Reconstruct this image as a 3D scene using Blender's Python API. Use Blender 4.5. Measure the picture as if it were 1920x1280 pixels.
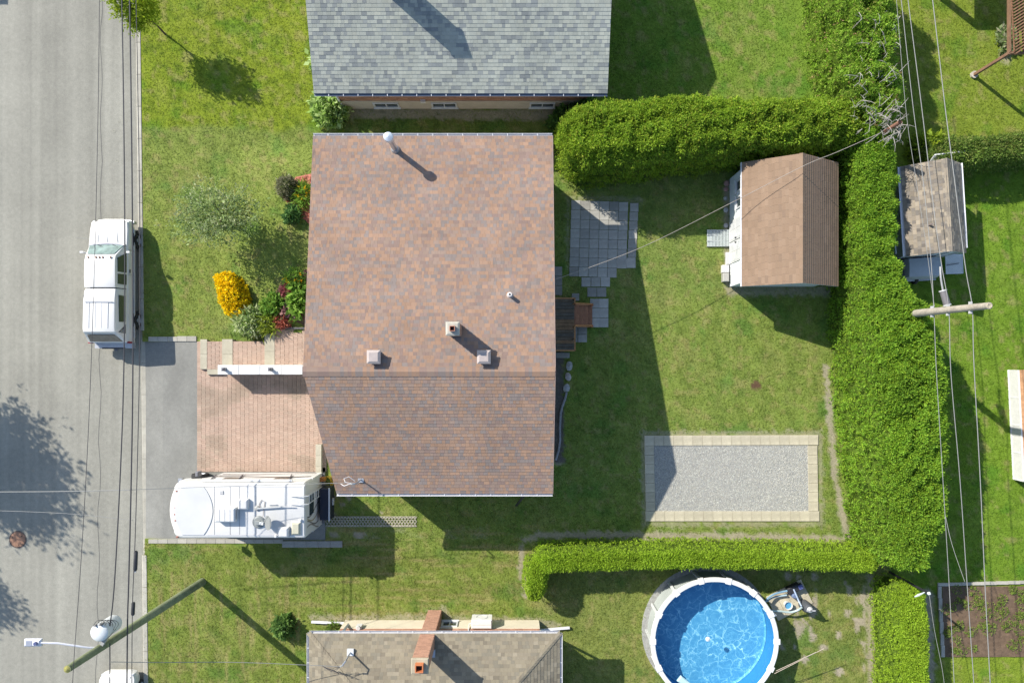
import bpy, bmesh, math, random
import numpy as np
from mathutils import Vector, Matrix

# ---------------------------------------------------------------- scene, camera, light
scene = bpy.context.scene
for o in list(bpy.data.objects):
    bpy.data.objects.remove(o, do_unlink=True)
COL = scene.collection
R = math.radians
CAM_H = 32.0                 # drone height in metres; 40 photo pixels per metre on the ground
cam_d = bpy.data.cameras.new('camera')
cam = bpy.data.objects.new('camera', cam_d)
COL.objects.link(cam)
cam.location = (0, 0, CAM_H)
cam.rotation_euler = (0, 0, 0)
cam_d.sensor_width = 36.0
cam_d.lens = 24.0
cam_d.shift_y = 35.0 / 1920.0
cam_d.clip_start = 0.5
cam_d.clip_end = 1000
scene.camera = cam

SUN_EL = 35.0
SUN_SH = 38.5                # shadows run right and down by this angle in plan
world = bpy.data.worlds.new('World')
scene.world = world
world.use_nodes = True
wn = world.node_tree.nodes
bg = wn['Background']
sky = wn.new('ShaderNodeTexSky')
sky.sky_type = 'NISHITA'
sky.sun_disc = False
sky.sun_elevation = R(SUN_EL)
# direction towards the sun in plan
sdx, sdy = -math.cos(R(SUN_SH)), math.sin(R(SUN_SH))
sky.sun_rotation = math.atan2(sdx, sdy)
sky.air_density = 1.0
sky.dust_density = 0.6
world.node_tree.links.new(sky.outputs[0], bg.inputs[0])
bg.inputs[1].default_value = 0.115
sun_d = bpy.data.lights.new('sun', 'SUN')
sun_d.energy = 3.9
sun_d.angle = R(0.5)
sun_d.color = (1.0, 0.945, 0.86)
sun = bpy.data.objects.new('sun', sun_d)
COL.objects.link(sun)
to_sun = Vector((sdx * math.cos(R(SUN_EL)), sdy * math.cos(R(SUN_EL)), math.sin(R(SUN_EL))))
sun.rotation_euler = to_sun.to_track_quat('Z', 'Y').to_euler()
sun.location = to_sun * 60
scene.view_settings.view_transform = 'Standard'
scene.view_settings.look = 'None'
scene.view_settings.gamma = 1
scene.view_settings.exposure = 1.05
scene.view_settings.use_curve_mapping = False

# ---------------------------------------------------------------- helpers
rng = np.random.default_rng(7)
random.seed(11)

def W(px, py, z=0.0):
    """photo pixel -> world point at height z (nadir at pixel 960, 675)"""
    k = (CAM_H - z) / 1280.0
    return Vector(((px - 960) * k, (675 - py) * k, z))

def G(px, py, z=0.0):
    """plan pixel (ground scale 40 px per metre) -> world point"""
    return Vector(((px - 960) / 40.0, (675 - py) / 40.0, z))

def tag(o, label=None, cat=None, group=None, kind=None):
    if label: o['label'] = label
    if cat: o['category'] = cat
    if group: o['group'] = group
    if kind: o['kind'] = kind
    return o

def thing(name, label, cat, loc=(0, 0, 0), rz=0.0, group=None):
    o = bpy.data.objects.new(name, None)
    o.empty_display_size = 0.3
    COL.objects.link(o)
    o.location = loc
    o.rotation_euler = (0, 0, rz)
    return tag(o, label, cat, group)

def part(name, me, parent, loc=(0, 0, 0), rot=(0, 0, 0)):
    o = bpy.data.objects.new(name, me)
    COL.objects.link(o)
    o.parent = parent
    o.location = loc
    o.rotation_euler = rot
    return o

class MB:
    """collects faces with one colour each, builds one mesh object"""
    def __init__(s):
        s.v, s.f, s.c = [], [], []
    def face(s, pts, col=(1, 1, 1)):
        n = len(s.v)
        s.v += [tuple(p) for p in pts]
        s.f.append(tuple(range(n, n + len(pts))))
        s.c.append(col)
        return s
    def mesh(s, verts, faces, col=(1, 1, 1)):
        n = len(s.v)
        s.v += [tuple(p) for p in verts]
        for f in faces:
            s.f.append(tuple(i + n for i in f))
            s.c.append(col)
        return s
    def box(s, x0, x1, y0, y1, z0, z1, col=(1, 1, 1), rz=0.0, c=None):
        vs = [(x0, y0, z0), (x1, y0, z0), (x1, y1, z0), (x0, y1, z0), (x0, y0, z1), (x1, y0, z1), (x1, y1, z1), (x0, y1, z1)]
        if rz:
            if c is None: c = ((x0 + x1) / 2, (y0 + y1) / 2)
            ca, sa = math.cos(rz), math.sin(rz)
            vs = [(c[0] + (x - c[0]) * ca - (y - c[1]) * sa, c[1] + (x - c[0]) * sa + (y - c[1]) * ca, z) for x, y, z in vs]
        return s.mesh(vs, [(3, 2, 1, 0), (4, 5, 6, 7), (0, 1, 5, 4), (1, 2, 6, 5), (2, 3, 7, 6), (3, 0, 4, 7)], col)
    def bbox(s, x0, x1, y0, y1, z0, z1, b=0.01, col=(1, 1, 1)):
        """box with chamfered top edges"""
        vs = [(x0, y0, z0), (x1, y0, z0), (x1, y1, z0), (x0, y1, z0),
              (x0, y0, z1 - b), (x1, y0, z1 - b), (x1, y1, z1 - b), (x0, y1, z1 - b),
              (x0 + b, y0 + b, z1), (x1 - b, y0 + b, z1), (x1 - b, y1 - b, z1), (x0 + b, y1 - b, z1)]
        fs = [(3, 2, 1, 0), (8, 9, 10, 11)]
        for i in range(4):
            j = (i + 1) % 4
            fs += [(i, j, 4 + j, 4 + i), (4 + i, 4 + j, 8 + j, 8 + i)]
        return s.mesh(vs, fs, col)
    def beam(s, p0, p1, w, h, col=(1, 1, 1), up=(0, 0, 1)):
        p0, p1 = Vector(p0), Vector(p1)
        d = (p1 - p0).normalized()
        u = Vector(up)
        if abs(d.dot(u)) > 0.98: u = Vector((1, 0, 0))
        sx = d.cross(u).normalized() * (w / 2)
        sz = sx.cross(d).normalized() * (h / 2)
        vs = []
        for p in (p0, p1):
            vs += [p - sx - sz, p + sx - sz, p + sx + sz, p - sx + sz]
        return s.mesh(vs, [(3, 2, 1, 0), (4, 5, 6, 7), (0, 1, 5, 4), (1, 2, 6, 5), (2, 3, 7, 6), (3, 0, 4, 7)], col)
    def prism(s, pts, z0, z1, col=(1, 1, 1)):
        n = len(pts)
        a = sum(pts[i][0] * pts[(i + 1) % n][1] - pts[(i + 1) % n][0] * pts[i][1] for i in range(n))
        if a < 0: pts = pts[::-1]
        f0 = z0 if callable(z0) else (lambda x, y: z0)
        f1 = z1 if callable(z1) else (lambda x, y: z1)
        vs = [(p[0], p[1], f0(p[0], p[1])) for p in pts] + [(p[0], p[1], f1(p[0], p[1])) for p in pts]
        fs = [tuple(range(n - 1, -1, -1)), tuple(range(n, 2 * n))]
        fs += [(i, (i + 1) % n, n + (i + 1) % n, n + i) for i in range(n)]
        return s.mesh(vs, fs, col)
    def tube(s, pts, r, n=8, col=(1, 1, 1), caps=True):
        pts = [Vector(p) for p in pts]
        rs = r if isinstance(r, (list, tuple)) else [r] * len(pts)
        base = len(s.v)
        up = Vector((0.13, 0.21, 0.97))
        prev = None
        for i, p in enumerate(pts):
            d = (pts[min(i + 1, len(pts) - 1)] - pts[max(i - 1, 0)]).normalized()
            if prev is None:
                a = d.cross(up)
                if a.length < 0.05: a = d.cross(Vector((1, 0, 0)))
            else:
                a = prev - d * prev.dot(d)
            a.normalize(); prev = a
            b = d.cross(a)
            for k in range(n):
                t = 2 * math.pi * k / n
                s.v.append(tuple(p + (a * math.cos(t) + b * math.sin(t)) * rs[i]))
        for i in range(len(pts) - 1):
            for k in range(n):
                k2 = (k + 1) % n
                s.f.append((base + i * n + k, base + i * n + k2, base + (i + 1) * n + k2, base + (i + 1) * n + k))
                s.c.append(col)
        if caps:
            s.f.append(tuple(base + k for k in range(n - 1, -1, -1))); s.c.append(col)
            e = base + (len(pts) - 1) * n
            s.f.append(tuple(e + k for k in range(n))); s.c.append(col)
        return s
    def lathe(s, prof, n=20, c=(0, 0), col=(1, 1, 1), cap=True):
        """prof: (radius, z) pairs from the bottom up"""
        base = len(s.v)
        for r, z in prof:
            for k in range(n):
                t = 2 * math.pi * k / n
                s.v.append((c[0] + r * math.cos(t), c[1] + r * math.sin(t), z))
        for i in range(len(prof) - 1):
            for k in range(n):
                k2 = (k + 1) % n
                s.f.append((base + i * n + k, base + i * n + k2, base + (i + 1) * n + k2, base + (i + 1) * n + k)); s.c.append(col)
        if cap:
            s.f.append(tuple(base + k for k in range(n - 1, -1, -1))); s.c.append(col)
            e = base + (len(prof) - 1) * n
            s.f.append(tuple(e + k for k in range(n))); s.c.append(col)
        return s
    def loft(s, secs, col=(1, 1, 1), closed=True, caps=True):
        base = len(s.v); m = len(secs[0])
        for sec in secs: s.v += [tuple(p) for p in sec]
        rngk = m if closed else m - 1
        for i in range(len(secs) - 1):
            for k in range(rngk):
                k2 = (k + 1) % m
                s.f.append((base + i * m + k, base + i * m + k2, base + (i + 1) * m + k2, base + (i + 1) * m + k)); s.c.append(col)
        if caps and closed:
            s.f.append(tuple(base + k for k in range(m - 1, -1, -1))); s.c.append(col)
            e = base + (len(secs) - 1) * m
            s.f.append(tuple(e + k for k in range(m))); s.c.append(col)
        return s
    def data(s, name, mat, smooth=False):
        me = bpy.data.meshes.new(name)
        me.from_pydata(s.v, [], s.f)
        at = me.color_attributes.new('Col', 'FLOAT_COLOR', 'CORNER')
        cnt = np.array([len(f) for f in s.f], dtype=np.int32)
        cc = np.ones((len(s.c), 4), dtype=np.float32)
        cc[:, :3] = np.array(s.c, dtype=np.float32).reshape(-1, 3)
        at.data.foreach_set('color', np.repeat(cc, cnt, axis=0).ravel())
        if mat: me.materials.append(mat)
        if smooth:
            me.polygons.foreach_set('use_smooth', [True] * len(me.polygons))
            if smooth != 'all':
                try: me.set_sharp_from_angle(angle=R(35))
                except Exception: pass
        me.update()
        return me
    def build(s, name, mat, parent=None, smooth=False, fixn=False):
        me = s.data(name, mat, smooth)
        if fixn:
            bm = bmesh.new(); bm.from_mesh(me)
            bmesh.ops.remove_doubles(bm, verts=bm.verts, dist=1e-5)
            bmesh.ops.recalc_face_normals(bm, faces=bm.faces)
            bm.to_mesh(me); bm.free()
        o = bpy.data.objects.new(name, me)
        COL.objects.link(o)
        if parent: o.parent = parent
        return o

def quads_mesh(name, V, C, mat, nper=4):
    """V: (n, nper, 3) array, C: (n, 3) array -> mesh of loose faces"""
    n = V.shape[0]
    me = bpy.data.meshes.new(name)
    me.vertices.add(n * nper)
    me.vertices.foreach_set('co', V.reshape(-1).astype(np.float32))
    me.loops.add(n * nper)
    me.loops.foreach_set('vertex_index', np.arange(n * nper, dtype=np.int32))
    me.polygons.add(n)
    me.polygons.foreach_set('loop_start', np.arange(0, n * nper, nper, dtype=np.int32))
    me.update(calc_edges=True)
    at = me.color_attributes.new('Col', 'FLOAT_COLOR', 'POINT')
    cc = np.ones((n, nper, 4), dtype=np.float32)
    cc[:, :, :3] = C[:, None, :]
    at.data.foreach_set('color', cc.ravel())
    me.materials.append(mat)
    me.validate()
    return me

_tab = rng.random((64, 64, 64))
def vnoise(x, y, z=0.0, seed=0):
    x = np.asarray(x, float) + seed * 17.31; y = np.asarray(y, float) + seed * 5.77
    z = np.zeros_like(x) + z + seed * 3.1
    xi, yi, zi = np.floor(x).astype(int), np.floor(y).astype(int), np.floor(z).astype(int)
    fx, fy, fz = x - xi, y - yi, z - zi
    fx, fy, fz = [t * t * (3 - 2 * t) for t in (fx, fy, fz)]
    out = 0
    for a in (0, 1):
        for b in (0, 1):
            for c in (0, 1):
                w = (fx if a else 1 - fx) * (fy if b else 1 - fy) * (fz if c else 1 - fz)
                out = out + w * _tab[(xi + a) % 64, (yi + b) % 64, (zi + c) % 64]
    return out
def fbm(x, y, z=0.0, seed=0, oct=4):
    o, a, t = 0, 1.0, 0
    for i in range(oct):
        o = o + a * vnoise(np.asarray(x) * 2 ** i, np.asarray(y) * 2 ** i, np.asarray(z) * 2 ** i, seed + i); t += a; a *= 0.5
    return o / t
def sstep(a, b, x):
    t = np.clip((np.asarray(x, float) - a) / (b - a), 0, 1)
    return t * t * (3 - 2 * t)

# ---------------------------------------------------------------- materials
MATS = {}
def mat(name, col=(0.5, 0.5, 0.5), rough=0.7, metal=0.0, attr=False, n1=None, n2=None, bump=None, spec=0.4, transl=0.0, coat=0.0):
    """n1/n2: (scale, amount) brightness variation; bump: (scale, strength, distance)"""
    if name in MATS: return MATS[name]
    m = bpy.data.materials.new(name); m.use_nodes = True
    nt = m.node_tree; N = nt.nodes; L = nt.links
    b = N['Principled BSDF']
    b.inputs['Roughness'].default_value = rough
    b.inputs['Metallic'].default_value = metal
    b.inputs['Specular IOR Level'].default_value = spec
    if coat: b.inputs['Coat Weight'].default_value = coat
    tc = N.new('ShaderNodeTexCoord')
    rgb = N.new('ShaderNodeRGB'); rgb.outputs[0].default_value = (*col, 1)
    cur = rgb.outputs[0]
    if attr:
        a = N.new('ShaderNodeAttribute'); a.attribute_name = 'Col'
        mx = N.new('ShaderNodeMix'); mx.data_type = 'RGBA'; mx.blend_type = 'MULTIPLY'
        mx.inputs[0].default_value = 1
        L.new(cur, mx.inputs[6]); L.new(a.outputs['Color'], mx.inputs[7])
        cur = mx.outputs[2]
    for nn in (n1, n2):
        if nn:
            t = N.new('ShaderNodeTexNoise'); t.inputs['Scale'].default_value = nn[0]; t.inputs['Detail'].default_value = 5
            t.inputs['Roughness'].default_value = 0.6
            L.new(tc.outputs['Object'], t.inputs['Vector'])
            mr = N.new('ShaderNodeMapRange')
            mr.inputs[1].default_value = 0.3; mr.inputs[2].default_value = 0.7
            mr.inputs[3].default_value = 1 - nn[1]; mr.inputs[4].default_value = 1 + nn[1]
            L.new(t.outputs[0], mr.inputs[0])
            mx = N.new('ShaderNodeMix'); mx.data_type = 'RGBA'; mx.blend_type = 'MULTIPLY'
            mx.inputs[0].default_value = 1
            L.new(cur, mx.inputs[6]); L.new(mr.outputs[0], mx.inputs[7])
            cur = mx.outputs[2]
    L.new(cur, b.inputs['Base Color'])
    if bump:
        t = N.new('ShaderNodeTexNoise'); t.inputs['Scale'].default_value = bump[0]; t.inputs['Detail'].default_value = 4
        L.new(tc.outputs['Object'], t.inputs['Vector'])
        bp = N.new('ShaderNodeBump'); bp.inputs['Strength'].default_value = bump[1]; bp.inputs['Distance'].default_value = bump[2]
        L.new(t.outputs[0], bp.inputs['Height']); L.new(bp.outputs[0], b.inputs['Normal'])
    if transl:
        tr = N.new('ShaderNodeBsdfTranslucent'); ms = N.new('ShaderNodeMixShader'); ms.inputs[0].default_value = transl
        L.new(cur, tr.inputs[0]); L.new(b.outputs[0], ms.inputs[1]); L.new(tr.outputs[0], ms.inputs[2])
        L.new(ms.outputs[0], N['Material Output'].inputs[0])
    MATS[name] = m
    return m

M_white = mat('white_paint', (0.56, 0.56, 0.54), 0.45, n1=(3, 0.04), n2=(40, 0.03))
M_trim = mat('white_trim', (0.54, 0.55, 0.55), 0.4, n1=(5, 0.08))
M_conc = mat('concrete', (0.36, 0.34, 0.29), 0.9, attr=True, n1=(2.5, 0.14), n2=(30, 0.12), bump=(60, 0.3, 0.004), spec=0.2)
M_shing = mat('shingle_granules', (1, 1, 1), 0.95, attr=True, n1=(90, 0.16), n2=(0.6, 0.10), bump=(260, 0.3, 0.002), spec=0.15)
M_brick = mat('brick', (1, 1, 1), 0.9, attr=True, n1=(20, 0.15), spec=0.2, bump=(90, 0.3, 0.003))
M_mortar = mat('mortar', (0.34, 0.31, 0.27), 0.95, n1=(20, 0.1), spec=0.2)
M_wood = mat('deck_wood', (1, 1, 1), 0.85, attr=True, n1=(6, 0.22), n2=(45, 0.18), spec=0.2)
M_pole = mat('pole_wood', (0.185, 0.19, 0.13), 0.9, attr=True, n1=(3, 0.22), n2=(28, 0.25), spec=0.15, bump=(40, 0.5, 0.01))
M_metal = mat('grey_metal', (0.42, 0.43, 0.44), 0.4, metal=0.6, n1=(8, 0.1))
M_dark = mat('dark_plastic', (0.025, 0.026, 0.03), 0.55, attr=False, n1=(12, 0.2))
M_cable = mat('cable_sheath', (0.035, 0.034, 0.04), 0.6)
M_cablel = mat('bare_cable', (0.23, 0.23, 0.22), 0.6, metal=0.2)
M_glass = mat('window_glass', (0.03, 0.045, 0.05), 0.08, spec=0.9)
M_leaf = mat('leaf', (1, 1, 1), 0.6, attr=True, transl=0.45, spec=0.15)
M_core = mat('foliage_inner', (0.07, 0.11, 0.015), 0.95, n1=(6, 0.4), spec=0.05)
M_bark = mat('bark', (0.12, 0.09, 0.065), 0.95, n1=(12, 0.3), bump=(30, 0.6, 0.01), spec=0.1)
M_col = mat('painted', (.76, .76, .76), 0.5, attr=True, n1=(6, 0.07), n2=(40, 0.05))
M_rubber = mat('tyre_rubber', (0.022, 0.022, 0.023), 0.85, n1=(20, 0.2))
M_carw = mat('white_car_paint', (0.62, 0.61, 0.575), 0.28, spec=0.5, coat=0.4, n1=(2, 0.03), n2=(60, 0.02))
M_stone = mat('stone', (1, 1, 1), 0.9, attr=True, n1=(8, 0.2), n2=(40, 0.15), spec=0.2, bump=(20, 0.5, 0.02))
# ---------------------------------------------------------------- ground, street, drive
def kerb_x(py): return 254.0 + 15.0 * np.asarray(py, float) / 1280.0       # street edge, plan pixels

RECTS_HARD = [  # plan-pixel rectangles without grass: x0, x1, y0, y1
    (-9999, 268, -9999, 9999), (268, 372, 634, 1016), (370, 612, 640, 884),
    (376, 640, 884, 1024)]
def inrect(px, py, r, soft=0): return (px > r[0]) & (px < r[1]) & (py > r[2]) & (py < r[3])

def ground_h(px, py):
    px = np.asarray(px, float); py = np.asarray(py, float)
    kx = kerb_x(py)
    h = np.zeros_like(px)
    bump = 0.42 * sstep(395, 560, px) * (1 - sstep(624, 631, py)) * sstep(262, 330, py) * (1 - sstep(640, 700, px))
    h = h + bump
    h = h + 0.025 * (fbm(px / 90, py / 90, seed=3) - 0.5) * sstep(kx + 12, kx + 30, px)
    drive = (py > 640) & (py < 1010)
    ramp = -0.15 + 0.125 * np.clip((px - kx - 6) / 45, 0, 1)
    h = np.where(drive & (px < 640), np.minimum(h, ramp), h)
    h = np.where(px < kx + 5, -0.15, h)
    return h

SOILS = []      # (polygon in plan px, colour, softness) bare earth
def seg_d(px, py, pts):
    d = np.full(px.shape, 1e9)
    for (x0, y0), (x1, y1) in zip(pts[:-1], pts[1:]):
        vx, vy = x1 - x0, y1 - y0
        t = np.clip(((px - x0) * vx + (py - y0) * vy) / (vx * vx + vy * vy + 1e-9), 0, 1)
        d = np.minimum(d, np.hypot(px - x0 - t * vx, py - y0 - t * vy))
    return d
SOIL_LINES = [  # polyline, half width, strength
    ([(1548, 690), (1556, 780), (1566, 900), (1584, 990), (1588, 1006)], 6.5, 0.85),
    ([(985, 1012), (1010, 1003), (1110, 1002), (1215, 1004), (1400, 1005), (1585, 1010)], 6.5, 0.85),
    ([(977, 1020), (976, 1068), (990, 1120)], 5, 0.8),
    ([(655, 212), (800, 213), (900, 216), (1010, 215), (1100, 212)], 11, 0.75),
    ([(1630, 1080), (1634, 1300)], 7, 0.8),
    ([(1047, 665), (1047, 860)], 11, 1.0),
    ([(590, 1158), (640, 1163), (800, 1156), (830, 1140), (840, 1160), (1000, 1165), (1045, 1172)], 8, 0.6),
    ([(1365, 345), (1362, 420), (1366, 535)], 7, 0.7), ([(1370, 545), (1560, 546)], 9, 0.7),
    ([(1205, 812), (1538, 812)], 5, .5), ([(1206, 812), (1208, 985)], 5, .5), ([(1538, 812), (1540, 985)], 5, .5), ([(1206, 983), (1540, 983)], 4, .5),
    ([(545, 1168), (530, 1172)], 10, 0.7), ([(1418, 722), (1420, 724)], 10, 1.0),
    ([(1895, 65), (1885, 110)], 12, .6),
    ([(1068, 372), (1198, 377)], 6, .45), ([(1066, 380), (1064, 505)], 4, .4),
    ([(1740, 1110), (1745, 1290)], 9, .9),
]
GRASS_PATCH = [  # x0, x1, y0, y1, colour, softness
    (255, 640, -200, 240, (0.158, 0.202, 0.018), 8),
    (262, 600, 240, 640, (0.158, 0.198, 0.042), 8),
    (1120, 1540, -200, 230, (0.126, 0.195, 0.026), 20),
    (1036, 1560, 330, 560, (0.138, 0.185, 0.040), 30),
    (1036, 1560, 560, 1010, (0.145, 0.190, 0.038), 30),
    (600, 1040, 900, 1030, (0.138, 0.182, 0.036), 20),
    (268, 1000, 1030, 1300, (0.140, 0.176, 0.034), 20),
    (1000, 1660, 1060, 1300, (0.148, 0.176, 0.042), 20),
    (1690, 2300, -200, 290, (0.150, 0.195, 0.024), 25),
    (1690, 2300, 290, 1090, (0.115, 0.188, 0.018), 25),
    (1690, 2300, 1180, 1500, (0.15, 0.205, 0.022), 25),
]
def lawn_colour(px, py):
    """grass colour and soil weight for plan pixels"""
    px = np.asarray(px, float); py = np.asarray(py, float)
    wx = px + 26 * (fbm(px / 40, py / 40, seed=21) - .5); wy = py + 26 * (fbm(px / 40, py / 40, seed=22) - .5)
    acc = np.zeros(px.shape + (3,)); ws = np.full(px.shape, 1e-3)
    acc += 1e-3 * np.array((0.11, 0.15, 0.03))
    for x0, x1, y0, y1, c, s in GRASS_PATCH:
        w = sstep(x0 - s, x0 + s, wx) * (1 - sstep(x1 - s, x1 + s, wx)) * sstep(y0 - s, y0 + s, wy) * (1 - sstep(y1 - s, y1 + s, wy))
        acc += w[..., None] * np.array(c); ws += w
    col = 1.22 * acc / ws[..., None]
    # straw patches and lush patches
    n = fbm(px / 55, py / 55, seed=5, oct=5); n2 = fbm(px / 14, py / 14, seed=9, oct=4)
    dry = sstep(0.50, 0.68, n * 0.6 + n2 * 0.4)
    dryw = np.where(py > 1020, 0.62, np.where((px < 600) & (py < 240), 0.22, 0.38)) * np.where(px > 1690, 0.35, 1.0)
    straw = np.array((0.27, 0.235, 0.095))
    col = col * (1 - (dry * dryw * .75)[..., None]) + straw * (dry * dryw * .75)[..., None]
    lush = sstep(0.54, 0.70, fbm(px / 38, py / 38, seed=14, oct=5))
    col = col * (1 - 0.42 * lush[..., None] * np.array((0.75, 0.3, 0.5)))
    col = col * (0.84 + 0.32 * n2)[..., None]
    # darker tufty patches
    tuft = sstep(.52, .66, fbm(px / 9, py / 9, seed=17, oct=3)) * np.where((px < 640) & (py < 245), 1.0, .55)
    col = col * (1 - .34 * tuft[..., None] * np.array((1.0, .8, .8)))
    # straw streaks left by the mower
    sv = sstep(.56, .72, fbm(px / 5, py / 70, seed=47, oct=3)) * ((py > 1070) & (px < 600) & (px > 262))
    sh_ = sstep(.56, .72, fbm(px / 80, py / 5, seed=48, oct=3)) * ((py > 985) & (py < 1165) & (px > 560) & (px < 1000))
    sp = sstep(.6, .72, fbm(px / 10, py / 12, seed=49, oct=3)) * .5
    st_ = np.clip(np.maximum(np.maximum(sv, sh_) * .75, sp), 0, 1)[..., None]
    col = col * (1 - st_) + straw * 1.05 * st_
    # mower lines along the southern front lawn
    ml = np.sin(px / 7.5 + 3 * fbm(px / 60, py / 200, seed=40)) * (py > 1075) * (px < 590) * (px > 268)
    col = col * (1 + 0.07 * ml)[..., None]
    ml = np.sin(py / 9.0 + 2 * fbm(px / 200, py / 60, seed=41)) * (py > 1025) * (py < 1160) * (px > 600) * (px < 1000)
    col = col * (1 + 0.06 * ml)[..., None]
    ml = np.sin(px / 6.5 + 2 * fbm(px / 80, py / 150, seed=42)) * (py > 250) * (py < 640) * (px < 460) * (px > 280)
    col = col * (1 + 0.05 * ml)[..., None]
    ml = np.sin(px / 8.0 + 2 * fbm(px / 90, py / 150, seed=43)) * (py > 450) * (py < 1010) * (px < 1550) * (px > 1040)
    col = col * (1 + 0.04 * ml)[..., None]
    # wheel arcs in the grass near the motor home
    d = np.abs(np.hypot(px - 395, py - 1075) - 46)
    arc = (1 - sstep(1.5, 4.5, d)) * (py < 1078) * (px < 420) * (fbm(px / 10, py / 10, seed=44) > .42)
    col = col * (1 - .5 * arc[..., None]) + straw * (.5 * arc)[..., None]
    # bald spots near the pool and beside the house
    bald = sstep(0.60, 0.68, fbm(px / 16, py / 22, seed=31, oct=3)) * np.where((px > 1460) & (px < 1625) & (py > 1070), 0.95, 0.0)
    bald = np.maximum(bald, sstep(0.58, 0.68, fbm(px / 14, py / 14, seed=33, oct=3)) * np.where((px > 600) & (px < 720) & (py > 925) & (py < 1010), 0.9, 0.0))
    bald = np.maximum(bald, sstep(0.5, 0.7, fbm(px / 30, py / 16, seed=35)) * np.where((px > 640) & (px < 1100) & (py > 985) & (py < 1010), 0.35, 0.0))
    soil = bald
    for pts, hw, st in SOIL_LINES:
        d = seg_d(px, py, pts) + 7 * (fbm(px / 8, py / 8, seed=50) - .5) * 2
        soil = np.maximum(soil, st * (1 - sstep(hw * .7, hw * 1.25, d)))
    sc = np.array((0.29, 0.25, 0.185)) * (0.75 + 0.5 * fbm(px / 5, py / 5, seed=60))[..., None]
    rb = np.hypot(px - 1418, py - 722) < 14
    sc = np.where(rb[..., None], np.array((0.10, 0.06, 0.035)), sc)
    hb = (px > 1034) & (px < 1066) & (py > 655) & (py < 870)
    sc = np.where(hb[..., None], np.array((0.115, 0.10, 0.085)) * (0.6 + 0.8 * fbm(px / 3, py / 3, seed=61))[..., None], sc)
    return col, soil, sc

def axis_lines(lo, hi, step, extra, far):
    a = list(np.arange(lo, hi + step, step)) + list(extra)
    g, d, x = [], step * 4, lo
    while x > -far: x -= d; g.append(x); d *= 1.5
    d, x = step * 4, hi
    while x < far: x += d; g.append(x); d *= 1.5
    return np.unique(np.round(np.array(a + g), 2))
gx = axis_lines(-40, 1990, 5, (253, 258.6, 259.6, 261), 7000)
gy = axis_lines(-40, 1330, 5, (624, 631, 639.4, 640.6, 1009.4, 1010.6), 7000)
PX, PY = np.meshgrid(gx, gy)
PXs = PX + 15.0 * np.clip(PY, -200, 1500) / 1280.0 * (1 - sstep(300, 380, PX)) * sstep(200, 240, PX)
HZ = ground_h(PXs, PY)
gc, gs, gsc = lawn_colour(PXs, PY)
gcol = gc * 0.88 * (1 - gs[..., None]) + gsc * gs[..., None]
nyv, nxv = PX.shape
me = bpy.data.meshes.new('ground')
V = np.stack([(PXs - 960) / 40, (675 - PY) / 40, HZ], -1).reshape(-1, 3)
me.vertices.add(len(V)); me.vertices.foreach_set('co', V.astype(np.float32).ravel())
I = np.arange(nyv * nxv).reshape(nyv, nxv)
Q = np.stack([I[:-1, :-1], I[1:, :-1], I[1:, 1:], I[:-1, 1:]], -1).reshape(-1, 4)
me.loops.add(Q.size); me.loops.foreach_set('vertex_index', Q.ravel().astype(np.int32))
me.polygons.add(len(Q)); me.polygons.foreach_set('loop_start', np.arange(0, Q.size, 4, dtype=np.int32))
me.update(calc_edges=True)
at = me.color_attributes.new('Col', 'FLOAT_COLOR', 'POINT')
cc = np.ones((len(V), 4), np.float32); cc[:, :3] = gcol.reshape(-1, 3)
at.data.foreach_set('color', cc.ravel())
me.materials.append(mat('lawn_soil', (1, 1, 1), 0.95, attr=True, n1=(9, 0.18), n2=(34, 0.3), bump=(30, 0.7, 0.03), spec=0.1))
me.polygons.foreach_set('use_smooth', [True] * len(me.polygons))
ground = bpy.data.objects.new('ground', me); COL.objects.link(ground)
tag(ground, kind='structure')

# grass blades
GRASS_HOLES = RECTS_HARD + [(1206, 1540, 812, 984), (1756, 2000, 1094, 1225)]
def grass_blades():
    n = 330000
    px = rng.uniform(262, 1985, n); py = rng.uniform(-30, 1320, n)
    ok = np.ones(n, bool)
    for r in GRASS_HOLES: ok &= ~inrect(px, py, r)
    ok &= ~inrect(px, py, (632, 1030, 300, 898)); ok &= ~inrect(px, py, (650, 1100, -100, 205)); ok &= ~inrect(px, py, (630, 1030, 1170, 1400))
    ok &= ~(np.hypot(px - 1325, py - 1181) < 122)
    px, py = px[ok], py[ok]
    c, s, _ = lawn_colour(px, py)
    dens = rng.random(len(px)) > s * 1.15
    px, py, c = px[dens], py[dens], c[dens]
    n = len(px)
    h = ground_h(px, py)
    base = np.stack([(px - 960) / 40, (675 - py) / 40, h - 0.004], -1)
    ang = rng.uniform(0, 2 * np.pi, n); ln = rng.uniform(0.05, 0.13, n) * (0.8 + .5 * fbm(px / 30, py / 30, seed=77)); wd = rng.uniform(0.010, 0.021, n)
    out = np.stack([np.cos(ang), np.sin(ang), np.zeros(n)], -1); side = np.stack([-np.sin(ang), np.cos(ang), np.zeros(n)], -1)
    lean = rng.uniform(0.7, 1.5, n)
    tip = base + out * (ln * lean)[:, None] + np.array((0, 0, 1.0)) * (ln * 0.42)[:, None]
    V = np.stack([base - side * wd[:, None], base + side * wd[:, None], tip], 1)
    c = c * rng.uniform(0.95, 1.4, (n, 1)) * np.array((1, 1, 0.9))
    return quads_mesh('grass', V, c, M_leaf, 3)
go = bpy.data.objects.new('grass', grass_blades()); COL.objects.link(go)
tag(go, 'short mown grass of the lawns round the houses', 'grass', kind='stuff')

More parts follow.
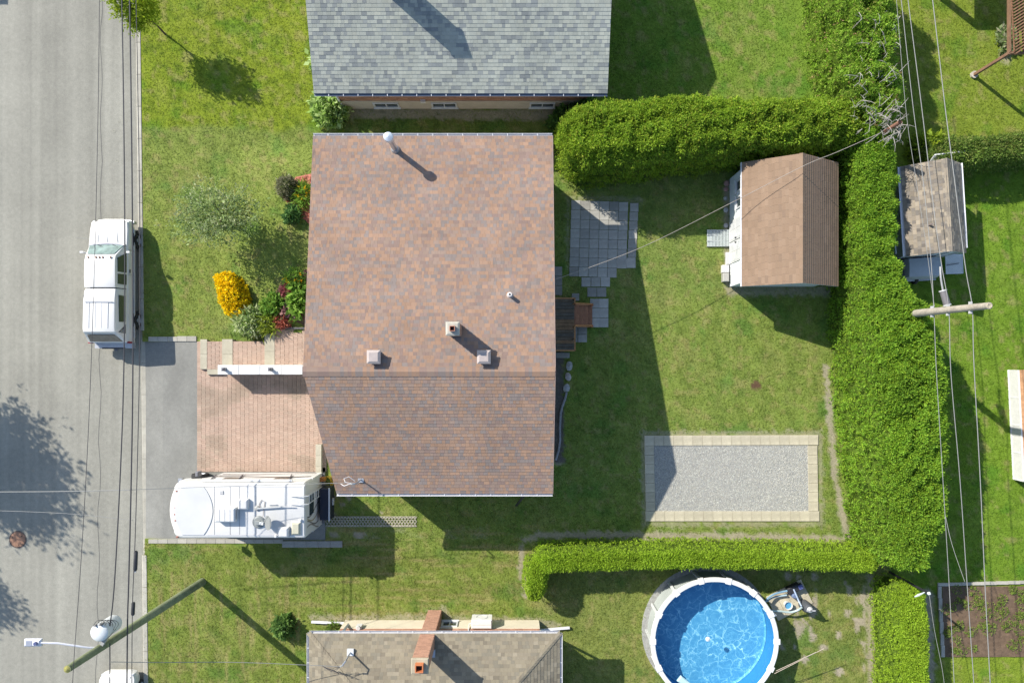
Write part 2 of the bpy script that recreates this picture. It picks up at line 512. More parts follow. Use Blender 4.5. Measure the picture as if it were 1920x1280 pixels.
# street: one asphalt sheet, kerb stones, driveway
def asphalt(name, base, tracks=False):
    m = bpy.data.materials.new(name); m.use_nodes = True
    N, L = m.node_tree.nodes, m.node_tree.links
    b = N['Principled BSDF']; b.inputs['Roughness'].default_value = 0.92; b.inputs['Specular IOR Level'].default_value = 0.25
    tc = N.new('ShaderNodeTexCoord')
    def noise(sc, det, vec=None):
        t = N.new('ShaderNodeTexNoise'); t.inputs['Scale'].default_value = sc; t.inputs['Detail'].default_value = det
        L.new(vec or tc.outputs['Object'], t.inputs['Vector']); return t.outputs[0]
    def rng_(x, a, b_, lo=.3, hi=.7):
        r = N.new('ShaderNodeMapRange'); r.inputs[1].default_value = lo; r.inputs[2].default_value = hi; r.inputs[3].default_value = a; r.inputs[4].default_value = b_
        L.new(x, r.inputs[0]); return r.outputs[0]
    def mul(a, b_):
        x = N.new('ShaderNodeMix'); x.data_type = 'RGBA'; x.blend_type = 'MULTIPLY'; x.inputs[0].default_value = 1
        L.new(a, x.inputs[6]); L.new(b_, x.inputs[7]); return x.outputs[2]
    c = N.new('ShaderNodeRGB'); c.outputs[0].default_value = (*base, 1)
    cur = mul(c.outputs[0], rng_(noise(0.35, 4), 0.9, 1.1))
    cur = mul(cur, rng_(noise(55, 3), 0.8, 1.2)); cur = mul(cur, rng_(noise(6, 5), 0.93, 1.07))
    mp = N.new('ShaderNodeMapping'); mp.inputs['Scale'].default_value = (2.2, 0.02, 1) if tracks else (0.9, 0.5, 1)
    L.new(tc.outputs['Object'], mp.inputs['Vector'])
    cur = mul(cur, rng_(noise(1.0, 3, mp.outputs[0]), 0.87, 1.1))
    L.new(cur, b.inputs['Base Color'])
    bp = N.new('ShaderNodeBump'); bp.inputs['Strength'].default_value = 0.4; bp.inputs['Distance'].default_value = 0.006
    L.new(noise(70, 3), bp.inputs['Height']); L.new(bp.outputs[0], b.inputs['Normal'])
    return m
M_street = asphalt('street_asphalt', (0.250, 0.242, 0.203), True)
M_drive = asphalt('drive_asphalt', (0.215, 0.212, 0.19))
mb = MB()
ys = [-3000, -400, 0, 320, 640, 960, 1280, 1700, 4000]
for a, b in zip(ys[:-1], ys[1:]):
    fa, fb = float(kerb_x(np.clip(a, -400, 1700))), float(kerb_x(np.clip(b, -400, 1700)))
    mb.face([G(-260, b, -.12), G(fb + 2, b, -.12), G(fa + 2, a, -.12), G(-260, a, -.12)])
street = mb.build('street', M_street); tag(street, kind='structure')
# joint and crack lines sealed with tar, laid 4 mm above
def ribbon(mb, pts, w, z=None, col=(1, 1, 1)):
    pts = [Vector(p) for p in pts]
    for i in range(len(pts) - 1):
        d = (pts[i + 1] - pts[i]); d.z = 0; n = Vector((-d.y, d.x, 0)).normalized() * w / 2
        mb.face([pts[i] - n, pts[i + 1] - n, pts[i + 1] + n, pts[i] + n], col)
mb = MB()
pts = [G(187 + 2.5 * math.sin(i * 1.3) - 9 * max(0, i - 20) / 24 + random.uniform(-1, 1), -40 + i * 31, -.116) for i in range(44)]
ribbon(mb, pts, 0.022)
cr = mb.build('sealed_joint', mat('tar_seal', (0.09, 0.088, 0.08), 0.8, n1=(10, .3)), street)
mb = MB()
for i, (x, y, r) in enumerate(((211, 244, 3.0), (217, 300, 3.2), (220, 227, 2.2))):
    c = G(x, y, 0)
    mb.lathe([(r / 40 * 1.0, -.119), (r / 40, -.113), (r / 40 * .62, -.113)], 14, (c.x, c.y), cap=False)
mb.build('utility_ring_mark', mat('ring_mark', (0.30, 0.29, 0.23), .9), street)

# kerb: individual concrete lengths
kerb = tag(bpy.data.objects.new('kerb', None), kind='structure'); COL.objects.link(kerb)
y = -40.0; i = 0
while y < 1330:
    y2 = min(y + 60, 1332)
    low = (636 < (y + y2) / 2 < 1016)
    x0, x1 = float(kerb_x(y)), float(kerb_x(y2))
    zt = -0.095 if low else 0.025
    mb = MB(); g = random.uniform(0.9, 1.1)
    P = lambda x, yy, z: G(x, yy, z)
    prof = [(0, -.2), (0, zt - .03), (1.4, zt), (8.6, zt), (9, zt - .02), (9, -.2)]
    mb.loft([[P(x1 + a, y2 - .4, z) for a, z in prof], [P(x0 + a, y + .4, z) for a, z in prof]], (0.98 * g, 0.98 * g, 0.96 * g))
    mb.build('kerb_stone', M_conc, kerb, fixn=True)
    y = y2; i += 1

# driveway: asphalt apron, ramped from the street
mb = MB()
xs = [266, 285, 305, 335, 371]
for a, b in zip(xs[:-1], xs[1:]):
    za = -.112 + .112 * min(1, max(0, (a - 268) / 42)); zb = -.112 + .112 * min(1, max(0, (b - 268) / 42))
    mb.face([G(a, 1012, za + .004), G(b, 1012, zb + .004), G(b, 639, zb + .004), G(a, 639, za + .004)])
mb.mesh([G(360, 1012, .006), G(610, 1012, .006), G(610, 876, .006), G(360, 876, .006)], [(0, 1, 2, 3)])
drv = mb.build('driveway', M_drive); tag(drv, kind='structure')

# brick pavers of the drive: interlocking blocks, joined, too small to pick out singly
def paver_field(name, x0, x1, y0, y1, z0, z1, parent, cl=0.2, cw=0.1, poly=None):
    """blocks in columns running up the picture, every second column shifted by half a block"""
    A, B = G(x0, y1), G(x1, y0)
    Vs, Cs = [], []
    nx = int(round((B.x - A.x) / cl)); ny = int(round((B.y - A.y) / cw))
    sx, sy = (B.x - A.x) / nx, (B.y - A.y) / ny
    pal = np.array([(0.375, 0.268, 0.205), (0.385, 0.276, 0.212), (0.365, 0.262, 0.202), (0.395, 0.288, 0.222), (0.37, 0.274, 0.212)])
    mb = MB()
    for i in range(nx):
        for j in range(-1, ny + 1):
            ya = A.y + (j + (0.5 if i % 2 else 0)) * sy; yb = ya + sy
            ya, yb = max(ya, A.y), min(yb, B.y)
            if yb - ya < .02: continue
            xa = A.x + i * sx; g = 0.0045
            c = pal[random.randrange(5)] * random.uniform(.98, 1.1)
            px, py = (xa * 40 + 960), (675 - ya * 40)
            st = float(fbm(px / 55, py / 32, seed=70)); st2 = 1 - .2 * float(sstep(.52, .68, st)) * (py > 700)
            c = c * st2
            if st2 < .95: c = c * np.array((.98, 1.02, 1.0))
            zt = z1 + random.uniform(-.003, .003)
            z = 0.012 * ((j % 2) * 2 - 1)          # notched edge of the interlocking block
            pts = [(xa + g, ya + g), (xa + sx - g, ya + g), (xa + sx - g + z * .5, (ya + yb) / 2), (xa + sx - g, yb - g), (xa + g, yb - g), (xa + g + z * .5, (ya + yb) / 2)]
            vs = [(p[0], p[1], z0) for p in pts] + [(p[0], p[1], zt) for p in pts]
            mb.mesh(vs, [tuple(range(6, 12))] + [(k, (k + 1) % 6, 6 + (k + 1) % 6, 6 + k) for k in range(6)], tuple(c))
    o = mb.build(name, M_paver, parent)
    o['kind'] = 'stuff'
    return o
M_paver = mat('clay_paver', (1, 1, 1), 0.9, attr=True, n1=(25, 0.13), n2=(1.2, 0.06), spec=0.2, bump=(80, .3, .003))
M_sand = mat('joint_sand', (0.32, 0.24, 0.18), 0.95, n1=(14, .2))
mb = MB()
mb.face([G(370, 884, .006), G(612, 884, .006), G(612, 640, .006), G(370, 640, .006)])
pav = mb.build('paved_drive', M_sand); tag(pav, kind='structure')
paver_field('paver_blocks', 370, 605, 640, 884, .006, .03, pav)

def slab(name, parent, x0, x1, y0, y1, z0, z1, tint=None, rz=0.0, m=None, b=.006):
    """one concrete slab from plan-pixel corners"""
    A, B = G(x0, y1), G(x1, y0)
    c = tint or (random.uniform(.88, 1.12),) * 3
    mb = MB(); mb.bbox(-(B.x - A.x) / 2 + .004, (B.x - A.x) / 2 - .004, -(B.y - A.y) / 2 + .004, (B.y - A.y) / 2 - .004, 0, z1 - z0, b, c)
    o = mb.build(name, m or M_conc, parent)
    o.location = ((A.x + B.x) / 2, (A.y + B.y) / 2, z0); o.rotation_euler = (0, 0, rz)
    return o
# concrete edging along the drive
edg = tag(bpy.data.objects.new('drive_edging', None), kind='structure'); COL.objects.link(edg)
for k in range(5): slab('edging_slab', edg, 279 + k * 18, 297 + k * 18, 631 - (k > 2), 640, -.05, .05)
for k in range(14): slab('edging_slab', edg, 279 + k * 18, 297 + k * 18, 1010, 1018, -.05, .045)
for k in range(5): slab('edging_slab', edg, 530 + k * 22.5, 552.5 + k * 22.5, 1013, 1025, -.05, .09, tint=(.8, .84, .9))
for k in range(3): slab('edging_slab', edg, 594, 605, 832 + k * 20.5, 852.5 + k * 20.5, -.05, .22, tint=(1.05, 1.03, .95))
# open concrete grid pavers beside the house
gp = thing('grid_paver_strip', 'strip of pale diamond-grid concrete pavers set in grass behind the motor home', 'grid paver', G(696, 977, .004))
for k in range(7):
    mb = MB(); w = 24.3 / 40; x0 = -85 / 40 + k * w
    for i in range(4):
        for s in (-1, 1):
            a = x0 + i * w / 4
            mb.beam((a, -s * .225, .018), (a + w / 2 if i < 3 else a + w / 4, s * .225 if i < 3 else 0, .018), .035, .036, (1.15, 1.12, 1.0))
            if i == 0: mb.beam((a, 0, .018), (a + w / 4, s * .225, .018), .035, .036, (1.15, 1.12, 1.0))
    mb.box(x0, x0 + w - .01, .215, .24, 0, .037, (1.1, 1.08, 1.0)); mb.box(x0, x0 + w - .01, -.24, -.215, 0, .037, (1.1, 1.08, 1.0))
    mb.build('grid_paver', M_conc, gp)

# manhole
mh = thing('manhole_cover', 'round rusty brown manhole cover in the grey street under tree shade', 'manhole cover', G(30, 1012, -.12))
MB().lathe([(.41, 0), (.41, .012), (.36, .013), (.36, .008)], 28, col=(.10, .08, .07), cap=False).build('frame_ring', M_stone, mh)
mb = MB().lathe([(.355, 0), (.355, .014), (.34, .018)], 28, col=(.26, .15, .10))
mb.build('lid', M_stone, mh)
for a in (40, 160, 280):
    mb = MB(); t = R(a); mb.box(-.035, .035, -.014, .014, .0175, .0215, (.05, .035, .03)); o = mb.build('pick_hole', M_stone, mh)
    o.location = (.25 * math.cos(t), .25 * math.sin(t), 0); o.rotation_euler = (0, 0, t)
# ---------------------------------------------------------------- houses
def wb(mb, name, m, root, smooth=False, fixn=False):
    """build a part whose vertices are in world coordinates under a thing at root.location"""
    o = mb.build(name, m, root, smooth, fixn)
    o.location = -root.location
    return o

def shingle_slope(roof, O, u, v, ul, ur, vmax, pal, wts, n_single=0, expo=0.143, th=0.011, wset=(0.10, 0.14, 0.18, 0.23), v0=0.0, jit=.08):
    """overlapping shingles on a slope; O eave origin, u along the eave, v up the slope. The n_single nearest the ridge are objects of their own."""
    O, u, v = Vector(O), Vector(u).normalized(), Vector(v).normalized()
    n = u.cross(v).normalized()
    ncr = int(math.ceil((vmax - v0) / expo))
    mb = MB(); made = 0; cache = {}
    basis = Matrix((u, v, n)).transposed().to_4x4()
    wts = np.array(wts) / sum(wts)
    for j in range(ncr - 1, -1, -1):
        va = v0 + j * expo; vb = min(va + expo + .02, vmax)
        if vb - va < .03: continue
        vm = (va + min(va + expo, vmax)) / 2
        a, b = ul(vm), ur(vm)
        if b - a < .1: continue
        x = a - random.uniform(0, .15)
        while x < b - 0.005:
            w = random.choice(wset)
            xa, xb = max(x, a), min(x + w, b)
            x += w
            if xb - xa < .03: continue
            ci = int(rng.choice(len(pal), p=wts))
            if made < n_single and xb - xa > w - 1e-4 and abs(vb - va - expo - .02) < 1e-4:
                key = (w, ci, random.randrange(2))
                if key not in cache:
                    m2 = MB(); c = tuple(np.array(pal[ci]) * random.uniform(1 - jit, 1 + jit))
                    m2.mesh([(.002, 0, 0), (w - .002, 0, 0), (w - .002, expo + .02, 0), (.002, expo + .02, 0), (.002, 0, th), (w - .002, 0, th), (w - .002, expo + .02, .0025), (.002, expo + .02, .0025)],
                            [(4, 5, 6, 7), (0, 1, 5, 4), (1, 2, 6, 5), (2, 3, 7, 6), (3, 0, 4, 7)], c)
                    cache[key] = m2.data('shingle', M_shing)
                o = bpy.data.objects.new('shingle', cache[key]); COL.objects.link(o); o.parent = roof
                o.matrix_local = Matrix.Translation(O + u * xa + v * va + n * random.uniform(0, .0015)) @ basis
                made += 1
            else:
                c = np.array(pal[ci]) * random.uniform(1 - jit, 1 + jit)
                t = th + random.uniform(-.002, .002)
                al, bl = (ul(va), ul(vb)) , (ur(va), ur(vb))
                P = lambda xx, vv, h: O + u * xx + v * vv + n * h
                x0a = max(xa, al[0]) if xa <= a + 1e-6 else xa; x0b = max(xa, al[1]) if xa <= a + 1e-6 else xa
                if xa <= a + 1e-6: x0a, x0b = al
                x1a = x1b = xb
                if xb >= b - 1e-6: x1a, x1b = bl
                g = .002
                mb.mesh([P(x0a + g, va, 0), P(x1a - g, va, 0), P(x1b - g, vb, 0), P(x0b + g, vb, 0), P(x0a + g, va, t), P(x1a - g, va, t), P(x1b - g, vb, .0025), P(x0b + g, vb, .0025)],
                        [(4, 5, 6, 7), (0, 1, 5, 4), (1, 2, 6, 5), (2, 3, 7, 6), (3, 0, 4, 7)], tuple(c))
    o = mb.build('shingle_field', M_shing, roof)
    o['kind'] = 'stuff'
    return o

def ridge_caps(roof, A, B, ndn, wd, pal, wts, n1, n2, step=.2, skirt=.16):
    """bent cap shingles along a ridge or hip from A to B; n1, n2 are downslope unit vectors of the two sides"""
    A, B = Vector(A), Vector(B); d = (B - A); L_ = d.length; d.normalize()
    n1, n2 = Vector(n1).normalized(), Vector(n2).normalized()
    wts = np.array(wts) / sum(wts)
    k = int(L_ / step); cache = {}
    zz = Vector((0, 0, 1))
    for i in range(k):
        ci = int(rng.choice(len(pal), p=wts))
        if ci not in cache:
            m2 = MB(); t0, t1 = .020, .011
            s = step * 1.08
            q = [n1 * skirt + zz * 0, Vector((0, 0, 0)), n2 * skirt]
            up = [(-n1.cross(d)).normalized(), zz, (n2.cross(d)).normalized()]
            for w_ in (0, 2):
                if up[w_].z < 0: up[w_] = -up[w_]
            va = [p + up[j] * t1 for j, p in enumerate(q)]; vb = [p + d * s + up[j] * t0 for j, p in enumerate(q)]
            v0a = [p for p in q]; v0b = [p + d * s for p in q]
            m2.mesh(va + vb + v0a + v0b, [(0, 1, 4, 3), (1, 2, 5, 4), (3, 4, 10, 9), (4, 5, 11, 10), (0, 3, 9, 6), (2, 5, 11, 8), (0, 1, 7, 6), (1, 2, 8, 7)], pal[ci])
            cache[ci] = m2.data('ridge_shingle', M_shing)
        o = bpy.data.objects.new('ridge_shingle', cache[ci]); COL.objects.link(o); o.parent = roof
        o.location = A + d * (i * L_ / k)

def window(root, c, w, h, axis, out, name='window', panes=2):
    """c centre of the opening on the wall face; axis 'x' = wall runs along x; out = +1/-1 outward direction"""
    f = MB(); t = .06
    def bx(mb, u0, u1, z0, z1, d0, d1, col=(1, 1, 1)):
        d0, d1 = sorted((d0 * out, d1 * out))
        if axis == 'x': mb.box(c[0] + u0, c[0] + u1, c[1] + d0, c[1] + d1, c[2] + z0, c[2] + z1, col)
        else: mb.box(c[0] + d0, c[0] + d1, c[1] + u0, c[1] + u1, c[2] + z0, c[2] + z1, col)
    bx(f, -w / 2 - t, w / 2 + t, -h / 2 - t, -h / 2, -.02, .05); bx(f, -w / 2 - t, w / 2 + t, h / 2, h / 2 + t, -.02, .05)
    bx(f, -w / 2 - t, -w / 2, -h / 2, h / 2, -.02, .05); bx(f, w / 2, w / 2 + t, -h / 2, h / 2, -.02, .05)
    for k in range(1, panes): bx(f, -w / 2 + w * k / panes - .02, -w / 2 + w * k / panes + .02, -h / 2, h / 2, -.02, .04)
    o = wb(f, name, M_trim, root)
    for k in range(panes):
        p = MB(); bx(p, -w / 2 + w * k / panes + .02, -w / 2 + w * (k + 1) / panes - .02, -h / 2, h / 2, -.02, .012)
        p.build('pane', M_glass, o)
    s = MB(); bx(s, -w / 2 - .1, w / 2 + .1, -h / 2 - t - .04, -h / 2 - t - .001, -.02, .09); s.build('sill', M_trim, o)
    return o

def brick_face(root, x0, x1, z0, z1, y, out, pal, name='brick_course_field', bl=.23, bh=.075, skip=()):
    """thin bricks standing proud of a wall that runs along x at y"""
    mb = MB(); j = 0; z = z0
    while z + bh <= z1 + 1e-6:
        x = x0 - (bl / 2 if j % 2 else 0)
        while x < x1 - .02:
            xa, xb = max(x, x0), min(x + bl, x1)
            x += bl
            if xb - xa < .04: continue
            if any(a < (xa + xb) / 2 < b and c < z + bh / 2 < d for a, b, c, d in skip): continue
            c = np.array(pal[random.randrange(len(pal))]) * random.uniform(.85, 1.15)
            ya, yb = sorted((y, y + out * (.014 + random.uniform(0, .004))))
            mb.box(xa + .005, xb - .005, ya, yb, z + .005, z + bh - .005, tuple(c))
        z += bh; j += 1
    o = wb(mb, name, M_brick, root); o['kind'] = 'stuff'
    return o

# ------------------------------------------------ main house: brown shingled roof
RG = (-0.45, 5.40); UE = (9.32, 3.60); LE = (-5.52, 3.72)        # (y, z) ridge, upper eave, lower eave
XR = 1.68
def main_x(y):
    if y >= RG[0]: return -8.15 + (-8.28 + 8.15) * (y - RG[0]) / (UE[0] - RG[0])
    return -8.15 + (-7.27 + 8.15) * (RG[0] - y) / (RG[0] - LE[0])
def main_z(y):
    if y >= RG[0]: return RG[1] + (UE[1] - RG[1]) * (y - RG[0]) / (UE[0] - RG[0])
    return RG[1] + (LE[1] - RG[1]) * (RG[0] - y) / (RG[0] - LE[0])
PAL_BROWN = [(0.278, 0.180, 0.125), (0.245, 0.177, 0.139), (0.205, 0.168, 0.149), (0.226, 0.160, 0.132), (0.292, 0.186, 0.127)]
WT_BROWN = (.26, .30, .18, .18, .08)
H1 = thing('bungalow', 'large bungalow with patchy brown and grey shingle roof and two square vents', 'house', (-3.2, 1.7, 0))
mb = MB()
wx0, wx1, wy0, wy1 = -7.0, 1.2, -5.0, 8.85
mb.box(wx0, wx1, wy0, wy1, -.2, 3.5)
mb.mesh([(wx0, wy0, 3.5), (wx0, RG[0], 5.2), (wx0, wy1, 3.5), (wx1, wy0, 3.5), (wx1, RG[0], 5.2), (wx1, wy1, 3.5)], [(2, 1, 0), (3, 4, 5)])
wb(mb, 'wall', mat('render_wall', (0.55, 0.52, 0.45), .9, n1=(3, .06), bump=(60, .4, .005)), H1)
window(H1, (wx1, 6.5, 1.7), 1.4, 1.1, 'y', 1); window(H1, (wx1, -2.6, 1.7), 1.2, 1.0, 'y', 1); window(H1, (wx0, 5.5, 1.9), 2.2, 1.3, 'y', -1, panes=3)
window(H1, (-4.0, wy0, 1.6), 1.2, .9, 'x', -1); window(H1, (-3.0, wy1, 1.8), 1.2, .9, 'x', 1); window(H1, (wx0, 2.9, 1.9), 1.2, 1.2, 'y', -1)
mb = MB(); mb.box(wx1 - .02, wx1 + .04, 1.05, 1.95, .72, 2.75); d_ = wb(mb, 'door', M_white, H1)
MB().box(wx1 + .04, wx1 + .09, 1.12, 1.17, 1.65, 1.78).build('handle', M_metal, d_)
mb = MB(); mb.box(wx0 - .05, wx0 + .02, .25, 1.2, .45, 2.5); d_ = wb(mb, 'door', M_col, H1)
MB().box(wx0 - .1, wx0 - .05, .35, .4, 1.4, 1.5).build('handle', M_metal, d_)
gd = wb(MB().box(wx0 - .02, wx0 + .02, -4.6, -1.4, .02, 2.3), 'garage_door', M_white, H1)
for k in range(4): MB().box(wx0 - .05, wx0 - .021, -4.55, -1.45, .06 + k * .56, .56 + k * .56).build('panel', M_white, gd)
# roof deck
mb = MB()
t = .16
prof = [(UE[0], UE[1]), (RG[0], RG[1]), (LE[0], LE[1])]
top = [[(main_x(y), y, z), (XR, y, z)] for y, z in prof]
bot = [[(main_x(y), y, z - t), (XR, y, z - t)] for y, z in prof]
vs = [p for r in top for p in r] + [p for r in bot for p in r]
mb.mesh(vs, [(0, 2, 3, 1), (2, 4, 5, 3), (6, 7, 9, 8), (8, 9, 11, 10), (0, 1, 7, 6), (4, 10, 11, 5), (0, 6, 8, 2), (2, 8, 10, 4), (1, 3, 9, 7), (3, 5, 11, 9)], (1, 1, 1))
roof = wb(mb, 'roof', mat('roof_edge', (0.24, 0.18, 0.15), .8), H1)
def slope_vec(a, b): return Vector((0, b[0] - a[0], b[1] - a[1]))
vU = slope_vec(UE, RG); vL = slope_vec(LE, RG)
nU = Vector((0, 0, 1)); off = .003
shingle_slope(roof, (0, UE[0], UE[1] + off), (-1, 0, 0), vU, lambda v: -XR, lambda v: -main_x(UE[0] + vU.normalized().y * v), vU.length - .02, PAL_BROWN, WT_BROWN, 240)
shingle_slope(roof, (0, LE[0], LE[1] + off), (1, 0, 0), vL, lambda v: main_x(LE[0] + vL.normalized().y * v), lambda v: XR, vL.length - .02, PAL_BROWN, WT_BROWN, 60, th=.013)
ridge_caps(roof, (XR, RG[0], RG[1] + .012), (-8.15, RG[0], RG[1] + .012), None, .2, PAL_BROWN, WT_BROWN, -vU.normalized(), -vL.normalized(), step=.145, skirt=.19)
# gutters and fascia
def gutter(root, A, B, out, name='gutter', col=(.66, .66, .68), w=.11, d=.09, m=None):
    A, B, out = Vector(A), Vector(B), Vector(out).normalized()
    dn = Vector((0, 0, -1))
    pr = [(0.0, 0), (0.0, d), (w * .7, d), (w, 0.0), (w - .015, 0.0), (w * .7 - .01, d - .012), (.012, d - .012), (.012, 0)]
    mb = MB(); mb.loft([[P_ + out * a + dn * b for a, b in pr] for P_ in (A, B)], col)
    g = wb(mb, name, m or M_col, root, fixn=True)
    L_ = (B - A).length; k = int(L_ / .6)
    h = MB()
    for i in range(1, k): h.beam(A + (B - A) * i / k + dn * .004, A + (B - A) * i / k + out * w + dn * .004, .02, .004, (.9, .9, .92))
    h.build('hanger_straps', m or M_col, g)['kind'] = 'stuff'
    return g
gutter(H1, (-8.28, UE[0] + .002, UE[1] - .01), (XR, UE[0] + .002, UE[1] - .01), (0, 1, 0))
gutter(H1, (-7.27, LE[0] - .002, LE[1] - .01), (XR, LE[0] - .002, LE[1] - .01), (0, -1, 0))
mb = MB(); mb.beam((XR + .012, LE[0], LE[1] - .06), (XR + .012, RG[0], RG[1] - .06), .02, .14, (.42, .3, .26)); mb.beam((XR + .012, RG[0], RG[1] - .06), (XR + .012, UE[0], UE[1] - .06), .02, .14, (.42, .3, .26))
wb(mb, 'rake_trim', M_col, H1)
# square roof vents
for px, py in ((699.5, 669), (907, 669)):
    p = W(px, py, 5.75); zb = main_z(p.y) - .05
    mb = MB()
    mb.box(p.x - .19, p.x + .19, p.y - .19, p.y + .19, zb, 5.62, (.30, .25, .23))
    o = wb(mb, 'roof_vent', M_col, H1)
    mb = MB()
    for s, z0, z1, c in ((.265, 5.60, 5.65, (.46, .39, .36)),):
        mb.box(p.x - s, p.x + s, p.y - s, p.y + s, z0, z1, c)
    mb.loft([[(p.x - .265, p.y - .265, 5.65), (p.x + .265, p.y - .265, 5.65), (p.x + .265, p.y + .265, 5.65), (p.x - .265, p.y + .265, 5.65)],
             [(p.x - .17, p.y - .17, 5.72), (p.x + .17, p.y - .17, 5.72), (p.x + .17, p.y + .17, 5.72), (p.x - .17, p.y + .17, 5.72)]], (.47, .40, .37))
    mb.build('hood', M_col, o)
    ls = MB()
    for k in range(4): ls.box(p.x - .215, p.x + .215, p.y - .215, p.y + .215, 5.3 + k * .07, 5.33 + k * .07, (.34, .28, .26))
    ls.build('louvre', M_col, o)
# masonry chimney
p = W(848.5, 616, 6.55); zb = main_z(p.y) - .25
mb = MB(); mb.box(p.x - .22, p.x + .22, p.y - .22, p.y + .22, zb, 6.42, (.33, .25, .2))
ch = wb(mb, 'chimney', M_col, H1)
mb = MB()
z = zb; j = 0
while z < 6.40:
    for s in range(4):
        for q in range(2):
            a = -.22 + q * .22 + (.0 if j % 2 else .02); b = a + .21
            c = np.array((.36, .21, .15)) * random.uniform(.8, 1.2); b = min(b, .225)
            if s == 0: mb.box(p.x + a, p.x + b, p.y + .22, p.y + .234, z + .005, z + .07, tuple(c))
            if s == 1: mb.box(p.x + a, p.x + b, p.y - .234, p.y - .22, z + .005, z + .07, tuple(c))
            if s == 2: mb.box(p.x + .22, p.x + .234, p.y + a, p.y + b, z + .005, z + .07, tuple(c))
            if s == 3: mb.box(p.x - .234, p.x - .22, p.y + a, p.y + b, z + .005, z + .07, tuple(c))
    z += .075; j += 1
o = mb.build('brick_field', M_brick, ch); o['kind'] = 'stuff'
mb = MB(); s0, s1 = .26, .26
mb.loft([[(p.x + a * .26, p.y + b * .26, 6.42) for a, b in ((-1, -1), (1, -1), (1, 1), (-1, 1))], [(p.x + a * .26, p.y + b * .26, 6.52) for a, b in ((-1, -1), (1, -1), (1, 1), (-1, 1))],
         [(p.x + a * .19, p.y + b * .19, 6.56) for a, b in ((-1, -1), (1, -1), (1, 1), (-1, 1))]], (1.05, 1.05, 1.05))
mb.build('cap', M_conc, ch)
mb = MB()
for a0, a1, b0, b1 in ((-.1, .1, -.1, -.075), (-.1, .1, .075, .1), (-.1, -.075, -.075, .075), (.075, .1, -.075, .075)):
    mb.box(p.x + a0, p.x + a1, p.y + b0, p.y + b1, 6.5, 6.74, (.46, .2, .13))
fl = mb.build('flue', M_col, ch); MB().box(p.x - .075, p.x + .075, p.y - .075, p.y + .075, 6.5, 6.565, (.05, .012, .01)).build('flue_floor', M_col, fl)
# metal chimney pipe
pb = W(741, 280, 3.75); zb = main_z(pb.y)
mb = MB(); mb.lathe([(.115, zb - .05), (.115, 5.15)], 18, (pb.x, pb.y), (.5, .5, .52))
mp_ = wb(mb, 'metal_flue_pipe', mat('steel', (.55, .56, .58), .35, metal=.75, n1=(6, .1)), H1, 'x')
MB().lathe([(.19, zb - .03), (.18, zb + .06), (.13, zb + .16)], 18, (pb.x, pb.y)).build('storm_collar', M_metal, mp_, True)
MB().lathe([(.12, 5.1), (.19, 5.16), (.2, 5.3), (.18, 5.36), (.06, 5.42), (.01, 5.43)], 20, (pb.x, pb.y)).build('rain_cap', mat('pale_steel', (.62, .65, .68), .3, metal=.5), mp_, True)
# plumbing vent
pv = W(956, 552, 5.2); zb = main_z(pv.y)
mb = MB(); mb.lathe([(.075, zb - .05), (.075, zb + .36), (.045, zb + .36), (.045, zb + .2)], 14, (pv.x, pv.y), (.8, .78, .76))
pvo = wb(mb, 'plumbing_vent', M_col, H1, True)
MB().lathe([(.14, zb - .02), (.13, zb + .02), (.085, zb + .06)], 14, (pv.x, pv.y), (.55, .45, .4)).build('flashing', M_col, pvo)
# electric service mast near the lower eave
pm = W(675, 900, 4.1); zb = main_z(pm.y)
mb = MB(); mb.tube([(pm.x, pm.y, zb - .1), (pm.x, pm.y, 4.75), (pm.x - .03, pm.y, 4.85), (pm.x - .12, pm.y, 4.9), (pm.x - .2, pm.y - .03, 4.82)], .03, 8, (.6, .6, .6))
ms_ = wb(mb, 'service_mast', M_metal, H1, True)
MB().box(pm.x - .12, pm.x + .12, pm.y - .12, pm.y + .12, zb - .02, zb + .03, (.7, .7, .7)).build('flashing', M_metal, ms_)
MB().tube([(pm.x - .2, pm.y, 4.8), (pm.x - .42, pm.y + .06, 4.86), (pm.x - .5, pm.y + .18, 4.75), (pm.x - .32, pm.y + .24, 4.65), (pm.x - .1, pm.y + .05, 4.55)], .013, 6, (.8, .8, .8)).build('wire_loop', M_col, ms_, True)
MB().tube([(pm.x - .2, pm.y, 4.8), (pm.x - .5, pm.y - .12, 4.7), (pm.x - .66, pm.y - .05, 4.62)], .013, 6, (.8, .8, .8)).build('wire_loop', M_col, ms_, True)
SERV1 = Vector((pm.x - .1, pm.y, 4.62))
mb = MB(); mb.beam(W(985, 926, 3.2), G(968, 945, .25), .09, .07, (.03, .03, .045))
wb(mb, 'downspout', M_col, H1)

# ------------------------------------------------ north house: blue-grey shingles
H2 = thing('grey_roofed_house', 'brick house with blue-grey shingle roof, dark gutter and basement windows', 'house', (-2.2, 14.5, 0))
ez, ey = 2.8, 456 / 40.0; sl = 1.17 / 3.375
ry = 17.6; rz_ = ez + (ry - ey) * sl
hx0, hx1 = -339 / 40.0, 163.5 / 40.0
mb = MB()
vs = [(hx0, ey, ez), (hx1, ey, ez), (hx1, ry, rz_), (hx0, ry, rz_), (hx0, 2 * ry - ey, ez), (hx1, 2 * ry - ey, ez)]
vs += [(x, y, z - .16) for x, y, z in vs]
mb.mesh(vs, [(0, 1, 2, 3), (3, 2, 5, 4), (7, 6, 9, 8), (8, 9, 10, 11), (0, 6, 7, 1), (4, 5, 11, 10), (0, 3, 9, 6), (3, 4, 10, 9), (1, 7, 8, 2), (2, 8, 11, 5)])
rf2 = wb(mb, 'roof', mat('blue_edge', (.30, .33, .36), .6), H2)
PAL_GREY = [(0.292, 0.306, 0.264), (0.272, 0.286, 0.251), (0.205, 0.219, 0.209), (0.31, 0.32, 0.272), (0.178, 0.192, 0.188)]
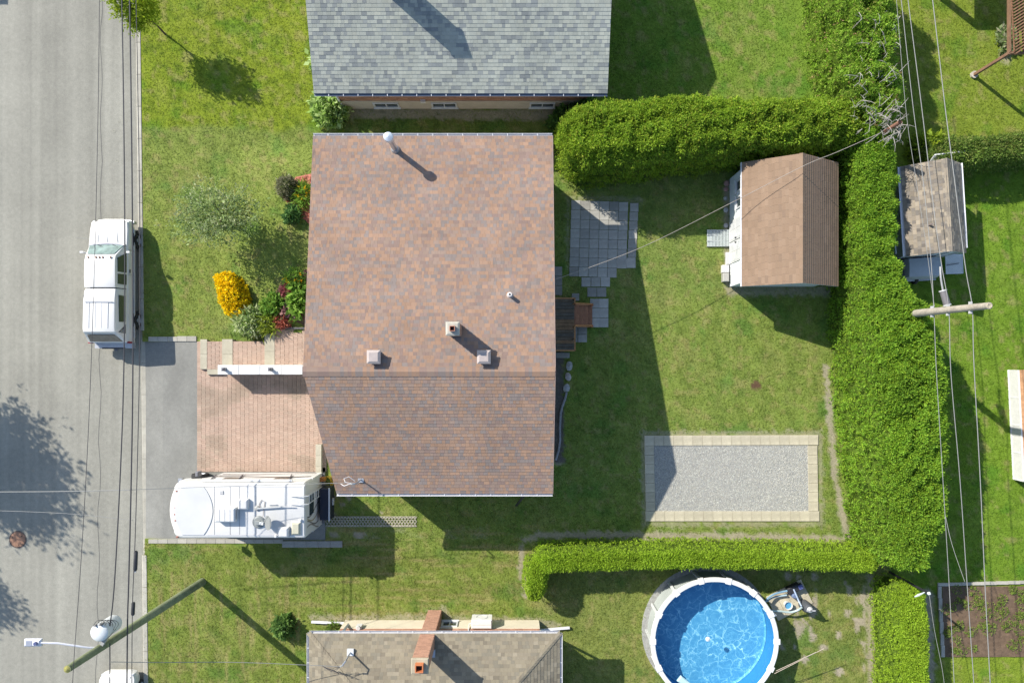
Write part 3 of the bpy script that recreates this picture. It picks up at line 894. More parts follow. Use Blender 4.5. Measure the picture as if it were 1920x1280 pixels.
WT_GREY = (.3, .26, .2, .16, .08)
v2 = Vector((0, ry - ey, rz_ - ez))
shingle_slope(rf2, (0, ey, ez + off), (1, 0, 0), v2, lambda v: hx0, lambda v: hx1, v2.length - .02, PAL_GREY, WT_GREY, 0, expo=.15, th=.013, wset=(.13, .17, .22, .28))
v2b = Vector((0, -(ry - ey), rz_ - ez))
shingle_slope(rf2, (0, 2 * ry - ey, ez + off), (-1, 0, 0), v2b, lambda v: -hx1, lambda v: -hx0, v2.length - .02, PAL_GREY, WT_GREY, 0, expo=.33, th=.014, wset=(.5, .66))
gutter(H2, (hx0, ey - .002, ez - .01), (hx1, ey - .002, ez - .01), (0, -1, 0), col=(.16, .2, .27), w=.12)
wy = 472 / 40.0; ax0, ax1 = (648 - 960) / 40.0, (1100 - 960) / 40.0
mb = MB(); mb.box(ax0, ax1, wy, 2 * ry - wy, .93, 2.75, (1, 1, 1)); mb.mesh([(ax0, wy, 2.75), (ax0, ry, rz_ - .3), (ax0, 2 * ry - wy, 2.75), (ax1, wy, 2.75), (ax1, ry, rz_ - .3), (ax1, 2 * ry - wy, 2.75)], [(2, 1, 0), (3, 4, 5)])
wb(mb, 'wall', M_mortar, H2)
brick_face(H2, ax0, ax1, .95, 2.62, wy, -1, [(.36, .19, .12), (.33, .17, .11), (.40, .215, .14)])
mb = MB(); mb.box(ax0 - .015, ax1 + .015, wy - .03, 2 * ry - wy, -.2, .93); wb(mb, 'foundation', mat('parging', (.44, .38, .30), .95, n1=(2, .1), n2=(25, .08)), H2)
for wxp in (728, 835, 1016):
    window(H2, ((wxp - 960) / 40.0, wy - .03, .5), 1.05, .42, 'x', -1)
wb(MB().box((794 - 960) / 40., (803 - 960) / 40., wy - .12, wy - .002, .92, 1.12, (.75, .72, .7)), 'vent_hood', M_col, H2)
wb(MB().box((825 - 960) / 40., (888 - 960) / 40., wy - .07, wy - .002, 1.62, 1.75, (.6, .6, .62)), 'window_sill', M_col, H2)
mb = MB(); mb.beam((ax0 - .03, wy - .03, .05), (ax0 - .03, wy - .03, 2.4), .09, .07, (.85, .85, .85)); mb.beam((ax0 - .03, wy - .03, 2.4), (ax0 - .25, ey, 2.66), .09, .07, (.85, .85, .85)); wb(mb, 'downspout', M_col, H2)
# chimney stands beyond the picture; its shadow lies on the roof
cx, cy = (752 - 960) / 40., 15.55
mb = MB(); mb.box(cx - .33, cx + .33, cy - .3, cy + .3, 3.6, 6.0, (.4, .2, .13)); c2 = wb(mb, 'chimney', M_brick, H2)
MB().box(cx - .38, cx + .38, cy - .35, cy + .35, 6.0, 6.1, (1, 1, 1)).build('cap', M_conc, c2)

# ------------------------------------------------ south house: beige hip roof
H3 = thing('hip_roofed_house', 'low house with beige hip roof, white gutters and brick side chimney', 'house', (-3.4, -15.3, 0))
ez = 2.8; ey = -467 / 40.; hx0, hx1 = -347 / 40., 82 / 40.
run = 4.4; sl = math.tan(R(19)); rz_ = ez + run * sl
ry0 = ey - run; ey1 = ey - 2 * run
mb = MB()
vs = [(hx0, ey, ez), (hx1, ey, ez), (hx1, ey1, ez), (hx0, ey1, ez), (hx0 + run, ry0, rz_), (hx1 - run, ry0, rz_)]
vs += [(x, y, ez - .16) for x, y, z in vs[:4]]
mb.mesh(vs, [(0, 4, 5, 1), (1, 5, 2), (2, 5, 4, 3), (3, 4, 0), (6, 7, 8, 9), (0, 1, 7, 6), (1, 2, 8, 7), (2, 3, 9, 8), (3, 0, 6, 9)])
rf3 = wb(mb, 'roof', mat('beige_edge', (.3, .27, .2), .8), H3)
PAL_BEIGE = [(0.22, 0.19, 0.135), (0.20, 0.172, 0.125), (0.18, 0.16, 0.12), (0.24, 0.208, 0.152), (0.165, 0.142, 0.105)]
WT_B = (.3, .27, .2, .15, .08)
hyp = run / math.cos(math.atan(sl)); cs = run / hyp
vN = Vector((0, -run, rz_ - ez)); vE = Vector((-run, 0, rz_ - ez)); vW = Vector((run, 0, rz_ - ez)); vS = Vector((0, run, rz_ - ez))
kw = dict(expo=.15, th=.014, wset=(.15, .2, .26))
shingle_slope(rf3, (0, ey, ez + off), (-1, 0, 0), vN, lambda v: -hx1 + v * cs, lambda v: -hx0 - v * cs, hyp - .02, PAL_BEIGE, WT_B, 0, **kw)
shingle_slope(rf3, (hx1, 0, ez + off), (0, 1, 0), vE, lambda v: ey1 + v * cs, lambda v: ey - v * cs, hyp - .02, PAL_BEIGE, WT_B, 0, **kw)
shingle_slope(rf3, (hx0, 0, ez + off), (0, -1, 0), vW, lambda v: -ey + v * cs, lambda v: -ey1 - v * cs, hyp - .02, PAL_BEIGE, WT_B, 0, **kw)
shingle_slope(rf3, (0, ey1, ez + off), (1, 0, 0), vS, lambda v: hx0 + v * cs, lambda v: hx1 - v * cs, hyp - .02, PAL_BEIGE, WT_B, 0, expo=.32, th=.013, wset=(.6,))
for (A, B, n1, n2) in (((hx0, ey, ez + .015), (hx0 + run, ry0, rz_ + .015), Vector((0, 1, -sl)), Vector((-1, 0, -sl))), ((hx1, ey, ez + .015), (hx1 - run, ry0, rz_ + .015), Vector((0, 1, -sl)), Vector((1, 0, -sl)))):
    ridge_caps(rf3, A, B, None, .2, PAL_BEIGE, WT_B, n1, n2, step=.16, skirt=.15)
for A, B, o_ in (((hx0, ey + .002, ez - .01), (hx1, ey + .002, ez - .01), (0, 1, 0)), ((hx0 - .002, ey, ez - .012), (hx0 - .002, ey1, ez - .012), (-1, 0, 0)), ((hx1 + .002, ey, ez - .012), (hx1 + .002, ey1, ez - .012), (1, 0, 0))):
    gutter(H3, A, B, o_)
wyn = -488 / 40.; ax0, ax1 = (648 - 960) / 40., (1010 - 960) / 40.
mb = MB(); mb.box(ax0, ax1, ey1 + .5, wyn, .9, 2.7); wb(mb, 'wall', M_mortar, H3)
mb = MB(); mb.box(ax0 - .012, ax1 + .012, ey1 + .49, wyn + .03, -.2, .95); wb(mb, 'foundation', mat('pale_parging', (.58, .52, .40), .95, n1=(2, .06), n2=(25, .06)), H3)
brick_face(H3, ax0, ax1, .97, 2.6, wyn, 1, [(.40, .215, .14), (.36, .19, .13), (.44, .25, .17)], skip=[((803 - 960) / 40., (829 - 960) / 40., 0, 9)])
window(H3, ((845 - 960) / 40., wyn + .03, .52), .62, .5, 'x', 1)
# outside chimney
cx0, cx1 = (803 - 960) / 40., (828 - 960) / 40.; cy0, cy1 = -490 / 40., -468 / 40.
mb = MB(); mb.box(cx0 + .01, cx1 - .01, cy0 + .01, cy1 - .01, -.1, 5.2, (.5, .45, .38)); c3 = wb(mb, 'chimney', M_brick, H3)
mb = MB(); z = 0.0; j = 0
while z < 5.15:
    for a0, a1, f in ((cx0, cx1, 'n'), (cx0, cx1, 's'), (cy0, cy1, 'e'), (cy0, cy1, 'w')):
        a = a0 - (.1 if j % 2 else 0)
        while a < a1 - .02:
            b0, b1 = max(a, a0), min(a + .2, a1); a += .2
            if b1 - b0 < .03: continue
            c = tuple(np.array((.40, .225, .155)) * random.uniform(.85, 1.15)); e = .004
            if f == 'n': mb.box(b0 + e, b1 - e, cy1 - .012, cy1 + .004, z + .004, z + .066, c)
            if f == 's': mb.box(b0 + e, b1 - e, cy0 - .004, cy0 + .012, z + .004, z + .066, c)
            if f == 'e': mb.box(cx1 - .012, cx1 + .004, b0 + e, b1 - e, z + .004, z + .066, c)
            if f == 'w': mb.box(cx0 - .004, cx0 + .012, b0 + e, b1 - e, z + .004, z + .066, c)
    z += .07; j += 1
o = mb.build('brick_field', M_brick, c3); o['kind'] = 'stuff'
mb = MB(); mb.bbox(cx0 - .03, cx1 + .03, cy0 - .03, cy1 + .03, 5.18, 5.28, .03, (.95, .88, .75)); mb.build('cap', M_conc, c3)
mcx, mcy = (cx0 + cx1) / 2, (cy0 + cy1) / 2
mb = MB()
for a0, a1, b0, b1 in ((-.16, .16, -.16, -.12), (-.16, .16, .12, .16), (-.16, -.12, -.12, .12), (.12, .16, -.12, .12)):
    mb.box(mcx + a0, mcx + a1, mcy + b0, mcy + b1, 5.2, 5.5, (.6, .2, .08))
f3 = mb.build('flue', M_col, c3); MB().box(mcx - .12, mcx + .12, mcy - .12, mcy + .12, 5.2, 5.29, (.03, .012, .008)).build('flue_floor', M_col, f3)
MB().box(cx0 - .05, cx1 + .05, cy0 - .35, cy0 - .002, 2.9, 3.12, (.45, .47, .48)).build('flashing', M_metal, c3)
# heat pump hung on the wall
A = W(885, 1150, .9)
hp = thing('wall_heat_pump', 'boxy white heat pump unit mounted beside the brick chimney wall', 'heat pump', ((905 - 960) / 40., wyn + .28, .5))
mb = MB(); mb.bbox(-.46, .46, -.2, .2, 0, .68, .03, (.80, .79, .74)); hb = mb.build('casing', M_col, hp)
mb = MB(); mb.tube([(.25 * math.cos(t), .205, .33 + .25 * math.sin(t)) for t in np.linspace(0, 2 * math.pi, 20)], .012, 5, (.5, .5, .5)); mb.build('fan_guard', M_col, hb)
MB().box(-.40, .40, -.02, .0, .682, .69, (.6, .6, .57)).build('top_seam', M_col, hb)
for s in (-.35, .35): MB().box(s - .02, s + .02, -.26, .2, -.06, 0, (.6, .6, .6)).build('bracket', M_col, hp)
MB().tube([(-.46, -.1, .2), (-.58, -.15, .25), (-.6, -.2, .5), (-.58, -.27, .9)], .025, 6, (.7, .7, .68)).build('pipe', M_col, hp, True)
# meter box and mast
mt = thing('electric_meter', 'small white electric meter box on the south house wall', 'meter', ((682 - 960) / 40., wyn + .08, .75))
MB().bbox(-.12, .12, -.08, .08, 0, .35, .02, (.78, .76, .72)).build('box', M_col, mt); MB().lathe([(.1, .36), (.09, .42)], 12, (0, .02), (.6, .6, .58)).build('dial', M_col, mt)
pm = W(656, 1224, 3.2); 
mb = MB(); mb.tube([(pm.x, pm.y, 2.9), (pm.x, pm.y, 4.0), (pm.x - .1, pm.y - .12, 4.1), (pm.x - .2, pm.y - .2, 4.0)], .035, 8, (.6, .6, .6)); m3 = wb(mb, 'service_mast', M_metal, H3, True)
MB().box(pm.x - .14, pm.x + .14, pm.y - .14, pm.y + .14, 3.04, 3.14, (.7, .7, .7)).build('flashing', M_trim, m3)
for k in range(3):
    MB().tube([(pm.x - .2, pm.y - .2, 4.0), (pm.x - .5, pm.y - .3 - k * .1, 3.9), (pm.x - .6 + k * .3, pm.y - .5 - k * .08, 3.8), (pm.x - 1.0, pm.y - .3, 3.75)], .01, 5).build('wire_loop', M_cable, m3)
SERV3 = Vector((pm.x - .2, pm.y - .2, 4.0))
# downspouts with long outlets
mb = MB(); mb.beam(W(655, 1168, .12), W(584, 1165, .12), .1, .08, (.8, .8, .82)); mb.beam(W(655, 1168, .14), W(641, 1186, 2.6), .1, .08, (.8, .8, .82)); wb(mb, 'downspout', M_col, H3)
mb = MB(); mb.beam(W(1008, 1181, .12), W(1068, 1176, .12), .1, .08, (.8, .8, .82)); mb.beam(W(1012, 1180, .14), W(1014, 1187, 2.6), .1, .08, (.8, .8, .82)); wb(mb, 'downspout', M_col, H3)

# ------------------------------------------------ garden shed with brown roof
S1 = thing('garden_shed', 'white garden shed with brown shingle roof, double doors and two windows', 'shed', (486.5 / 40, (346 + 129) / 80., 0))
x0, x1, y0, y1 = 402 / 40., 571 / 40., 129 / 40., 346 / 40.; xm = (x0 + x1) / 2; ez, rz_ = 2.1, 3.43
mb = MB(); vs = [(x0, y0, ez), (xm, y0, rz_), (x1, y0, ez), (x0, y1, ez), (xm, y1, rz_), (x1, y1, ez)]; vs += [(a, b, c - .09) for a, b, c in vs]
mb.mesh(vs, [(0, 1, 4, 3), (1, 2, 5, 4), (6, 9, 10, 7), (7, 10, 11, 8), (0, 6, 7, 1), (1, 7, 8, 2), (3, 4, 10, 9), (4, 5, 11, 10), (0, 3, 9, 6), (2, 8, 11, 5)]); rfs = wb(mb, 'roof', M_trim, S1)
PAL_SH = [(0.225, 0.155, 0.105), (0.215, 0.149, 0.101), (0.232, 0.162, 0.111), (0.203, 0.142, 0.099)]
vv = Vector((xm - x0, 0, rz_ - ez)); vr = Vector((xm - x1, 0, rz_ - ez))
kw = dict(expo=.14, th=.012, wset=(.3,), jit=.05)
shingle_slope(rfs, (x0, 0, ez + off), (0, -1, 0), vv, lambda v: -y1, lambda v: -y0, vv.length - .01, PAL_SH, (.4, .3, .2, .1), 150, **kw)
shingle_slope(rfs, (x1, 0, ez + off), (0, 1, 0), vr, lambda v: y0, lambda v: y1, vr.length - .01, PAL_SH, (.4, .3, .2, .1), 150, **dict(kw, th=.026, expo=.15))
ridge_caps(rfs, (xm, y0, rz_ + .012), (xm, y1, rz_ + .012), None, .2, PAL_SH, (.4, .3, .2, .1), -vv.normalized(), -vr.normalized(), step=.15, skirt=.13)
a0, a1, b0, b1 = 408 / 40., 562 / 40., 138 / 40., 338 / 40.
mb = MB(); mb.box(a0, a1, b0, b1, -.05, 2.05); mb.mesh([(a0, b0, 2.05), ((a0 + a1) / 2, b0, 3.3), (a1, b0, 2.05), (a0, b1, 2.05), ((a0 + a1) / 2, b1, 3.3), (a1, b1, 2.05)], [(0, 2, 1), (3, 4, 5)]); wb(mb, 'wall', mat('shed_white', (.55, .57, .56), .6, n1=(4, .05)), S1)
for k in range(14):
    sb = MB(); z = .12 + k * .135
    sb.mesh([(a0 - .022, b0 - .02, z), (a0 - .008, b0 - .02, z + .13), (a0 - .008, b1 + .02, z + .13), (a0 - .022, b1 + .02, z), (a0, b0 - .02, z), (a0, b1 + .02, z)], [(0, 1, 2, 3), (0, 3, 5, 4)], (.84, .87, .86)); wb(sb, 'siding_board', M_col, S1)
    sb = MB(); sb.mesh([(a0 - .02, b0 - .022, z), (a1, b0 - .022, z), (a1, b0 - .008, z + .13), (a0 - .02, b0 - .008, z + .13), (a0 - .02, b0, z), (a1, b0, z)], [(0, 1, 2, 3), (0, 4, 5, 1)], (.8, .83, .83)); wb(sb, 'siding_board', M_col, S1)
for yy in (362, 392): window(S1, (a0 - .02, (675 - yy) / 40., 1.45), .42, .62, 'y', -1, panes=1)
for i, (ya, yb) in enumerate(((418, 456), (458, 496))):
    A, B = (675 - yb) / 40., (675 - ya) / 40.
    dd = wb(MB().box(a0 - .055, a0 - .02, A, B, .12, 1.98, (.88, .88, .9)), 'door', M_white, S1)
    for z0, z1 in ((.2, .95), (1.05, 1.9)):
        for q in (0, 1): MB().box(a0 - .063, a0 - .0551, A + .06 + q * (B - A - .06) / 2, A + (q + 1) * (B - A - .06) / 2, z0, z1).build('door_panel', M_trim, dd)
    MB().box(a0 - .1, a0 - .056, (A + .06 if i == 0 else B - .1), (A + .1 if i == 0 else B - .06), 1.0, 1.16).build('handle', M_dark, dd)
wb(MB().box(a0 - .065, a0 - .02, (675 - 498) / 40., (675 - 416) / 40., 1.985, 2.04, (.5, .5, .52)), 'door_header', M_col, S1)
mb = MB(); mb.beam((x0 - .012, y0, ez - .03), (x0 - .012, y1, ez - .03), .02, .12, (.9, .9, .92)); wb(mb, 'fascia', M_col, S1)
rp = thing('perforated_ramp', 'perforated pale green metal ramp at the shed doors', 'ramp', ((1346 - 960) / 40., (675 - 447) / 40., .0))
for k in range(3):
    mb = MB(); ya = -.39 + k * .262; yb = ya + .255
    for i in range(17):
        xx = -.52 + i * .065; zz = .06 + .1 * (xx + .52) / 1.1
        mb.box(xx, xx + .036, ya, yb, zz - .015, zz, (.62, .68, .66))
    for q in range(6): mb.box(-.52, .56, ya + q * .047, ya + q * .047 + .022, .045, .058, (.6, .66, .64))
    mb.box(-.53, .57, ya, ya + .012, .0, .1, (.66, .7, .69)); mb.box(-.53, .57, yb - .012, yb, .0, .1, (.66, .7, .69))
    mb.build('ramp_plank', M_col, rp)
for k, (px, py, s, c, lb) in enumerate(((1362, 344, .14, (.4, .24, .2), 'small reddish stone at the shed foot'), (1361, 355, .12, (.36, .2, .17), 'dark red stone lying against the white shed'), (1360, 372, .1, (.36, .36, .34), 'grey pebble by the shed wall under the windows'), (1361, 394, .13, (.4, .4, .38), 'flat grey stone below the shed window'), (1361, 423, .12, (.45, .43, .4), 'pale stone beside the metal ramp'))):
    mb = MB(); mb.lathe([(s * .7, 0), (s, s * .35), (s * .8, s * .7), (s * .3, s * .85)], 7, col=c); o = mb.build('stone', M_stone, None, True); o.location = G(px, py, -.02); o.rotation_euler = (0, 0, k); tag(o, lb, 'stone')
# plank of timber and blocks along the shed foot
for k, (ya, yb, w, lb) in enumerate(((474, 497, .12, 'narrow grey block row along the shed foot'), (498, 512, .16, 'white flat box against the shed wall corner'), (513, 529, .14, 'grey concrete block at the shed corner'))):
    A = G(1358 if k else 1364, (ya + yb) / 2); o = MB().bbox(-w, w, -(yb - ya) / 80., (yb - ya) / 80., 0, .2 + .05 * k, .02, ((.6, .6, .58), (.75, .75, .74), (.45, .44, .4))[k]).build('foot_block', M_col); o.location = A; tag(o, lb, 'block')

# ------------------------------------------------ weathered neighbour shed
rzS = R(3.5); c = W(1752, 395, 2.4); c = Vector((740 / 40., 264 / 40., 0))
S2 = thing('weathered_shed', 'old shed with mossy curled grey shingles and white gutters under the cables', 'shed', c, rzS)
hw, hl = 1.3, 1.98; ez, rz_ = 2.0, 2.95
xm = .12
mb = MB(); vs = [(-hw, -hl, ez), (xm, -hl, rz_), (hw, -hl, ez), (-hw, hl, ez), (xm, hl, rz_), (hw, hl, ez)]; vs += [(a, b, z - .1) for a, b, z in vs]
mb.mesh(vs, [(0, 1, 4, 3), (1, 2, 5, 4), (6, 9, 10, 7), (7, 10, 11, 8), (0, 6, 7, 1), (1, 7, 8, 2), (3, 4, 10, 9), (4, 5, 11, 10), (0, 3, 9, 6), (2, 8, 11, 5)]); rf = mb.build('roof', M_trim, S2)
PAL_W = [(0.235, 0.20, 0.155), (0.20, 0.175, 0.14), (0.265, 0.225, 0.17), (0.16, 0.142, 0.12)]
vv = Vector((xm + hw, 0, rz_ - ez)); vr = Vector((xm - hw, 0, rz_ - ez))
kw = dict(expo=.15, th=.04, wset=(.13, .17, .21), jit=.2)
shingle_slope(rf, (-hw, 0, ez + off), (0, -1, 0), vv, lambda v: -hl, lambda v: hl, vv.length - .01, PAL_W, (.3, .3, .2, .2), 130, **kw)
shingle_slope(rf, (hw, 0, ez + off), (0, 1, 0), vr, lambda v: -hl, lambda v: hl, vr.length - .01, PAL_W, (.3, .3, .2, .2), 130, **kw)
ridge_caps(rf, (xm, -hl, rz_ + .012), (xm, hl, rz_ + .012), None, .2, PAL_W, (.3, .3, .2, .2), -vv.normalized(), -vr.normalized(), step=.2, skirt=.17)
mb = MB(); mb.box(-hw + .12, hw - .12, -hl + .1, hl - .1, -.05, 1.95); mb.mesh([(-hw + .12, -hl + .1, 1.95), (xm, -hl + .1, 2.8), (hw - .12, -hl + .1, 1.95), (-hw + .12, hl - .1, 1.95), (xm, hl - .1, 2.8), (hw - .12, hl - .1, 1.95)], [(0, 2, 1), (3, 4, 5)]); mb.build('wall', mat('pale_blue_wall', (.5, .54, .56), .7, n1=(4, .08)), S2)
for x, s, l in ((hw + .002, 1, 1.75), (-hw - .002, -1, 1.95)):
    pr = [(0.0, 0), (0.0, .1), (.09, .1), (.13, 0.0), (.115, 0.0), (.08, .085), (.015, .085), (.015, 0)]
    g = MB(); g.loft([[(x + s * a, y, ez - .01 - b) for a, b in pr] for y in (-l, hl)], (.9, .9, .93)); g.build('gutter', M_col, S2, fixn=True)
MB().beam((-hw - .22, -hl + .2, 1.6), (-hw - .22, hl - .6, 1.6), .05, .05, (.75, .78, .82)).build('rail', M_col, S2)
MB().lathe([(.04, 2.3), (.04, 2.75)], 8, (-.55, -.75), (.25, .2, .18)).build('vent_pipe', M_col, S2)
for k in range(5):
    MB().box(-hw + .13 + k * .6, -hw + .19 + k * .6, -hl + .06, -hl + .1, .05, 1.9).build('batten', M_trim, S2)
# ---------------------------------------------------------------- vehicles
def wheel(root, x, y, side, r=.36, w=.22, hub=(.55, .55, .56)):
    """wheel with its axle along x; side +1 = outer face at +x"""
    t = MB(); pr = [(r * .62, -w / 2), (r * .93, -w / 2), (r, -w * .32), (r, w * .32), (r * .93, w / 2), (r * .62, w / 2)]
    def ring(pr, n, col):
        secs = []
        for k in range(n):
            a = 2 * math.pi * k / n
            secs.append([(side * p[1], p[0] * math.cos(a), r + p[0] * math.sin(a)) for p in pr])
        m = MB()
        for k in range(n):
            m.loft([secs[k], secs[(k + 1) % n]], col, closed=False, caps=False)
        return m
    o = ring(pr, 22, (1, 1, 1)).build('wheel', M_rubber, root, True, fixn=True)
    o.location = (x, y, 0)
    m = ring([(.01, w * .36), (r * .2, w * .42), (r * .26, w * .22), (r * .55, w * .2), (r * .6, w * .48), (r * .64, w * .48), (r * .64, 0)], 22, hub)
    for k in range(5):
        a = 2 * math.pi * k / 5
        m.box(side * w * .2 - .004, side * w * .2 + .03, -.02, .02, r - .02, r + .02, (.2, .2, .2))
    m.build('rim', M_metal, o, True)
    return o

def sec(y, pts):                       # mirrored cross section from half points (x, z), x >= 0
    return [(x, y, z) for x, z in pts] + [(-x, y, z) for x, z in pts[::-1]]

def quadpanel(mb, pts, d=.006, col=(1, 1, 1)):
    """a thin raised panel on the quad pts"""
    p = [Vector(q) for q in pts]; n = (p[1] - p[0]).cross(p[-1] - p[0]).normalized()
    k = len(p)
    vs = [q + n * d for q in p] + [q - n * .004 for q in p]
    mb.mesh(vs, [tuple(range(k))] + [(i, k + i, k + (i + 1) % k, (i + 1) % k) for i in range(k)], col)

M_tint = mat('tinted_glass', (0.035, 0.05, 0.045), .06, spec=.9)
M_wind = mat('windscreen', (0.20, 0.27, 0.25), .08, spec=.8, n1=(3, .35))
TR = thing('pickup_truck', 'white pickup truck with white fibreglass bed cap parked along the kerb', 'pickup', (-18.36, 3.51, -.12))
mb = MB()
def low(y, zt, wb_, cr, zs=.42): return sec(y, [(wb_ * .95, zs), (wb_ * 1.02, .62), (wb_ * 1.02, .84), (wb_ * .985, zt - .05), (wb_ * .93, zt), (wb_ * .5, zt + cr), (wb_ * .12, zt + cr * 1.15)])
mb.loft([low(2.84, .90, .80, .02, .5), low(2.78, .98, .855, .03), low(2.4, 1.03, .90, .05), low(1.75, 1.10, .915, .05), low(1.6, 1.10, .915, .0), low(-.28, 1.12, .915, .0), low(-.30, 1.10, .915, .0), low(-2.66, 1.10, .905, .0), low(-2.72, 1.06, .89, .0, .5)])
body = mb.build('body', M_carw, TR, True, fixn=True)
mb = MB()
gh = lambda y, zt, wb_, wt, cr: sec(y, [(wb_, 1.09), (wt + .03, zt - .1), (wt, zt - .02), (wt * .9, zt), (wt * .4, zt + cr)])
mb.loft([sec(1.74, [(.84, 1.09), (.83, 1.10), (.8, 1.11), (.72, 1.12), (.3, 1.13)]), gh(1.16, 1.68, .86, .67, .015), gh(.95, 1.74, .87, .675, .02), gh(.2, 1.76, .88, .685, .025), gh(-.2, 1.75, .88, .68, .02), sec(-.27, [(.88, 1.09), (.72, 1.62), (.69, 1.70), (.62, 1.73), (.28, 1.745)])])
cab = mb.build('cab', M_carw, TR, True, fixn=True)
mb = MB(); quadpanel(mb, [(-.76, 1.66, 1.185), (-.4, 1.69, 1.165), (0, 1.70, 1.16), (.4, 1.69, 1.165), (.76, 1.66, 1.185), (.60, 1.22, 1.62), (.3, 1.2, 1.645), (-.3, 1.2, 1.645), (-.60, 1.22, 1.62)][::-1], .035)
ws = mb.build('windshield', M_wind, TR)
mb = MB(); mb.tube([(-.79, 1.68, 1.2), (-.4, 1.73, 1.18), (0, 1.75, 1.175), (.4, 1.73, 1.18), (.79, 1.68, 1.2)], .02, 6, (.16, .18, .3)); mb.build('cowl_trim', M_col, ws)
for s in (-.42, .25): MB().tube([(s, 1.73, 1.2), (s + .3, 1.6, 1.30)], .012, 5).build('wiper', M_dark, ws)
for s in (1, -1):
    def side_x(z): return s * (.875 + (z - 1.09) * (.70 - .875) / (1.64 - 1.09))
    mb = MB(); P = [(side_x(1.14), 1.33, 1.16), (side_x(1.14), .45, 1.16), (side_x(1.6), .45, 1.6), (side_x(1.6), 1.07, 1.6)]
    quadpanel(mb, P if s < 0 else P[::-1], .03); mb.build('side_window', M_tint, TR)
    mb = MB(); P = [(side_x(1.14), .36, 1.16), (side_x(1.14), -.1, 1.16), (side_x(1.6), -.1, 1.6), (side_x(1.6), .36, 1.6)]
    quadpanel(mb, P if s < 0 else P[::-1], .03); mb.build('side_window', M_tint, TR)
    mb = MB(); mb.box(*sorted((s * .93, s * .945)), .38, .39, .5, 1.08, (.3, .3, .3)); mb.box(*sorted((s * .93, s * .945)), 1.5, 1.51, .5, 1.06, (.3, .3, .3)); mb.box(*sorted((s * .93, s * .96)), .46, .62, .97, 1.01, (.05, .05, .05))
    d = mb.build('door_seam', M_col, TR); d['kind'] = 'stuff'
    MB().box(*sorted((s * .92, s * .965)), -2.5, 2.5, .60, .68, (.62, .62, .62)).build('side_moulding', M_col, TR)
    for y in (2.05, -1.66):
        a = MB(); pts = [(s * .928, y + .44 * math.cos(t), .38 + .41 * math.sin(t)) for t in np.linspace(-.15, math.pi + .15, 15)]
        pts2 = [(s * .95, q[1], q[2]) for q in pts]
        a.mesh(pts + pts2, [tuple(range(15, 30)) if s > 0 else tuple(range(29, 14, -1))] + [(i, i + 1, 16 + i, 15 + i) for i in range(14)], (.02, .02, .022)); a.build('wheel_arch', M_col, TR)
        wheel(TR, s * .865, y, s, .36, .24, hub=(.8, .8, .8))
    m = MB(); m.tube([(s * .9, 1.32, 1.18), (s * 1.0, 1.36, 1.25)], .018, 6, (.7, .7, .7)); m.box(*sorted((s * .98, s * 1.12)), 1.32, 1.40, 1.16, 1.36, (.8, .8, .8)); m.build('side_mirror', M_col, TR)
    MB().bbox(*sorted((s * .60, s * .84)), 2.80, 2.87, .66, .86, .01, (.75, .77, .78)).build('headlight', M_col, TR)
    MB().box(*sorted((s * .84, s * .93)), -2.745, -2.66, .78, 1.06, (.35, .02, .03)).build('tail_light', M_col, TR)
for x in (-.5, -.15, 0, .15, .5): MB().bbox(x - .028, x + .028, 1.02, 1.1, 1.73, 1.785, .012, (.36, .19, .13)).build('cab_light', M_col, TR)
for x in (-.45, 0, .45): MB().beam((x * .8, 2.7, 1.035), (x, 1.85, 1.165), .012, .012, (.66, .66, .66)).build('hood_crease', M_col, TR)
MB().loft([sec(2.98, [(.5, .42), (.5, .6)]), sec(2.9, [(.92, .40), (.92, .62)]), sec(2.78, [(.93, .40), (.93, .62)])], (.5, .5, .52)).build('front_bumper', M_metal, TR, fixn=True)
bp = MB().box(-.9, .9, -2.96, -2.70, .42, .60, (.4, .4, .42)).build('rear_bumper', M_metal, TR)
MB().box(-.55, .5, -2.99, -2.93, .61, .63, (.04, .04, .05)).build('step_pad', M_col, bp); MB().box(-.05, .05, -3.08, -2.9, .36, .44, (.2, .2, .22)).build('hitch', M_col, bp)
MB().box(-.72, .72, 2.84, 2.875, .66, .86, (.06, .06, .065)).build('grille', M_col, TR)
# bed cap
mb = MB()
cp = lambda y, zt, wb_, wt: sec(y, [(wb_, 1.10), (wb_ - .01, 1.17), (wt + .05, zt - .1), (wt, zt - .02), (wt - .07, zt), (wt * .3, zt + .02)])
mb.loft([cp(-.31, 1.66, .87, .66), cp(-.42, 1.73, .885, .68), cp(-.85, 1.80, .89, .69), cp(-2.1, 1.84, .89, .70), cp(-2.25, 1.80, .89, .70), cp(-2.32, 1.7, .89, .71)])
capo = mb.build('bed_cap', M_carw, TR, True, fixn=True)
mb = MB(); mb.loft([sec(-2.31, [(.89, 1.10), (.885, 1.17), (.76, 1.6), (.70, 1.69)]), sec(-2.70, [(.88, 1.10), (.87, 1.12), (.86, 1.13), (.8, 1.135)])]); mb.build('cap_rear', M_carw, capo, True, fixn=True)
mb = MB(); quadpanel(mb, [(.74, -2.655, 1.19), (-.74, -2.655, 1.19), (-.60, -2.37, 1.64), (.60, -2.37, 1.64)][::-1], .02); mb.build('rear_window', mat('rear_glass', (.16, .145, .12), .15, spec=.7, n1=(5, .3)), capo)
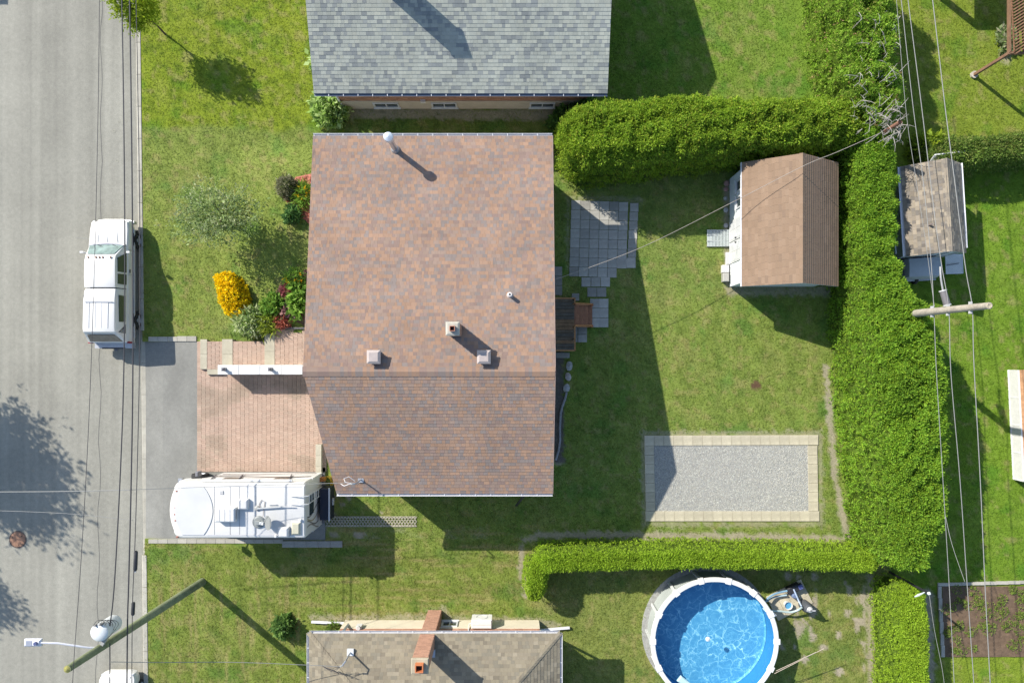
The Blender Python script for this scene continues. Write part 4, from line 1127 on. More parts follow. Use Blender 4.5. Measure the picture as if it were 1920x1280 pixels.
for s in (1, -1):
    def cx_(z): return s * (.88 + (z - 1.17) * (.745 - .88) / (1.72 - 1.17))
    mb = MB(); P = [(cx_(1.25), -.62, 1.25), (cx_(1.25), -1.78, 1.25), (cx_(1.6), -1.8, 1.6), (cx_(1.6), -.60, 1.6)]; quadpanel(mb, P if s < 0 else P[::-1], .025); mb.build('cap_window', M_tint, capo)
    mb = MB(); P = [(cx_(1.22), -1.9, 1.22), (cx_(1.22), -2.3, 1.22), (cx_(1.62), -2.26, 1.62)]; quadpanel(mb, P if s < 0 else P[::-1], .008, (.05, .05, .06)); v = mb.build('cap_vent', M_col, capo)
    for k in range(5): MB().beam((cx_(1.26) + s * .006, -1.98 - k * .06, 1.25), (cx_(1.5) + s * .006, -2.04 - k * .05, 1.36 + k * .05), .02, .02, (.75, .75, .72)).build('louvre', M_col, v)
for x in (-.42, -.14, .14, .42): MB().beam((x, -.95, 1.826), (x, -2.08, 1.862), .03, .016, (.72, .72, .72)).build('roof_rib', M_col, capo)
MB().beam((-.62, -.92, 1.845), (.62, -.92, 1.845), .035, .03, (.5, .52, .56)).build('roof_bar', M_col, capo)
MB().tube([(-.88, 2.0, 1.1), (-.9, 1.9, 1.95)], .006, 4).build('antenna', M_metal, TR)

# second car, only its nose in view
CR = thing('parked_car', 'white car with rounded nose parked along the kerb by the streetlight pole', 'car', ((233 - 960) / 40., (675 - 1250) / 40. - 2.2, -.12))
mb = MB()
def cs(y, w, zs, zb, zt): return sec(y, [(w * .92, zs), (w, zs + .14), (w, zb - .1), (w * .95, zb), (w * .7, zt), (w * .25, zt + .015)])
mb.loft([cs(2.2, .55, .32, .58, .62), cs(2.12, .74, .25, .66, .70), cs(1.9, .84, .22, .72, .78), cs(1.3, .88, .2, .84, .92), cs(.8, .89, .2, .9, .96), cs(-1.5, .89, .2, .93, .98), cs(-2.0, .86, .24, .9, .95), cs(-2.2, .75, .32, .8, .84)]); mb.build('body', M_carw, CR, True, fixn=True)
mb = MB(); g2 = lambda y, zt, wb_, wt: sec(y, [(wb_, .92), (wt + .04, zt - .08), (wt, zt), (wt * .4, zt + .02)])
mb.loft([g2(.95, .95, .8, .74), g2(.3, 1.38, .83, .62), g2(-.6, 1.43, .83, .62), g2(-1.5, .98, .8, .7)]); mb.build('cabin', M_carw, CR, True, fixn=True)
mb = MB(); quadpanel(mb, [(-.68, .86, 1.02), (.68, .86, 1.02), (.55, .36, 1.35), (-.55, .36, 1.35)][::-1], .03); mb.build('windshield', M_wind, CR)
for s in (1, -1):
    MB().bbox(*sorted((s * .48, s * .74)), 1.98, 2.13, .6, .69, .02, (.7, .72, .74)).build('headlight', M_col, CR)
    for y in (1.4, -1.4): wheel(CR, s * .8, y, s, .31, .2)
    mb = MB(); mb.beam((s * .62, 2.04, .735), (s * .5, .9, .985), .014, .014, (.45, .46, .48)); mb.build('hood_gap', M_col, CR)
    mb = MB(); P = [(s * .80, .55, 1.02), (s * .80, -1.0, 1.02), (s * .66, -.8, 1.36), (s * .66, .25, 1.36)]; quadpanel(mb, P if s < 0 else P[::-1], .02); mb.build('side_window', M_tint, CR)

# motor home
M_mhw = mat('coach_gelcoat', (.57, .565, .54), .4, n1=(1.1, .05), n2=(14, .035))
MH = thing('motor_home', 'white motor home with rounded cabover, rooftop boxes and rear ladder on the drive', 'motor home', ((492.5 - 960) / 40., (675 - 930.5) / 40., .0))
def outline(x0, x1, hw, rf, rr=.06, n=7, bulge=.18):
    p = []
    for k in range(n + 1):
        t = k / n * math.pi / 2
        p.append((x0 + bulge + rf - rf * math.cos(t) * 1.0 - bulge * math.cos(t) * .0 - rf * 0, hw - rf + rf * math.sin(t)))
    f = p[0][0]
    left = [(f - bulge * (1 - ((i / 4.) ** 2)), (hw - rf) * (i / 4.)) for i in range(-4, 5)]
    pts = left[:-1] + p + [(x1 - rr, hw), (x1, hw - rr), (x1, -hw + rr), (x1 - rr, -hw)]
    pts += [(a, -b) for a, b in p[::-1]][:-1]
    return pts
mb = MB(); lv = []
for z, sh, nose in ((1.85, .02, .45), (2.0, .0, .18), (2.4, 0, .03), (2.75, 0, 0), (2.88, .015, .04), (2.96, .05, .12), (3.0, .12, .26)):
    lv.append([(x, y, z) for x, y in outline(-2.95 + nose, 2.9 - sh * .4, 1.19 - sh, .32)])
mb.loft(lv); mb.build('coach_upper', M_mhw, MH, True, fixn=True)
mb = MB(); mb.bbox(-1.65, 2.895, -1.188, 1.188, .35, 1.86, .004); mb.build('coach_lower', M_mhw, MH)
mb = MB()
def vs_(x, w, zb, zt): return [(x, w, zb), (x, w, zt - .1), (x, w * .9, zt), (x, -w * .9, zt), (x, -w, zt - .1), (x, -w, zb)]
mb.loft([vs_(-3.55, .75, .45, .95), vs_(-3.4, .92, .4, 1.1), vs_(-2.75, .98, .4, 1.22), vs_(-1.66, 1.0, .4, 1.25)]); mb.build('hood', M_mhw, MH, True, fixn=True)
mb = MB(); mb.loft([[(-2.75, .85, 1.2), (-2.75, -.85, 1.2), (-1.66, -.95, 1.2), (-1.66, .95, 1.2)], [(-2.3, .72, 1.9), (-2.3, -.72, 1.9), (-1.66, -.85, 1.9), (-1.66, .85, 1.9)]]); mb.build('windshield', M_wind, MH, fixn=True)
MB().box(-3.68, -3.5, -.95, .95, .4, .58, (.4, .4, .4)).build('front_bumper', M_metal, MH)
for s in (1, -1):
    wheel_parent = MH
    for x in (-2.75, 1.3):
        o = wheel(MH, 0, 0, 1, .38, .24); o.rotation_euler = (0, 0, R(90) if s > 0 else R(-90)); o.location = (x, s * 1.02, 0)
    m = MB(); m.tube([(-2.2, s * .98, 1.35), (-2.35, s * 1.25, 1.4)], .025, 6, (.1, .1, .1)); m.bbox(-2.42, -2.28, *sorted((s * 1.2, s * 1.42)), 1.28, 1.62, .03, (.22, .22, .24)); m.build('side_mirror', M_col, MH)
    # flowing side stripes
    for k, (z, c) in enumerate(((1.45, (.13, .10, .09)), (1.6, (.36, .32, .28)), (.8, (.2, .17, .15)))):
        m = MB(); pts = [(x, s * 1.194, z + .18 * math.sin(x * 1.1 + k)) for x in np.linspace(-1.5, 2.7, 18)]
        for a, b in zip(pts[:-1], pts[1:]):
            h = .035 + .05 * abs(math.sin(a[0] * .9 + k)); m.mesh([(a[0], a[1], a[2] - h), (b[0], b[1], b[2] - h), (b[0], b[1], b[2] + h), (a[0], a[1], a[2] + h)], [(0, 1, 2, 3)], c)
        m.build('side_stripe', M_col, MH)
    for x, w in ((-.6, .8), (1.6, .7)):
        m = MB(); m.box(x - w / 2, x + w / 2, *sorted((s * 1.185, s * 1.2)), 1.75, 2.3); m.build('side_window', M_tint, MH)
o = MB().tube([(-1.55, 1.245, 2.83), (2.3, 1.245, 2.83)], .06, 8, (.8, .8, .82)).build('awning_roll', M_white, MH, True)
for x in (-1.3, -.1, 2.1): MB().beam((x, 1.21, 2.8), (x - .35, 1.23, 1.2), .045, .03, (.16, .15, .17)).build('awning_arm', M_col, o)
# rear wall: window, stripes, ladder
MB().box(2.89, 2.905, -.35, .55, 1.75, 2.4).build('rear_window', M_tint, MH)
for k in range(4):
    m = MB(); pts = [(2.902, -.2 - .25 * k + .2 * math.sin(z * 2 + k), z) for z in np.linspace(1.0, 2.7, 10)]
    for a, b in zip(pts[:-1], pts[1:]): m.mesh([(a[0], a[1] - .03, a[2]), (a[0], a[1] + .03, a[2]), (b[0], b[1] + .03, b[2]), (b[0], b[1] - .03, b[2])], [(0, 1, 2, 3)], ((.12, .1, .1), (.4, .33, .2), (.2, .18, .17), (.3, .26, .22))[k])
    m.build('rear_stripe', M_col, MH)
ld = MB(); ld.tube([(2.3, .62, 3.03), (2.75, .62, 3.12), (3.02, .62, 3.0), (3.02, .62, 1.0)], .02, 6); ld = ld.build('ladder_rail', M_trim, MH, True)
ld2 = MB().tube([(2.3, .27, 3.03), (2.75, .27, 3.12), (3.02, .27, 3.0), (3.02, .27, 1.0)], .02, 6).build('ladder_rail', M_trim, MH, True)
for k in range(6): MB().tube([(3.02, .27, 1.1 + k * .33), (3.02, .62, 1.1 + k * .33)], .015, 6).build('ladder_rung', M_trim, MH)
MB().box(2.9, 3.1, -.9, -.72, .5, .8, (.5, .18, .04)).build('tail_light', M_col, MH)
MB().box(2.9, 3.1, .85, 1.02, .5, .8, (.5, .18, .04)).build('tail_light', M_col, MH)
MB().box(2.88, 3.02, -1.15, 1.15, .3, .46, (.2, .2, .2)).build('rear_bumper', M_col, MH)
bx_ = MB().bbox(3.03, 3.48, -.82, .62, .5, 1.3, .03, (.022, .026, .045)).build('cargo_box', M_col, MH)
MB().box(3.44, 3.50, -.84, .64, 1.28, 1.34, (.7, .7, .72)).build('lid_rim', M_col, bx_); MB().box(3.5, 3.56, -.2, .1, .8, .95, (.6, .6, .6)).build('latch_plate', M_col, bx_); MB().box(2.85, 3.5, -.1, .1, .4, .5, (.1, .1, .1)).build('hitch_bar', M_col, bx_)
ox, oy = MH.location.x, MH.location.y
def L3(px, py, z=3.0): p = W(px, py, z); return p.x - ox, p.y - oy
# raised front cap skin with a curved rear edge, roof seams
mb = MB(); ptsc = []
for t in np.linspace(-1, 1, 13): ptsc.append((-1.02 - .38 * t * t, 1.02 * t))
for t in np.linspace(1, -1, 9): ptsc.append((-2.62 + .3 * t * t, 1.02 * t))
mb.prism(ptsc, 2.99, 3.03); mb.build('front_cap', mat('cap_gelcoat', (.52, .52, .51), .2, coat=.5, n1=(1.2, .06)), MH)
for px in (402, 431.5, 449, 480):
    x, _ = L3(px, 950); MB().box(x - .01, x + .01, -1.02, 1.02, 3.0, 3.008, (.38, .38, .38)).build('roof_seam', M_col, MH)
for y in (-1.03, 1.03): MB().box(-1.3, 2.75, y - .012, y + .012, 3.0, 3.012, (.6, .6, .62)).build('roof_trim', M_col, MH)
for px, py in ((332, 920), (330, 951), (329, 963.5), (330, 975), (333, 1006)):
    x, y = L3(px, py, 2.95); MB().bbox(x - .04, x + .04, y - .03, y + .03, 2.85, 3.02, .01, (.36, .14, .10)).build('marker_light', M_col, MH)
def rbox(name, x0, x1, y0, y1, h, m, col, b=.05, sub=None):
    a = L3(x0, y1, 3.0 + h); c = L3(x1, y0, 3.0 + h)
    o = MB().bbox(a[0], c[0], a[1], c[1], 2.995, 3.0 + h, b, col).build(name, m, MH); return o, a, c
o, a, c = rbox('air_conditioner', 402, 440, 952, 979, .34, M_col, (.74, .74, .72), .05)
for k in range(3): MB().box(a[0] + .2 + k * .22, a[0] + .22 + k * .22, a[1] + .05, c[1] - .05, 3.34, 3.348, (.5, .5, .5)).build('cover_rib', M_col, o)
MB().box(c[0] - .01, c[0] + .012, a[1] + .1, c[1] - .1, 3.1, 3.26, (.4, .4, .4)).build('intake_grille', M_col, o)
o, a, c = rbox('roof_vent', 445.5, 464, 936, 955, .2, M_col, (.74, .74, .72), .04); MB().box(a[0] + .06, c[0] - .06, a[1] + .06, c[1] - .06, 3.2, 3.212, (.68, .68, .66)).build('lid', M_col, o)
o, a, c = rbox('roof_vent', 521, 540, 988.5, 1007, .22, M_col, (.74, .74, .72), .04); MB().box(a[0] + .06, c[0] - .06, a[1] + .06, c[1] - .06, 3.22, 3.232, (.68, .68, .66)).build('lid', M_col, o)
o, a, c = rbox('skylight', 545.5, 564.5, 977.5, 1003, .05, M_col, (.7, .68, .6), .02); MB().bbox(a[0] + .04, c[0] - .04, a[1] + .04, c[1] - .04, 3.045, 3.13, .05, (.55, .53, .40)).build('dome', M_col, o)
for px, py in ((564, 974), (518, 1004)):
    x, y = L3(px, py); MB().lathe([(.05, 3.0), (.05, 3.08), (.065, 3.09), (.04, 3.12)], 10, (x, y), (.75, .75, .74)).build('vent_cap', M_col, MH)
x, y = L3(416, 923); MB().bbox(x - .08, x + .08, y - .08, y + .08, 2.99, 3.03, .01, (.5, .5, .5)).build('cable_plate', M_col, MH)
# batwing antenna boom
x0, y0 = L3(484, 952); x1, y1 = L3(552, 948.5)
o = MB().beam((x0, y0, 3.09), (x1 - .5, y1, 3.10), .05, .05, (.55, .56, .55)).build('antenna_boom', M_col, MH); MB().beam((x1 - .6, y1, 3.10), (x1, y1, 3.10), .03, .03, (.6, .6, .6)).build('antenna_tip', M_col, o); MB().lathe([(.11, 3.0), (.11, 3.06), (.05, 3.1)], 12, (x0 - .03, y0), (.4, .4, .38)).build('antenna_base', M_col, o)
MB().beam((x0 + .45, y1 + .08, 3.05), (x0 + .8, y1 + .08, 3.05), .03, .03, (.65, .65, .65)).build('boom_rest', M_col, o)
xk, yk = L3(495, 940); xq, yq = L3(494, 967)
MB().tube([(x0 + .1, y0, 3.05), (xk - .2, yk - .1, 3.03), (xk - .1, yk + .08, 3.03), (xk + .05, yk, 3.03), (xk, yk - .3, 3.03), (xq, yq, 3.05)], .013, 5, (.25, .22, .22)).build('antenna_cable', M_col, MH)
# satellite dish
x, y = L3(485.5, 978); o = MB().lathe([(.26, 3.0), (.26, 3.05), (.2, 3.09), (.1, 3.1)], 22, (x, y), (.26, .28, .27)).build('dish_turntable', M_col, MH)
MB().beam((x, y, 3.12), (x + .28, y - .02, 3.2), .12, .1, (.6, .62, .6)).build('dish_arm', M_col, o); MB().bbox(x - .08, x + .1, y - .1, y + .08, 3.09, 3.2, .02, (.3, .32, .31)).build('dish_motor', M_col, o)
xd, yd = L3(503, 979, 3.25)
sd = []
for r_, d_ in ((.02, .06), (.15, .045), (.27, 0.0), (.28, -.015)):
    sd.append([(xd + .72 * r_ * math.cos(t) - d_ * .5, yd + r_ * 1.1 * math.sin(t), 3.32 + r_ * .55 * math.cos(t) + d_ * -.8) for t in np.linspace(0, 2 * math.pi, 20, endpoint=False)])
MB().loft(sd, (.26, .27, .26)).build('dish', M_col, o, True)

# box trailer beyond the top left corner; only its shadow reaches the street
TL = thing('box_trailer', 'tall blue box trailer standing across the street at the frame edge', 'trailer', G(-190, -130, -.12))
MB().bbox(-1.2 - .6, 2.0, -1.0, 2.4, .55, 2.75, .03, (.2, .3, .42)).build('box', M_col, TL)
for s in (-1, 1): wheel(TL, s * 1.2, .5, s, .33, .2)
MB().beam((0, 2.4, .6), (0, 3.4, .5), .1, .1, (.2, .2, .2)).build('tow_bar', M_col, TL)

# ---------------------------------------------------------------- front steps and parapet
ST = thing('entry_steps', 'clay paver front steps with beige concrete nosings beside the white wall', 'steps', G(470, 662, 0))
def under(name, o): o.parent = ST; o.location = o.location - ST.location; return o
lev = [(378, 421, .14), (421, 502, .28), (502, 612, .42)]
for i, (xa, xb, z) in enumerate(lev):
    o = MB().box((xa - 960) / 40., (612 - 960) / 40., (675 - 692) / 40., (675 - (640 if i < 2 else 628)) / 40., -.05, z - .03 + i * .0, (1, 1, 1)); o = wb(o, 'step_base', M_sand, ST)
    f = paver_field('paver_blocks', xa + 13, xb, 640 if i < 2 else 618, 692, z - .03, z, None); f.parent = ST; f.location = -ST.location
    w = (13, 20, 19)[i]
    for k in range(2):
        ya = 636 + k * 28 if i < 2 else 626 + k * 33
        s = slab('nosing_slab', ST, xa, xa + w, ya, ya + (28 if i < 2 else 33), -.04, z + .012, tint=(1.06, 1.03, .92)); s.location = s.location - ST.location
s = slab('nosing_slab', ST, 391, 422, 692, 702, -.04, .15, tint=(1.06, 1.03, .92)); s.location = s.location - ST.location
PW = thing('white_parapet_wall', 'long narrow white parapet wall between front steps and drive', 'wall', G(510, 691, 0))
pw0, pw1 = G(427, 0).x, G(640, 0).x; pya, pyb = (675 - 702) / 40. + .02, (675 - 691.5) / 40. + .25
pya = W(0, 702, 1.1).y; pyb = W(0, 684, 1.1).y
wb(MB().box(pw0 + .03, pw1, pya + .03, pyb - .03, -.1, 1.02), 'wall_body', mat('stucco', (.66, .65, .62), .9, n1=(3, .06)), PW)
xx = pw0
for k in range(6):
    xb = min(xx + .96, pw1); wb(MB().bbox(xx + .003, xb - .003, pya, pyb, 1.02, 1.1, .012, (1, 1, 1)), 'coping_piece', M_white, PW); xx = xb
for k, px in enumerate((420, 507)):
    p = W(px, 692, 1.2); 
    lt = thing('wall_lantern', 'small dark lantern on the outer end of the white parapet' if k == 0 else 'small dark lantern midway along the white parapet', 'lantern', (p.x, p.y, 1.1))
    MB().box(-.07, .07, -.07, .07, 0, .03, (.2, .2, .22)).build('base', M_col, lt); MB().box(-.05, .05, -.05, .05, .03, .2, (.5, .52, .55)).build('glass', M_col, lt)
    MB().loft([[(-.08, -.08, .2), (.08, -.08, .2), (.08, .08, .2), (-.08, .08, .2)], [(-.02, -.02, .29), (.02, -.02, .29), (.02, .02, .29), (-.02, .02, .29)]], (.2, .2, .23)).build('hood', M_col, lt)

# ---------------------------------------------------------------- back yard: patio, deck, gravel
PT = thing('slab_patio', 'patio of square grey concrete slabs behind the bungalow', 'patio', G(1130, 445, 0))
def pslab(x, y, w=17.6, h=17.6, t=None, z=.045):
    g = random.uniform(.86, 1.12); g = g * (1 if t is None else t)
    s = slab('paving_slab', PT, x, x + w, y, y + h, -.03, z + random.uniform(-.006, .006), tint=(g * .95, g * .97, g * 1.0), rz=random.uniform(-.012, .012)); s.location = s.location - PT.location
for r in range(8):
    ncol = 6 if r < 7 else 5
    for c_ in range(ncol): pslab(1071 - r * .55 + c_ * 17.8, 376 + r * 17.8 + c_ * .6, t=.8 if (r, c_) in ((0, 1), (0, 4), (7, 0)) else None)
for r in range(7): pslab(1181 - r * .9, 381 + r * 17.0, 16, 16.6, t=.88 if r in (0, 1, 5) else 1)
pslab(1156, 485); pslab(1174, 485)
for c_ in range(3): pslab(1090 + c_ * 18, 520)
for c_ in range(2): pslab(1101 + c_ * 18, 539, t=.8)
for r in range(3):
    for c_ in range(2): pslab(1106 + c_ * 17, 560 + r * 18)
for r in range(2):
    for c_ in range(2): pslab(1066 + c_ * 17.5, 612 + r * 15, 17, 14.5, t=.85)
for r in range(3): pslab(1038, 500 + r * 18, 16, 17.5, t=.7)
pslab(1072, 550, 14, 14, t=.85); pslab(1042, 661, 26, 10, t=.75)

DK = thing('wooden_deck', 'small stained wooden deck with steps at the back door', 'deck', G(1070, 607, 0))
z = .72; a, b = W(1026, 657, z), W(1077, 560, z)
wb(MB().box(a.x, b.x - .06, a.y + .05, b.y - .05, .45, .69, (.15, .09, .05)), 'frame', M_wood, DK)
nb = 15; dy = (b.y - a.y) / nb
for k in range(nb):
    c = np.array(((.16, .105, .06), (.20, .125, .07), (.13, .1, .07), (.11, .095, .075))[random.randrange(4)])
    wb(MB().bbox(a.x, b.x, a.y + k * dy + .006, a.y + (k + 1) * dy - .006, .69, z, .005, tuple(c)), 'deck_board', M_wood, DK)
for (p, q) in ((W(1040, 559, 1.5), W(1078, 559, 1.5)), (W(1078, 612, 1.5), W(1078, 657, 1.5)), (W(1040, 657, 1.5), W(1078, 657, 1.5)), (W(1078, 559, 1.5), W(1078, 567, 1.5))):
    wb(MB().beam(p, q, .06, .05, (.33, .17, .075)), 'handrail', M_wood, DK)
    n = max(1, int((Vector(q) - Vector(p)).length / .5))
    for k in range(n + 1):
        r_ = Vector(p) + (Vector(q) - Vector(p)) * k / n; wb(MB().box(r_.x - .025, r_.x + .025, r_.y - .025, r_.y + .025, .6, 1.49, (.28, .15, .07)), 'baluster', M_wood, DK)
for x, y in ((b.x - .1, a.y + .1), (b.x - .1, b.y - .1), (a.x + .1, a.y + .1), (a.x + .1, b.y - .1)): wb(MB().box(x - .05, x + .05, y - .05, y + .05, -.1, .5, (.2, .12, .06)), 'post', M_wood, DK)
for k in range(4):
    zz = .56 - k * .15; xa = b.x + k * .22
    wb(MB().bbox(xa + .004, xa + .23, W(0, 609, .5).y, W(0, 569, .5).y, zz - .03, zz, .006, tuple(np.array((.33, .155, .085)) * random.uniform(.85, 1.1))), 'stair_tread', M_wood, DK)
for py in (568, 610):
    p0, p1 = W(1077, py, 1.45), W(1111, py + (2 if py < 600 else 0), .95)
    wb(MB().beam(p0, p1, .05, .06, (.42, .19, .07)), 'stair_rail', M_wood, DK); wb(MB().box(p1.x - .03, p1.x + .03, p1.y - .03, p1.y + .03, 0, .98, (.4, .13, .06)), 'newel_post', M_wood, DK)
    wb(MB().beam((b.x, p0.y, .6), (b.x + .9, p0.y, .02), .04, .2, (.35, .17, .08)), 'stringer', M_wood, DK)

GV = thing('gravel_bed', 'rectangular gravel bed framed with beige concrete slabs on the back lawn', 'gravel bed', G(1371, 897, 0))
def gsl(x0, x1, y0, y1):
    g = random.uniform(.94, 1.1); s = slab('border_slab', GV, x0, x1, y0, y1, -.03, .05 + random.uniform(-.004, .004), tint=(1.14 * g, 1.09 * g, .93 * g)); s.location = s.location - GV.location
for k in range(18):
    x = 1208 + k * 18.1; gsl(x, x + 18.1, 816 - k * .06, 835 - k * .06); gsl(x + 2, x + 20.1, 957.5, 976.5)
for k in range(7):
    y = 835 + k * 17.5; gsl(1208 + k * .4, 1226 + k * .4, y, y + 17.4); gsl(1514 + k * .3, 1532 + k * .3, y, y + 17.4)
A, B = G(1225, 959), G(1516, 833)
o = wb(MB().face([(A.x, A.y, .012), (B.x, A.y, .012), (B.x, B.y, .012), (A.x, B.y, .012)]), 'gravel_floor', mat('gravel_dust', (.30, .295, .265), .95, n1=(30, .3), bump=(60, .8, .02)), GV)
n = 26000
gxx = rng.uniform(A.x + .02, B.x - .02, n); gyy = rng.uniform(A.y + .02, B.y - .02, n); r_ = rng.uniform(.010, .025, n); ag = rng.uniform(0, 6.28, n)
Vg = np.zeros((n, 4, 4, 3)); 
ring = [np.stack([gxx + r_ * np.cos(ag + q * 1.5708) * rng.uniform(.7, 1.1, n), gyy + r_ * np.sin(ag + q * 1.5708) * rng.uniform(.7, 1.1, n), np.full(n, .010)], -1) for q in range(4)]
top_ = np.stack([gxx, gyy, .014 + r_ * rng.uniform(.6, 1.1, n)], -1)
Vt = np.stack([np.stack([ring[q], ring[(q + 1) % 4], top_], 1) for q in range(4)], 1).reshape(-1, 3, 3)
pal = np.array([(.41, .41, .36), (.33, .345, .335), (.48, .465, .40), (.23, .24, .24), (.54, .54, .48), (.39, .365, .31)])
Cg = np.repeat(pal[rng.integers(0, 6, n)] * rng.uniform(.8, 1.2, (n, 1)), 4, axis=0)
o = part('gravel_stones', quads_mesh('gravel_stones', Vt, Cg, M_stone, 3), GV); o.location = -GV.location; o['kind'] = 'stuff'

# bed behind the house: edging and stones
BE = thing('bed_edging', 'curved grey border edging of the narrow bed along the back wall', 'edging', G(1050, 790, 0))
pts = [G(x, y, .06) for x, y in ((1062, 735), (1060, 745), (1054, 762), (1051, 775), (1049.5, 800), (1050, 825), (1047, 845), (1042, 862))]
mb = MB(); mb.tube(pts, .055, 8, (.28, .265, .27)); o = wb(mb, 'border_roll', M_stone, BE, True)
for k, (x, y, s, lb) in enumerate(((1067, 686, .2, 'longish pale stone by the deck end of the back bed'), (1065, 706, .19, 'pinkish grey boulder between two others in the back bed'), (1062, 727, .2, 'rounded grey boulder where the bed edging starts'))):
    mb = MB(); bmv = []
    mb.lathe([(s * .75, -.03), (s, s * .3), (s * .9, s * .65), (s * .5, s * .95), (s * .1, s)], 9, col=((.36, .35, .33), (.42, .36, .33), (.37, .36, .35))[k]); o = mb.build('boulder', M_stone, None, True)
    for v in o.data.vertices: v.co += Vector((random.uniform(-1, 1), random.uniform(-1, 1), random.uniform(-.6, .6))) * s * .12
    o.location = G(x, y); o.scale = (.8, 1.2 if k == 0 else 1, .9); tag(o, lb, 'boulder')

# ---------------------------------------------------------------- swimming pool
PC = G(1325, 1181, 0)
PL = thing('swimming_pool', 'round above-ground pool with white rim and clear blue water', 'pool', PC)
Rr = 2.78; zr = 1.3; zw = 1.1
MB().lathe([(3.05, -.02), (3.05, .015), (3.0, .02)], 48, col=(.27, .27, .25)).build('pool_pad', M_stone, PL)
mb = MB(); mb.lathe([(Rr, 0), (Rr, zr - .04)], 64, cap=False, col=(.66, .69, .66)); mb.build('pool_wall', mat('pool_wall_paint', (.33, .36, .34), .5, n1=(1.2, .06)), PL, True)
def caustic_liner_mat():  # pale veins: part liner print, part water-ripple light painted into the colour
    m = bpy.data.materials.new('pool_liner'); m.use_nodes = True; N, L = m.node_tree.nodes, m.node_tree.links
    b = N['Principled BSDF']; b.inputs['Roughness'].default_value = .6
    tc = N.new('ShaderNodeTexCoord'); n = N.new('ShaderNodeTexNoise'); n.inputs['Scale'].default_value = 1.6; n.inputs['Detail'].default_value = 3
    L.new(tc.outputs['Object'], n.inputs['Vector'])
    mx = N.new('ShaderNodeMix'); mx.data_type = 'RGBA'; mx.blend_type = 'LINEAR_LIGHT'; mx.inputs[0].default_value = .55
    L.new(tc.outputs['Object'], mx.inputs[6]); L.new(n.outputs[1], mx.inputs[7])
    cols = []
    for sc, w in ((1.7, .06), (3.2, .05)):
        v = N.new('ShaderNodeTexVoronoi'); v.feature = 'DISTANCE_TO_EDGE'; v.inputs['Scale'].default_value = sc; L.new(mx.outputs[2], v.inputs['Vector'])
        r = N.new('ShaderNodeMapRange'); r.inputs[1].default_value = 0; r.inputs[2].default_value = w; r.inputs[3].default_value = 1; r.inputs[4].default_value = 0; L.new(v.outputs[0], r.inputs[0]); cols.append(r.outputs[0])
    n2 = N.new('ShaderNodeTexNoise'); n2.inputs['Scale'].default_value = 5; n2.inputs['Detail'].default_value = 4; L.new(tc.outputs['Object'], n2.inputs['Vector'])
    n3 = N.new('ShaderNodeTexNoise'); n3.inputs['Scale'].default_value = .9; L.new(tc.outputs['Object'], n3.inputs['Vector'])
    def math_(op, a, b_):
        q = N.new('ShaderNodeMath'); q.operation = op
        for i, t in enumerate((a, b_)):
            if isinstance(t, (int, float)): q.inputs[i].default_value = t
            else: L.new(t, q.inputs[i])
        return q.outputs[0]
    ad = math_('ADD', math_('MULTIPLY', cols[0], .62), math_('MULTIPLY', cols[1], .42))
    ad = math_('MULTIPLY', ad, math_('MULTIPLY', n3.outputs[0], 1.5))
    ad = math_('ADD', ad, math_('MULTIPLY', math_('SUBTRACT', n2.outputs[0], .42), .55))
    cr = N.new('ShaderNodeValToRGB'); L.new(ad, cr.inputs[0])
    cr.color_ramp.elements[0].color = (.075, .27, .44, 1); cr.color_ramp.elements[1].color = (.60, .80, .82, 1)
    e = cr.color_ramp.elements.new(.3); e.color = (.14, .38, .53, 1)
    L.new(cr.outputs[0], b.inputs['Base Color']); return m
M_caustic_liner = caustic_liner_mat()
MB().lathe([(.02, .05), (Rr - .1, .05), (Rr - .03, .12)], 64, cap=False).build('pool_floor', M_caustic_liner, PL, True)
mb = MB(); prl = [(Rr - .015, .05), (Rr - .015, zr - .05)]
mb.lathe(prl, 64, cap=False); mb.build('pool_liner', mat('liner_blue', (.04, .21, .42), .5, n1=(6, .1)), PL, True)
mw = bpy.data.materials.new('pool_water'); mw.use_nodes = True; N, L = mw.node_tree.nodes, mw.node_tree.links
for nd in list(N):
    if nd.type == 'BSDF_PRINCIPLED': N.remove(nd)
tr = N.new('ShaderNodeBsdfTransparent'); tr.inputs[0].default_value = (.80, .93, .98, 1); gl = N.new('ShaderNodeBsdfGlossy'); gl.inputs['Roughness'].default_value = .04
lw = N.new('ShaderNodeLayerWeight'); lw.inputs[0].default_value = .5; pw_ = N.new('ShaderNodeMath'); pw_.operation = 'POWER'; pw_.inputs[1].default_value = 4.0; L.new(lw.outputs['Facing'], pw_.inputs[0]); fr = N.new('ShaderNodeMath'); fr.operation = 'MULTIPLY_ADD'; fr.inputs[1].default_value = .6; fr.inputs[2].default_value = .02; L.new(pw_.outputs[0], fr.inputs[0]); ms = N.new('ShaderNodeMixShader'); bpn = N.new('ShaderNodeBump'); bpn.inputs['Strength'].default_value = .5; bpn.inputs['Distance'].default_value = .05
nz = N.new('ShaderNodeTexNoise'); nz.inputs['Scale'].default_value = 5; nz.inputs['Detail'].default_value = 3; tc = N.new('ShaderNodeTexCoord'); L.new(tc.outputs['Object'], nz.inputs['Vector']); L.new(nz.outputs[0], bpn.inputs['Height'])
L.new(bpn.outputs[0], lw.inputs['Normal']); L.new(bpn.outputs[0], gl.inputs['Normal']); L.new(fr.outputs[0], ms.inputs[0]); L.new(tr.outputs[0], ms.inputs[1]); L.new(gl.outputs[0], ms.inputs[2]); L.new(ms.outputs[0], N['Material Output'].inputs[0])
MB().mesh([((Rr - .016) * math.cos(t), (Rr - .016) * math.sin(t), zw) for t in np.linspace(0, 2 * math.pi, 64, endpoint=False)], [tuple(range(64))]).build('water', mw, PL)
ns = 14
